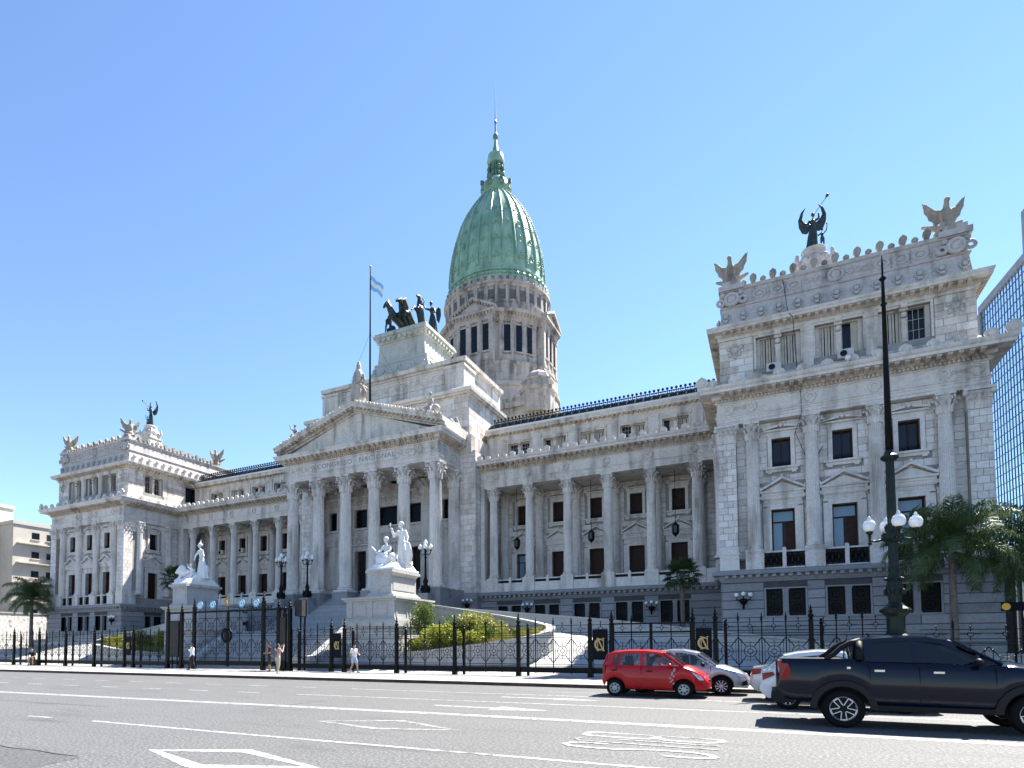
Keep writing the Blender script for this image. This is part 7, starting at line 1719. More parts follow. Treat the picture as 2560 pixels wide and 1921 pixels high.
    for nm, (x0, x1) in (('windscreen', G['ws']), ('rear_window', G['rw'])):
        m = MB(); vs = []; fs = []; n = 6
        for i in range(n + 1):
            f = i / n; q = x0 + (x1 - x0) * f; z0, z1 = lerp_tab(bl, x0), lerp_tab(zr, x1); z = z0 + (z1 - z0) * f; y0 = Y(z)
            for j in range(7): s_ = -1 + 2 * j / 6; vs.append((q + (.1 if nm == 'windscreen' else -.05) * (1 - s_ * s_), y0 * s_ * .97, z + G['crown'] * (1 - s_ * s_) * f))
        m.add(vs, [(i * 7 + j, i * 7 + j + 1, (i + 1) * 7 + j + 1, (i + 1) * 7 + j) for i in range(n) for j in range(6)]); obj(nm, m, G.get('glass', 'carglass') if nm == 'rear_window' else 'carglass', t, True)
        for sd in (-1, 1):       # A and rear corner pillars
            P = []; pm = MB()
            for i in range(n + 1):
                f = i / n; q = x0 + (x1 - x0) * f; z0, z1 = lerp_tab(bl, x0), lerp_tab(zr, x1); z = z0 + (z1 - z0) * f; P.append((q, sd * (Y(z) - .005), z + .004))
            pm.tube(P, .032, 6); obj('corner_pillar', pm, G.get('pillar', paint), t)
    for q in G['seats']:
        for sd in (-1, 1): s_ = MB(); s_.box(q - .1, q + .08, sd * W2 * .42 - .2, sd * W2 * .42 + .2, .5, lerp_tab(bl, q) + .12); s_.box(q - .05, q + .05, sd * W2 * .42 - .1, sd * W2 * .42 + .1, lerp_tab(bl, q) + .12, lerp_tab(bl, q) + .3); obj('seat', s_, 'seat', t)
    m = MB(); m.box(G['cols'][0][0], G['cols'][-1][0], -W2 * .85, W2 * .85, lerp_tab(bl, 0) - .12, lerp_tab(bl, 0) - .1); obj('cabin_floor', m, 'blackplastic', t)
    for sd in (-1, 1):
        mx, mz = G['mirror']; m = MB(); m.ell = None; m.ball((mx, sd * (W2 + .07), mz), .09, 8, 6, sx=.75, sy=1.1, sz=.8); m.box(mx - .02, mx + .03, *sorted((sd * (W2 - .04), sd * (W2 + .02))), mz - .06, mz - .02); obj('wing_mirror', m, sp.get('mirror', paint), t, True)
        for hx, hz in sp['handles']: m = MB(); m.box(hx - .08, hx + .08, *sorted((sd * (W2 - .02), sd * (W2 + .025))), hz - .018, hz + .02); obj('door_handle', m, sp.get('handle', 'blackplastic'), t)
        for p in sp['seams']:
            seam = MB().tube([(a, sd * (W2 * lerp_tab(sp['plan'], a) * 1.0 - .012 + (0 if .35 < 1 else 0)), z) for a, z in p], .008, 4)
            obj('door_seam', seam, 'blackplastic', t)
    for nm, pts, mt, sd_y in sp['lights']:
        for sd in (-1, 1):
            m = MB(); n = len(pts)
            out = [(a, sd * (W2 * lerp_tab(sp['plan'], a) * kk + .008), z) for a, z, kk in pts]; inn = [(a + sd_y, sd * (W2 * lerp_tab(sp['plan'], a) * kk - .22), z) for a, z, kk in pts]
            m.add(out + inn, [tuple(range(n)), tuple(range(n, 2 * n))[::-1]] + [(i, (i + 1) % n, n + (i + 1) % n, n + i) for i in range(n)]); obj(nm, m, mt, t)
    for nm, (a0, a1, b0, b1, c0, c1), mt in sp.get('boxes', ()): obj(nm, MB().box(a0, a1, b0, b1, c0, c1), mt, t)
    return t
def grid_(a, b, n): return [a + (b - a) * i / n for i in range(n + 1)]
# red hatchback: x = 0 at the rear bumper
red_sp = dict(w=1.5, r=.265, arch=.33, wheels=[.42, 2.5], rim='cap', tw=.17, xs=grid_(0, 3.2, 40),
    sill=[(0, .42), (.15, .26), (2.9, .24), (3.12, .26), (3.2, .4)], shoulder=[(0, .62), (.03, .95), (.12, 1.0), (2.3, .96), (2.5, .95), (2.75, .86), (2.95, .74), (3.1, .6), (3.2, .48)], plan=[(0, .8), (.06, .9), (.25, .98), (1.0, 1), (2.4, 1), (2.85, .95), (3.05, .84), (3.2, .64)], crown=[(0, .02), (.3, 0), (2.3, .02), (2.6, .08), (2.95, .07), (3.2, .03)],
    cab=dict(top=1.46, yr=.78, crown=.05, rail=[(.12, 1.3), (.32, 1.4), (.8, 1.45), (1.4, 1.45), (1.85, 1.4), (2.0, 1.34)], belt=[(0, .99), (2.6, .95)], wtop=[(.3, 1.28), (.6, 1.34), (1.4, 1.37), (1.8, 1.33), (2.05, 1.22)], cols=[(.1, .22), (.3, .42), (.55, .6), (.6, .64), (1.2, 1.2), (1.32, 1.3), (2.42, 1.86), (2.5, 1.94)],
             rf=(.14, 1.95), ws=(2.5, 1.9), rw=(.06, .2), mirror=(2.12, 1.0), seats=(1.5, .75)),
    handles=((.42, .83), (1.5, .82)), handle='blackplastic', seams=[[(1.26, .3), (1.25, .96)], [(2.28, .3), (2.27, .6), (2.35, .94)], [(.42, .62), (.5, .95)]],
    lights=[('headlight', [(2.72, .82, 1.0), (2.98, .68, 1.0), (3.08, .56, 1.0), (2.95, .56, 1.0)], 'headlight', -.05), ('taillight', [(.02, .98, 1.0), (.12, .98, 1.0), (.12, .72, 1.0), (.03, .7, 1.0)], 'taillight', .05)],
    boxes=[('bumper', (3.0, 3.19, -.55, .55, .3, .5), 'red'), ('grille', (3.1, 3.205, -.3, .3, .5, .56), 'blackplastic'), ('wiper_base', (2.4, 2.5, -.5, .5, .95, .965), 'blackplastic'), ('roof_aerial', (1.15, 1.2, -.03, .03, 1.5, 1.58), 'blackplastic')])
rx0 = on_y(1480 + 120 / 5.267, 1690, -29.5).x
redcar = vehicle('red_hatchback', 'small dented red hatchback driving to the right', 'car', rx0, -28.75, 'red', red_sp)
m = MB()
for k in range(9): a = 2.18 + random.uniform(-.06, .07); z = .45 + .055 * k; m.add([(a - .03, -.762, z - .03), (a + .03, -.762, z - .02), (a + .02, -.762, z + .03), (a - .015, -.762, z + .02)], [(0, 1, 2, 3)])
obj('scrape_marks', m, 'scrape', redcar)
sedan_sp = dict(w=1.6, r=.3, arch=.37, wheels=[.75, 3.25], rim='multi', tw=.19, xs=grid_(0, 4.1, 44),
    sill=[(0, .45), (.15, .28), (3.8, .26), (4.02, .24), (4.1, .42)], shoulder=[(0, .7), (.05, .96), (.5, 1.02), (1.0, 1.0), (3.0, .95), (3.3, .9), (3.75, .76), (4.0, .6), (4.1, .5)], plan=[(0, .78), (.08, .9), (.35, .98), (1.2, 1), (3.2, 1), (3.75, .93), (4.0, .8), (4.1, .66)], crown=[(0, .03), (.6, .04), (1, 0), (2.8, .02), (3.3, .09), (3.8, .07), (4.1, .03)],
    cab=dict(top=1.47, yr=.74, crown=.05, rail=[(.95, 1.28), (1.2, 1.4), (1.7, 1.46), (2.1, 1.46), (2.5, 1.38), (2.62, 1.33)], belt=[(.5, 1.02), (3.2, .95)], wtop=[(.95, 1.24), (1.2, 1.33), (1.7, 1.385), (2.1, 1.38), (2.5, 1.29), (2.7, 1.2)], cols=[(.6, 1.0), (.95, 1.2), (1.75, 1.72), (1.87, 1.84), (2.95, 2.45), (3.05, 2.55)], rf=(.95, 2.6), ws=(3.12, 2.55), rw=(.5, .98), mirror=(2.72, 1.0), seats=(2.1, 1.2)),
    handles=((1.15, .86), (2.05, .85)), handle='silver', seams=[[(1.8, .3), (1.8, .98)], [(2.92, .32), (2.95, .94)], [(.95, .6), (1.05, 1.0)]], mirror='blackplastic',
    lights=[('headlight', [(3.6, .8, 1.0), (3.95, .68, 1.02), (4.02, .58, 1.0), (3.8, .62, 1.0)], 'headlight', -.05), ('taillight', [(.06, .93, 1.0), (.3, .95, 1.0), (.28, .8, 1.0), (.06, .76, 1.0)], 'taillight', .05)],
    boxes=[('bumper_grille', (3.95, 4.09, -.5, .5, .34, .52), 'blackplastic')])
sx1 = on_y(1480 + 2085 / 5.267, 1690, -27.75).x
sil = vehicle('silver_sedan', 'silver car in the kerb lane, half hidden behind the red hatchback', 'car', sx1 - 4.1, -26.95, 'silver', sedan_sp)
m = MB(); m.add([(3.85, -.79, .32), (4.03, -.73, .36), (4.0, -.74, .52), (3.86, -.79, .44)], [(0, 1, 2, 3)]); obj('fog_light_recess', m, 'blackplastic', sil)
s2 = dict(sedan_sp); s2['rim'] = 'multi'; s2['lights'] = sedan_sp['lights']
ax = on_y(1860 + 45 / 3.16, 1690, -29.5).x
vehicle('silver_sedan', 'silver sedan ahead in the second lane, only its tail showing', 'car', ax, -28.75, 'silver', dict(s2))
hatch_sp = dict(sedan_sp); hatch_sp.update(w=1.65, wheels=[.62, 3.0], xs=grid_(0, 3.85, 42), sill=[(0, .45), (.15, .27), (3.55, .26), (3.78, .26), (3.85, .42)], shoulder=[(0, .6), (.03, .9), (.1, .98), (1, .98), (2.8, .95), (3.1, .9), (3.5, .78), (3.75, .62), (3.85, .5)], plan=[(0, .8), (.08, .92), (.35, .99), (1.2, 1), (3.0, 1), (3.5, .93), (3.75, .8), (3.85, .66)], crown=[(0, .02), (.6, 0), (2.6, .02), (3.0, .09), (3.6, .07), (3.85, .03)],
    cab=dict(top=1.48, yr=.74, crown=.05, rail=[(.55, 1.34), (.85, 1.41), (1.3, 1.46), (1.7, 1.45), (2.2, 1.36), (2.35, 1.31)], belt=[(0, .99), (3.0, .95)], wtop=[(.6, 1.24), (.9, 1.32), (1.4, 1.38), (1.9, 1.32), (2.3, 1.18)], cols=[(.25, .62), (.6, .85), (1.35, 1.35), (1.47, 1.47), (2.7, 2.15), (2.8, 2.25)], rf=(.55, 2.32), ws=(2.85, 2.28), rw=(.15, .58), mirror=(2.45, 1.0), seats=(1.8, .9)),
    handles=((.9, .86), (1.7, .85)), seams=[[(1.36, .3), (1.36, .98)], [(2.6, .32), (2.62, .94)]], mirror='carwhite',
    lights=[('headlight', [(3.35, .8, 1.0), (3.7, .68, 1.02), (3.77, .58, 1.0), (3.55, .62, 1.0)], 'headlight', -.05), ('taillight', [(.06, .9, 1.0), (.3, .94, 1.0), (.34, .86, 1.0), (.07, .72, 1.0)], 'taillight', .05)], boxes=[('bumper_grille', (3.7, 3.84, -.5, .5, .34, .5), 'blackplastic')])
bx = on_y(1860 + 122 / 3.16, 1690, -31.85).x
vehicle('white_hatchback', 'white hatchback mostly hidden behind the dark pickup', 'car', bx, -31.02, 'carwhite', hatch_sp)
# pickup
pk_sp = dict(w=1.86, r=.37, arch=.46, archk=.98, wheels=[1.12, 3.95], rim='five', tw=.24, flare=True, xs=grid_(0, 5.0, 50),
    sill=[(0, .58), (.2, .52), (1.7, .46), (3.4, .44), (4.6, .42), (4.95, .5), (5, .6)], shoulder=[(0, .9), (.04, 1.34), (1.3, 1.34), (1.5, 1.28), (3.3, 1.24), (3.7, 1.22), (4.4, 1.12), (4.8, 1.0), (5.0, .8)], plan=[(0, .9), (.06, .97), (.3, 1), (4.2, 1), (4.7, .95), (4.9, .86), (5, .74)], crown=[(0, -.02), (1.3, -.02), (1.5, 0), (3.3, .02), (3.7, .1), (4.5, .08), (5, .03)],
    cab=dict(top=1.78, yr=.76, crown=.05, rail=[(1.28, 1.68), (1.5, 1.73), (2.0, 1.765), (2.5, 1.755), (2.8, 1.7), (2.95, 1.64)], belt=[(1.2, 1.3), (3.6, 1.25)], wtop=[(1.4, 1.6), (1.7, 1.66), (2.3, 1.69), (2.65, 1.64), (2.95, 1.53)], cols=[(1.28, 1.4), (1.62, 1.64), (2.28, 2.22), (2.4, 2.3), (3.38, 2.8), (3.5, 2.92)], rf=(1.28, 2.95), ws=(3.55, 2.88), rw=(1.3, 1.34), mirror=(3.18, 1.3), seats=(2.55, 1.75), glass='privacy'),
    handles=((1.72, 1.12), (2.62, 1.1)), handle='chrome', seams=[[(1.58, .62), (1.56, 1.28)], [(2.34, .48), (2.34, 1.26)], [(3.42, .46), (3.44, 1.24)]], mirror='blackplastic',
    lights=[('taillight', [(.03, 1.26, 1.0), (.2, 1.24, 1.0), (.24, 1.1, 1.0), (.22, .92, 1.0), (.05, .92, 1.0)], 'taillight', .05), ('headlight', [(4.6, 1.0, 1.0), (4.92, .92, 1.02), (4.92, .8, 1.0), (4.66, .86, 1.0)], 'headlight', -.05)],
    boxes=[('rear_bumper', (-.1, .3, -.86, .86, .45, .68), 'blackplastic'), ('side_step', (1.66, 3.42, -.95, .95, .36, .46), 'blackplastic'), ('fuel_cap', (1.2, 1.26, -.935, -.93, 1.15, 1.19), 'chrome')])
px0 = on_y(1860 + 262 / 3.16, 1690, -35.4).x
pick = vehicle('pickup_truck', 'dark navy pickup truck with five-spoke wheels cut by the right edge', 'pickup', px0, -34.47, 'navy', pk_sp)
for sd in (-1, 1):      # roof sail running down to the bed rail, with its opening
    m = MB(); y0, y1 = sd * .7, sd * .84
    P = [(1.5, 1.735), (1.28, 1.7), (1.06, 1.63), (.86, 1.42), (.7, 1.335), (.86, 1.335), (1.0, 1.42), (1.14, 1.56), (1.28, 1.61), (1.42, 1.62), (1.46, 1.33), (1.6, 1.33), (1.62, 1.7)]
    m.tube([(1.45, sd * .72, 1.7), (1.28, sd * .74, 1.66), (1.12, sd * .77, 1.56), (.98, sd * .82, 1.42), (.85, sd * .86, 1.345)], [.06, .055, .05, .05, .04], 8); m.tube([(1.42, sd * .73, 1.68), (1.42, sd * .85, 1.32)], [.07, .08], 8); obj('sail_bar', m, 'blackplastic', pick, True)
m = MB(); m.box(.06, 1.36, -.78, .78, 1.325, 1.345); obj('bed_cover', m, 'blackplastic', pick)
m = MB(); m.box(-.02, .02, -.7, .7, .72, 1.3); obj('tailgate', m, 'navy', pick)
m = MB(); m.tube([(1.7, .2, 1.8), (1.66, .2, 1.86)], [.03, .012], 6); obj('roof_aerial', m, 'blackplastic', pick)
# ================================================================== people
def skin(name, c): return plain(name, c, .6)
M['skin'] = plain('skin', (0.42, 0.25, 0.17), .55, 0, .08, 8); M['skindark'] = plain('tanned_skin', (0.3, 0.17, 0.11), .55, 0, .08, 8)
M['hairdark'] = plain('dark_hair', (0.014, 0.01, 0.008), .6); M['hairfair'] = plain('fair_hair', (0.3, 0.2, 0.08), .6)
for nm, c in (('whiteshirt', (0.68, 0.7, 0.74)), ('blackcloth', (0.012, 0.012, 0.014)), ('orange', (0.62, 0.14, 0.03)), ('khaki', (0.36, 0.31, 0.23)), ('blueshort', (0.4, 0.47, 0.6)), ('greycloth', (0.28, 0.29, 0.31)), ('paleshirt', (0.7, 0.66, 0.62)), ('bag', (0.1, 0.085, 0.09)), ('shoe', (0.05, 0.045, 0.045)), ('shoelight', (0.4, 0.38, 0.36))): M[nm] = plain(nm, c, .85, 0, .12, 20)
def hand(m, p, d, s=1.0, curl=.5, side=1):
    """palm at p, fingers towards d, slightly curled, thumb leaving the side"""
    p = Vector(p); d = Vector(d).normalized(); e = d.cross(Vector((0, 0, 1)) if abs(d.z) < .9 else Vector((0, 1, 0))).normalized() * side; nrm = e.cross(d)
    m.ell(p + d * .04 * s, (.042 * s, .022 * s, .05 * s), d.to_track_quat('Z', 'Y')); 
    for i, L_ in enumerate((.068, .078, .072, .055)):
        a = p + d * .08 * s + e * (.03 - .02 * i) * s; b = a + d * L_ * .55 * s - nrm * L_ * .25 * curl * s; c = b + d * L_ * .35 * s - nrm * L_ * .55 * curl * s; m.chain([a, b, c], [.0105 * s, .0095 * s, .008 * s], 6)
    a = p + d * .02 * s + e * .035 * s; m.chain([a, a + (d * .5 + e).normalized() * .035 * s, a + (d + e * .6).normalized() * .07 * s], [.013 * s, .011 * s, .009 * s], 6)
def person(label, x, y, rz, J, cl, z=SWZ, hair='hairdark', skin_='skin', longhair=False, extra=None, cat='person', root=None):
    """J: joints in metres, facing -y, feet at z = 0"""
    t = thing('person', label, cat, (x, y, z), rz) if root is None else root
    b = Sculpt(); hd = Vector(J['head']); nk = Vector(J['neck']); pv = Vector(J['pelvis'])
    ax = nk - pv
    b.ell(pv, (.155, .11, .13)); b.cap(pv, pv + ax * .5, .12, .115); b.ell(pv + ax * .72, (.165, .105, .17)); b.cap(Vector(J['shL']), Vector(J['shR']), .06); b.cap(nk - ax * .05, hd - Vector((0, 0, .06)), .055, .05)
    h = .225; yaw = J.get('yaw', 0); head(b, hd, h, yaw, False)
    for s in 'LR':
        b.chain([J['sh' + s], J['el' + s], J['ha' + s]], [.052, .04, .028]); dv = (Vector(J['ha' + s]) - Vector(J['el' + s])); hand(b, J['ha' + s], J.get('hd' + s, dv), 1.0, .6, 1 if s == 'L' else -1)
        b.chain([J['hip' + s], J['kn' + s], J['an' + s]], [.085, .058, .04]); b.cap(J['an' + s], Vector(J['an' + s]) + Vector((0, 0, -.03)), .04)
    carve('body', b, skin_, t, .009, smooth_it=1)
    c = Sculpt(); f = Vector((math.sin(yaw), -math.cos(yaw), 0))
    c.ell(hd - f * .02 + Vector((0, 0, .045)), (.092, .1, .085))
    if longhair: c.ell(hd - f * .07 - Vector((0, 0, .02)), (.085, .06, .12)); c.cap(hd - f * .09 - Vector((0, 0, .08)), hd - f * .12 - Vector((0, 0, .3)), .07, .04)
    carve('hair', c, hair, t, .012, smooth_it=1)
    top, bot, sho = cl['top'], cl['bottom'], cl['shoes']
    c = Sculpt(); c.ell(pv + ax * .72, (.185, .125, .19)); c.cap(pv + ax * .05, pv + ax * .6, .145, .14); c.cap(Vector(J['shL']), Vector(J['shR']), .078); c.ell(pv + ax * .06, (.17, .125, .1))
    for s in 'LR':
        a, e_ = Vector(J['sh' + s]), Vector(J['el' + s]); c.cap(a, a.lerp(e_, .62 if not cl.get('long') else 1.0), .07, .058)
        if cl.get('long'): c.cap(e_, e_.lerp(Vector(J['ha' + s]), .85), .055, .042)
    carve('shirt', c, top, t, .014, smooth_it=2)
    c = Sculpt(); c.ell(pv, (.175, .135, .13)); L_ = cl.get('leg', 1.0)
    for s in 'LR':
        a, k, an = Vector(J['hip' + s]), Vector(J['kn' + s]), Vector(J['an' + s])
        if L_ <= .6: c.cap(a, a.lerp(k, L_ / .6), .105, .09)
        else: c.cap(a, k, .102, .076); c.cap(k, k.lerp(an, (L_ - .6) / .4), .076, .06)
    carve('trousers' if L_ > .6 else 'shorts', c, bot, t, .014, smooth_it=2)
    for s in 'LR':
        an = Vector(J['an' + s]); d = Vector(J.get('ft' + s, (0, -1, 0))).normalized(); c = Sculpt(); c.chain([an + Vector((0, 0, -.02)), an + d * .02 + Vector((0, 0, -.055)), an + d * .15 + Vector((0, 0, -.065))], [.045, .045, .034]); c.ell(an - d * .03 + Vector((0, 0, -.055)), (.04, .045, .035)); carve('shoe', c, sho, t, .01, smooth_it=1)
    if extra: extra(t)
    return t
def stand(step=0.0, armL=None, armR=None, H=1.7):
    k = H / 1.7
    J = dict(head=(0, -.03, 1.57 * k), neck=(0, 0, 1.42 * k), pelvis=(0, 0, .93 * k), shL=(.19, 0, 1.38 * k), shR=(-.19, 0, 1.38 * k), elL=(.24, .04, 1.1 * k), elR=(-.24, .04, 1.1 * k), haL=(.25, -.06, .86 * k), haR=(-.25, -.06, .86 * k), hipL=(.09, 0, .9 * k), hipR=(-.09, 0, .9 * k), knL=(.1, -.03 - step * .5, .5 * k), knR=(-.1, -.02 + step * .15, .5 * k), anL=(.1, -step, .1), anR=(-.1, step, .1 + step * .25))
    if armL: J['elL'], J['haL'] = armL
    if armR: J['elR'], J['haR'] = armR
    return J
def at(u, v): p = on_z(u, v, SWZ); return p.x, min(p.y, FY - .55)
x, y = at(480, 1675)
person('man in a white shirt and black trousers walking before the gate', x, y, R(-60), stand(.16, armR=((-.27, -.1, 1.15), (-.12, -.3, 1.3))), dict(top='whiteshirt', bottom='blackcloth', shoes='shoe', long=True))
def vest(t):
    m = Sculpt(); m.ell((-.02, -.1, 1.17), (.1, .06, .24)); carve('orange_vest', m, 'orange', t, .014)
x, y = at(674, 1680)
person('man in black with an orange vest standing at the gate', x, y, R(-35), stand(0, armL=((.26, -.05, 1.12), (.05, -.28, 1.12)), armR=((-.26, -.05, 1.12), (-.04, -.28, 1.08))), dict(top='blackcloth', bottom='blackcloth', shoes='shoe', leg=.66), extra=vest, skin_='skindark')
def pack(t):
    m = Sculpt(); m.ell((0, .19, 1.15), (.16, .11, .24)); m.ell((0, .27, 1.08), (.11, .06, .13)); carve('backpack', m, 'bag', t, .014)
    m = Sculpt(); m.ell((-.17, -.02, 1.25), (.06, .1, .14)); carve('orange_scarf', m, 'orange', t, .014)
x, y = at(700, 1685)
person('woman with a backpack and light trousers photographing the palace', x, y - .2, R(165), stand(.08, armL=((.28, -.12, 1.2), (.12, -.3, 1.5)), armR=((-.28, -.12, 1.2), (-.12, -.3, 1.5)), H=1.66), dict(top='greycloth', bottom='khaki', shoes='shoelight'), longhair=True, extra=pack)
def handbag(t):
    m = Sculpt(); m.ell((.26, 0, .88), (.05, .1, .09)); carve('handbag', m, 'blackcloth', t, .014)
x, y = at(891, 1682)
person('woman in a white top and pale blue shorts walking past the fence', x, y, R(80), stand(.2, armL=((.24, .0, 1.12), (.16, -.24, 1.05)), H=1.62), dict(top='paleshirt', bottom='blueshort', shoes='shoelight', leg=.4), longhair=True, extra=handbag)
# person resting on the fence plinth at the far left
x, y = at(86, 1664)
Js = dict(head=(0, -.16, 1.22), neck=(0, -.1, 1.08), pelvis=(0, .05, .6), shL=(.19, -.08, 1.03), shR=(-.19, -.08, 1.03), elL=(.26, -.2, .78), elR=(-.26, -.2, .78), haL=(.1, -.42, .68), haR=(-.1, -.42, .68), hipL=(.1, .03, .58), hipR=(-.1, .03, .58), knL=(.16, -.42, .56), knR=(-.14, -.42, .56), anL=(.16, -.4, .1), anR=(-.14, -.4, .1))
person('fair-haired person in black sitting against the fence at the far left', x, y + .1, R(40), Js, dict(top='blackcloth', bottom='blackcloth', shoes='shoe', leg=.45), hair='hairfair')
bl = thing('fence_step', 'low dark ledge the seated person rests on', 'ledge', (x, y + .25, SWZ)); obj('slab', MB().box(-.5, .5, -.12, .2, 0, .48), 'iron', bl)
# driver and passenger of the red car
for lb, dy_, cl_ in (('driver seen through the window of the red hatchback', .3, 'greycloth'), ('passenger on the near side of the red hatchback', -.3, 'whiteshirt')):
    t = thing('person', lb, 'person', (redcar.location.x + 1.62, redcar.location.y + dy_, 0), R(90))
    Jc = dict(head=(0, -.04, 1.2), neck=(0, 0, 1.06), pelvis=(0, .06, .58), shL=(.18, 0, 1.0), shR=(-.18, 0, 1.0), elL=(.22, -.2, .82), elR=(-.22, -.2, .82), haL=(.16, -.42, .9), haR=(-.16, -.42, .9), hipL=(.09, .02, .55), hipR=(-.09, .02, .55), knL=(.1, -.38, .55), knR=(-.1, -.38, .55), anL=(.1, -.5, .36), anR=(-.1, -.5, .36))
    person(lb, 0, 0, 0, Jc, dict(top=cl_, bottom='blackcloth', shoes='shoe'), root=t)
# ================================================================== plants
def leafmat(name, a, b, trans=.25):
    m, nt, bs = newmat(name, .5, 0, .4)
    n = noise(nt, 2.2, 4); n2 = noise(nt, 25, 2)
    c = mixc(nt, .3, ramp(nt, n, [(0.3, a), (0.7, b)]), ramp(nt, n2, [(.3, a), (.7, b)]))
    nt.links.new(c, bs.inputs['Base Color'])
    tr = nt.nodes.new('ShaderNodeBsdfTranslucent'); nt.links.new(c, tr.inputs[0]); mx = nt.nodes.new('ShaderNodeMixShader'); mx.inputs[0].default_value = trans
    out = nt.nodes['Material Output']; nt.links.new(bs.outputs[0], mx.inputs[1]); nt.links.new(tr.outputs[0], mx.inputs[2]); nt.links.new(mx.outputs[0], out.inputs[0]); return m
M['palmleaf'] = leafmat('palm_leaf', (0.036, 0.062, 0.02), (0.1, 0.15, 0.045)); M['fanleaf'] = leafmat('fan_palm_leaf', (0.018, 0.04, 0.012), (0.04, 0.08, 0.022)); M['shrubleaf'] = leafmat('shrub_leaf', (0.17, 0.21, 0.012), (0.34, 0.35, 0.04), .4); M['shrubdark'] = leafmat('dark_shrub_leaf', (0.06, 0.1, 0.014), (0.16, 0.21, 0.025), .35); M['grassblade'] = leafmat('grass_blade', (0.19, 0.2, 0.03), (0.32, 0.3, 0.07), .35); M['treeleaf'] = leafmat('tree_leaf', (0.06, 0.1, 0.015), (0.15, 0.19, 0.035), .3)
M['bark'] = plain('palm_trunk', (0.13, 0.105, 0.085), .85, 0, .35, 6, .4); M['stem'] = plain('shrub_stem', (0.09, 0.07, 0.045), .85, 0, .3, 8)
def frond_mesh(name, L_, e0, e1, seed, droop=1.1, nl=78):
    rg = random.Random(seed); m = MB(); pts = []; p = Vector((0, 0, 0)); n = 24
    for i in range(n + 1):
        t = i / n; el = R(e0 + (e1 - e0) * (t ** 1.25)); pts.append(p.copy()); p = p + Vector((math.cos(el), 0, math.sin(el))) * L_ / n
    m.tube(pts, [.035 * (1 - .8 * i / n) for i in range(n + 1)], 4)
    for k in range(nl):
        t = .12 + .88 * k / nl; i = min(n - 1, int(t * n)); f = t * n - i; c = pts[i].lerp(pts[i + 1], f); d = (pts[i + 1] - pts[i]).normalized(); up = Vector((0, 1, 0)).cross(d) * -1
        ln = L_ * .26 * (math.sin(PI * (.12 + .8 * t)) ** .7) + .08
        for sd in (-1, 1):
            a = Vector((0, sd, 0)) * rg.uniform(.5, 1.0) + d * rg.uniform(.3, .7) + up * rg.uniform(-.2, .5); a.normalize(); q0 = c; q1 = c + a * ln * .5; q2 = q1 + (a * .6 + Vector((0, 0, -droop * rg.uniform(.7, 1.3)))).normalized() * ln * .55; w = d * .0125
            m.add([tuple(q0 - w), tuple(q0 + w), tuple(q1 + w * 1.3), tuple(q1 - w * 1.3), tuple(q2)], [(0, 1, 2, 3), (3, 2, 4)])
    return m.mesh(name, 'palmleaf')
FR = [frond_mesh('palm_frond_%d' % i, L_, a, b, i) for i, (L_, a, b) in enumerate(((2.5, 86, 5), (2.8, 72, -35), (2.9, 58, -62), (2.8, 40, -78), (2.6, 18, -84), (2.2, -15, -86)))]
def palm(label, x, y, z, h, sc, seed, n=30, tr=.14):
    rg = random.Random(seed); t = thing('palm_tree', label, 'palm', (x, y, z))
    m = MB(); prof = [(tr * 1.35, 0), (tr * 1.1, .3)] + [(tr * (1.06 - .25 * i / 16) * (1.05 if i % 2 else .98), .3 + (h - .3) * i / 16) for i in range(1, 17)]; prof += [(tr * .95, h + .1), (tr * .5, h + .5)]; m.lathe(prof, n=12); obj('trunk', m, 'bark', t, True)
    for i in range(n):
        k = min(5, int(6 * (i / n) ** .9)); o = link('frond', FR[k], t, (0, 0, h + .25 - .3 * i / n), i * 2.39996 + rg.uniform(-.2, .2), (sc * rg.uniform(.88, 1.1),) * 3)
    return t
pR = on_y(2389, 1620, -13.0)
palm('feathery palm in front of the right pavilion, beside the mast lamp', pR.x, -13.0, .2, 5.8, 1.2, 4, 28, .16)
palm('feathery palm at the right edge of the picture', pR.x + 3.4, -12.2, .2, 5.6, 1.2, 9, 28, .16)
pL = on_y(77, 1600, -9.0)
palm('feathery palm standing left of the left pavilion', pL.x, -9.0, .3, 6.7, 1.25, 6, 32, .2)
def fan_mesh():
    m = MB(); m.tube([(0, 0, 0), (.4, 0, .06), (.75, 0, .04)], .014, 4); k = 15
    for i in range(k):
        a = R(-115 + 230 * i / (k - 1)); d = Vector((math.cos(a), math.sin(a), 0)); e = Vector((-d.y, d.x, 0)); c = Vector((.75, 0, .04)); L_ = .62 * (1 - .15 * abs(a)); q1 = c + d * L_ * .6 + Vector((0, 0, .03)); q2 = c + d * L_ + Vector((0, 0, -.14))
        m.add([tuple(c), tuple(q1 + e * .045), tuple(q2), tuple(q1 - e * .045)], [(0, 1, 2, 3)])
    return m.mesh('fan_leaf', 'fanleaf')
FAN = fan_mesh()
def fanpalm(label, x, y, z, h, sc, n=34):
    t = thing('fan_palm', label, 'palm', (x, y, z)); m = MB(); m.lathe([(.16, 0), (.14, h * .5), (.17, h * .8), (.13, h), (.05, h + .2)], n=10); obj('trunk', m, 'bark', t)
    for i in range(n):
        o = link('leaf', FAN, t, (0, 0, h), 0, sc); o.rotation_euler = (random.uniform(-.3, .3), R(-72 + 118 * (i / n)), i * 2.4)
fp_ = on_y(1160 + 1290 / 2.3714, 1400, -5.5); fanpalm('bushy fan palm in front of the right colonnade, next to the right pavilion', fp_.x, -5.5, .2, 6.1, 1.12)
fp2 = on_y(436, 1448, -9.5); fanpalm('fan palm showing behind the lion statue pedestal', fp2.x, -9.5, 1.0, fp2.z - 1.1, 1.2)
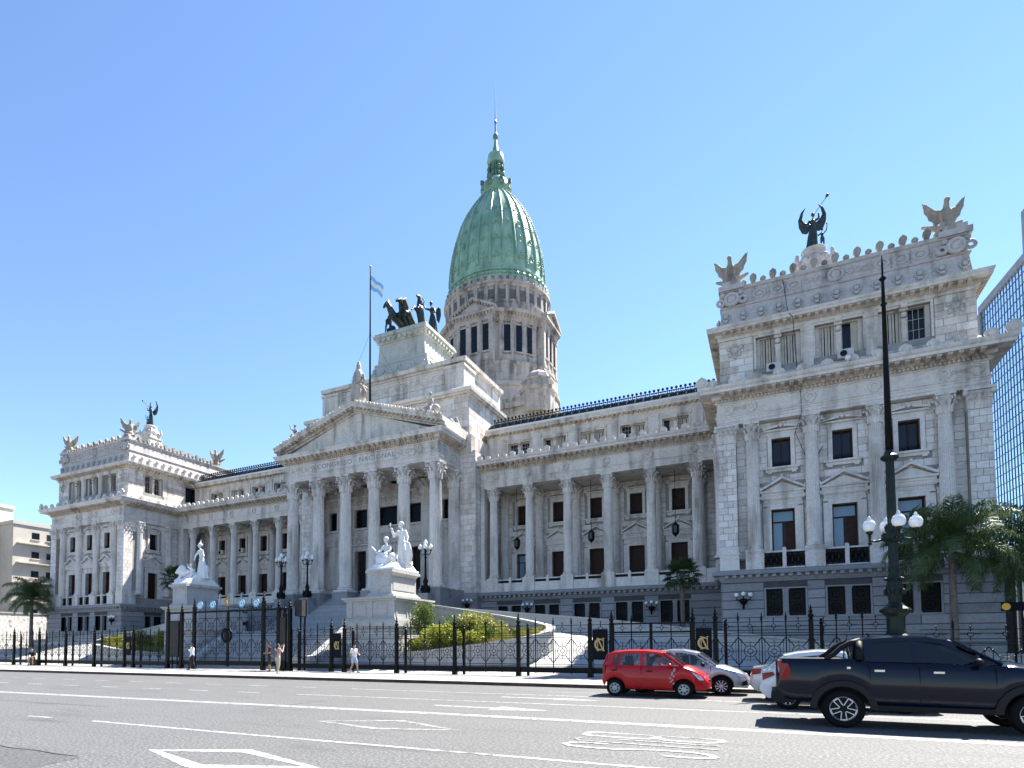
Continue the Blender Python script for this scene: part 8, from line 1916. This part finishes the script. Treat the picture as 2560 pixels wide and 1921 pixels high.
def bush(label, x, y, z, r, h, n, mat, seed, leaf=.09, lobes=6, name='shrub', stemh=.0, cat='shrub'):
    rg = random.Random(seed); t = thing(name, label, cat, (x, y, z)); m = MB(); C_ = []
    for k in range(lobes): a = rg.uniform(0, 2 * PI); q = rg.uniform(0, .62) * r; C_.append((Vector((q * math.cos(a), q * math.sin(a), stemh + h * rg.uniform(.3, .72))), rg.uniform(.38, .62) * r, rg.uniform(.25, .4) * h))
    vs = []; fs = []
    for k in range(n):
        c, rr, hh = rg.choice(C_); d = Vector((rg.gauss(0, 1), rg.gauss(0, 1), rg.gauss(0, 1))).normalized() * (rg.random() ** .35); p = c + Vector((d.x * rr, d.y * rr, d.z * hh)); q = Vector((rg.gauss(0, 1), rg.gauss(0, 1), rg.gauss(0, .7))).normalized(); e = q.cross(Vector((rg.gauss(0, 1), rg.gauss(0, 1), rg.gauss(0, 1)))).normalized(); s_ = leaf * rg.uniform(.6, 1.4); o = len(vs)
        vs += [tuple(p - q * s_), tuple(p + e * s_ * .45), tuple(p + q * s_), tuple(p - e * s_ * .45)]; fs.append((o, o + 1, o + 2, o + 3))
    m.add(vs, fs); obj('foliage' if cat == 'shrub' else 'crown', m, mat, t)
    s_ = MB()
    for c, rr, hh in C_: s_.tube([(0, 0, 0), (c.x * .3, c.y * .3, c.z * .5), tuple(c)], [.03 * (1 + r), .02 * (1 + r), .008], 5)
    obj('stems' if cat == 'shrub' else 'trunk', s_, 'stem', t); return t
bush('tall loose shrub against the base of the women statue pedestal', 12.0, -15.2, 1.15, 1.15, 3.51, 2250, 'shrubdark', 1, .08)
bush('bright yellow-green round shrub in the right planted bed', 13.4, -15.9, 1.15, 1.44, 2.27, 3900, 'shrubleaf', 2, .07)
bush('low yellow-green shrub between the round shrub and the bed wall', 12.1, -16.4, 0.95, 0.92, 1.23, 1350, 'shrubleaf', 3, .07)
bush('pale grassy shrub near the middle of the right planted bed', 15.1, -14.6, 1.55, 1.03, 2.47, 1650, 'grassblade', 4, .1)
bush('dark green shrub in the right part of the right planted bed', 16.6, -15.2, 1.65, 1.09, 1.30, 1950, 'shrubdark', 5, .07)
bush('small green shrub near the curved end of the right planted bed', 18.3, -14.6, 2.05, 0.63, 0.78, 900, 'shrubdark', 6, .06)
bush('yellow-green shrub just right of the round shrub in the right bed', 14.6, -16.2, 1.35, 1.15, 1.49, 2250, 'shrubleaf', 31, .07)
bush('broad dark shrub behind the round shrub in the right bed', 13.6, -14.2, 1.35, 1.38, 2.47, 3000, 'shrubdark', 32, .075)
bush('wispy pale shrub against the ramp wall in the right bed', 16.4, -13.6, 1.75, 1.26, 2.08, 2250, 'grassblade', 33, .09)
bush('low yellow-green shrub along the front wall of the right bed', 16.2, -16.0, 1.55, 1.03, 1.04, 1650, 'shrubleaf', 34, .07)
bush('yellow-green shrub in the left planted bed, beside the lion pedestal', -12.2, -15.6, 1.05, 1.49, 2.21, 2700, 'shrubleaf', 7, .08)
bush('pale shrub in the middle of the left planted bed', -15.2, -15.2, 1.35, 1.49, 1.95, 2250, 'shrubdark', 8, .08)
bush('low yellow shrub near the curved end of the left planted bed', -18.6, -15.0, 1.75, 1.15, 1.04, 1350, 'shrubleaf', 9, .08)
rg = random.Random(12); m = MB(); vs = []; fs = []
for s in (1, -1):
    for k in range(5200):
        x = rg.uniform(11, 20); y = rg.uniform(-16.5, -12.4)
        if (x - 19.2) > 0 and abs(y + 14.3) > .9: continue
        lim = -12.2 - (.5 if x > 17 else 0)
        if y > lim or y < -16.6 + max(0, (x - 15.5) * .25): continue
        f = (y + 16.6) / 4.5; tp = interp([(p[0], p[2]) for p in INNER[:8]], x); bt = interp([(p[0], p[2]) for p in INNER[:10:-1]], x); z = bt + .1 * (y + 16.9) - .14 - (.2 * (x - 9) / 11 if s < 0 else 0); X = x if s > 0 else -(9 + (x - 9) * 1.13)
        hgt = rg.uniform(.2, .7) * (1.5 if 13.5 < x < 17.5 and y > -15 else 1); dx, dy_ = rg.uniform(-.12, .12), rg.uniform(-.12, .12); o = len(vs); w = .018; a = rg.uniform(0, PI); vs += [(X - w * math.cos(a), y - w * math.sin(a), z), (X + w * math.cos(a), y + w * math.sin(a), z), (X + dx, y + dy_, z + hgt)]; fs.append((o, o + 1, o + 2))
m.add(vs, fs); o = obj('ground_cover', m, 'grassblade', kind='stuff'); o['label'] = 'yellowish grass and low plants filling the planted beds'; o['category'] = 'grass'
tl = on_y(8, 1560, 0.0)
bush('yellow-green street tree at the far left edge', tl.x, 0, .1, 3.2, 5.2, 5200, 'treeleaf', 21, .16, 12, 'street_tree', 1.0, 'tree')
# ================================================================== neighbouring buildings and small fittings
M['beige'] = plain('beige_render', (0.44, 0.4, 0.345), .85, 0, .1, .6); M['beigelight'] = plain('pale_render', (0.5, 0.465, 0.41), .85, 0, .1, .6)
def graffiti():
    m, nt, b = newmat('graffiti_wall', .8); n = noise(nt, .9, 5, None, 2.0); n2 = noise(nt, 1.7, 4, None, 1.5)
    c = ramp(nt, n, [(0.44, (0.62, 0.6, 0.56)), (0.49, (0.28, 0.24, 0.24)), (0.52, (0.6, 0.58, 0.55)), (0.62, (0.64, 0.62, 0.58))]); c = mixc(nt, ramp(nt, n2, [(0.6, (0, 0, 0)), (0.64, (.7, .7, .7))]), c, (0.3, 0.12, 0.1)); nt.links.new(c, b.inputs['Base Color']); return m
M['graffiti'] = graffiti()
def P_(u, v, X): d = pray(u, v); return CAM + d * ((X - CAM.x) / d.x)
# two beige apartment blocks across the street on the left
def apartment(label, x0, x1, y0, y1, h, mat, wins):
    t = thing('apartment_block', label, 'building', (0, 0, 0)); obj('walls', MB().box(x0, x1, y0, y1, 0, h), mat, t); obj('roof_parapet', MB().box(x0 - .15, x1 + .15, y0 - .15, y1 + .15, h, h + .5), mat, t)
    for (face, a, z, w, hh) in wins:
        if face == 'e': q = MB().box(x1 - .05, x1 + .03, a - w / 2, a + w / 2, z, z + hh); f = MB().box(x1, x1 + .12, a - w / 2 - .12, a + w / 2 + .12, z - .14, z); 
        else: q = MB().box(a - w / 2, a + w / 2, y0 - .03, y0 + .05, z, z + hh); f = MB().box(a - w / 2 - .12, a + w / 2 + .12, y0 - .12, y0, z - .14, z)
        w_ = obj('window', q, 'pane', t); obj('sill', f, mat, w_)
    return t
a1 = P_(33, 1300, -70); a2 = P_(124, 1380, -66)
ap1 = apartment('tall windowless beige apartment block at the far left edge', -86, -70, a1.y - 22, a1.y, a1.z + 1.6, 'beigelight', [('e', a1.y - 5, 8 + 3 * k, 1.2, 1.1) for k in range(3)])
h2 = P_(60, 1313, -66).z
ap2 = apartment('beige apartment block with small windows behind the left palm', -80, -66, a1.y - 2, a2.y + 1.5, h2, 'beige', [('e', a1.y + 1.2, 6.3 + 2.9 * k, 1.1, 1.0) for k in range(5)] + [('e', a1.y + 3.2, 6.3 + 2.9 * k, .7, 1.0) for k in range(5)])
obj('stair_tower', MB().box(-67, -64.8, a1.y + 4.2, a1.y + 8.5, 0, h2 - .6), 'beigelight', ap2)
for k in range(5): obj('ledge', MB().box(-66, -65.4, a1.y - 1.5, a1.y + 3.8, 5.4 + 2.9 * k, 5.55 + 2.9 * k), 'beige', ap2)
gw = thing('graffiti_wall', 'low white wall scrawled with graffiti behind the left palm', 'wall', (0, 0, 0))
y0 = P_(2, 1560, -54).y; y1 = P_(115, 1560, -54).y
obj('wall', MB().box(-54.2, -53.9, y0 - 12, y1, 0, P_(60, 1535, -54).z), 'graffiti', gw); obj('coping', MB().box(-54.3, -53.8, y0 - 12, y1 + .1, P_(60, 1535, -54).z, P_(60, 1535, -54).z + .12), 'beige', gw); obj('brick_footing', MB().box(-53.9, -53.8, y0 - 12, y1, 0, .9), plain('brick_red', (0.2, 0.07, 0.05), .85, 0, .3, 4), gw)
# glass office tower on the right
def curtain():
    m, nt, b = newmat('curtain_glass', .05, 0, 1.0); b.inputs['Base Color'].default_value = (0.72, 0.86, 0.95, 1); b.inputs['Metallic'].default_value = .85; return m
M['curtainglass'] = curtain(); M['mullion'] = plain('dark_mullion', (0.05, 0.09, 0.14), .4, .3); M['concrete'] = plain('grey_concrete', (0.2, 0.23, 0.27), .8, 0, .15, 1)
tw = thing('glass_tower', 'blue glass office tower beyond the right end of the palace', 'building', (0, 0, 0))
d0 = Vector((.096, -.995, 0)); A = Vector((47.7, 20, 0)); nrm = Vector((-.995, -.096, 0))
fr = Fr(A, d0, nrm); HT = 29.6
m = MB(fr); m.box(2.9, 34, -12, 0, 9.0, HT); obj('glass_body', m, 'curtainglass', tw)
for i in range(6, 54): obj('mullion', MB(fr).box(i * .5 - .018, i * .5 + .018, -.02, .04, 9, HT), 'mullion', tw)
for j in range(27): obj('transom', MB(fr).box(2.9, 34, -.02, .035, 9 + j * .77 - .02, 9 + j * .77 + .02), 'mullion', tw)
obj('parapet', MB(fr).box(2.7, 34, -12, .15, HT, HT + .6), 'concrete', tw); obj('corner_column', MB(fr).box(2.5, 2.95, -12, .15, 0, HT), 'concrete', tw)
obj('podium_band', MB(fr).box(2.5, 34, -12, .8, 8.2, 9.0), 'concrete', tw); obj('podium', MB(fr).box(2.8, 34, -12, -.6, 0, 8.2), 'pane', tw)
for i in range(1, 12): obj('podium_mullion', MB(fr).box(i * 2.8 - .06, i * 2.8 + .06, -.6, -.45, 0, 8.2), 'concrete', tw)
obj('service_core', MB(fr).box(9, 16, -9, -.5, HT + .6, 34.2), 'concrete', tw)
# small bus-stop sign at the right edge
sp_ = on_y(2535, 1515, -12.5)
sg_ = thing('street_sign', 'small black street sign with a yellow disc at the right edge', 'sign', (sp_.x, -12.5, .12))
obj('panel', MB().box(-.45, .6, -.03, .03, sp_.z - .35, sp_.z + .05), 'banner', sg_); obj('post', MB().box(-.04, .04, .03, .1, 0, sp_.z + .05), 'iron', sg_)
m = MB(); k = 20; m.add([(-.28 + .16 * math.cos(2 * PI * i / k), -.04, sp_.z - .15 + .16 * math.sin(2 * PI * i / k)) for i in range(k)], [tuple(range(k))]); obj('yellow_disc', m, plain('yellow_paint', (0.7, 0.4, 0.03), .5), sg_)
# air conditioners on the sills
def aircon(label, x, y, z):
    t = thing('air_conditioner', label, 'air conditioner', (x, y, z)); obj('casing', MB().box(-.4, .4, -.3, 0, 0, .5), 'plasticgrey', t); m = MB(); k = 18; m.add([(-.1 + .2 * math.cos(2 * PI * i / k), -.305, .25 + .2 * math.sin(2 * PI * i / k)) for i in range(k)], [tuple(range(k))]); obj('fan', m, 'blackplastic', t); g_ = MB(); g_.torus((-.1, -.31, .25), .2, .02, 'y', 16, 4); obj('fan_guard', g_, 'plasticgrey', t)
for lb, (cx, cy) in (('air conditioner under the left attic windows of the right pavilion', (520, 1285)), ('air conditioner beside the open shutter of the right pavilion attic', (1000, 1195))):
    p = on_y(1740 + cx / 2.677, 440 + cy / 2.677, -7.15); aircon(lb, p.x, -7.0, max(18.4, p.z - .25))
for lb, i in (('air conditioner in an upper window of the left colonnade, second bay from the pavilion', 3), ('air conditioner in an upper window of the left colonnade, bay next to the pavilion', 4)): aircon(lb, -(XC + SC * (i + .5)), 2.85, 12.55)
cm = thing('security_camera', 'small white dome camera on the cornice of the right pavilion', 'camera', (35.95, -8.3, 17.62)); obj('bracket', MB().box(-.05, .05, -.05, .05, 0, .35), 'white', cm); obj('dome', MB().ball((0, -.05, .3), .16, 10, 8), 'white', cm, True)
# loose cable down the right pavilion
cb = MB(); cb.tube([(32.9, -6.65, 24.4), (33.0, -6.9, 23.2), (33.1, -7.6, 21.75), (33.35, -7.6, 21.3), (33.4, -7.02, 20.8), (33.5, -7.15, 18.4), (33.6, -8.55, 17.55), (33.62, -7.65, 16.9), (33.65, -7.6, 15.4), (33.3, -7.25, 14.4), (33.8, -7.2, 12.9), (34.3, -7.1, 12.7), (34.7, -7.1, 13.4)], .018, 4); o = obj('loose_cable', cb, 'iron'); tag(o, 'thin dark cable hanging down the right pavilion front', 'cable')
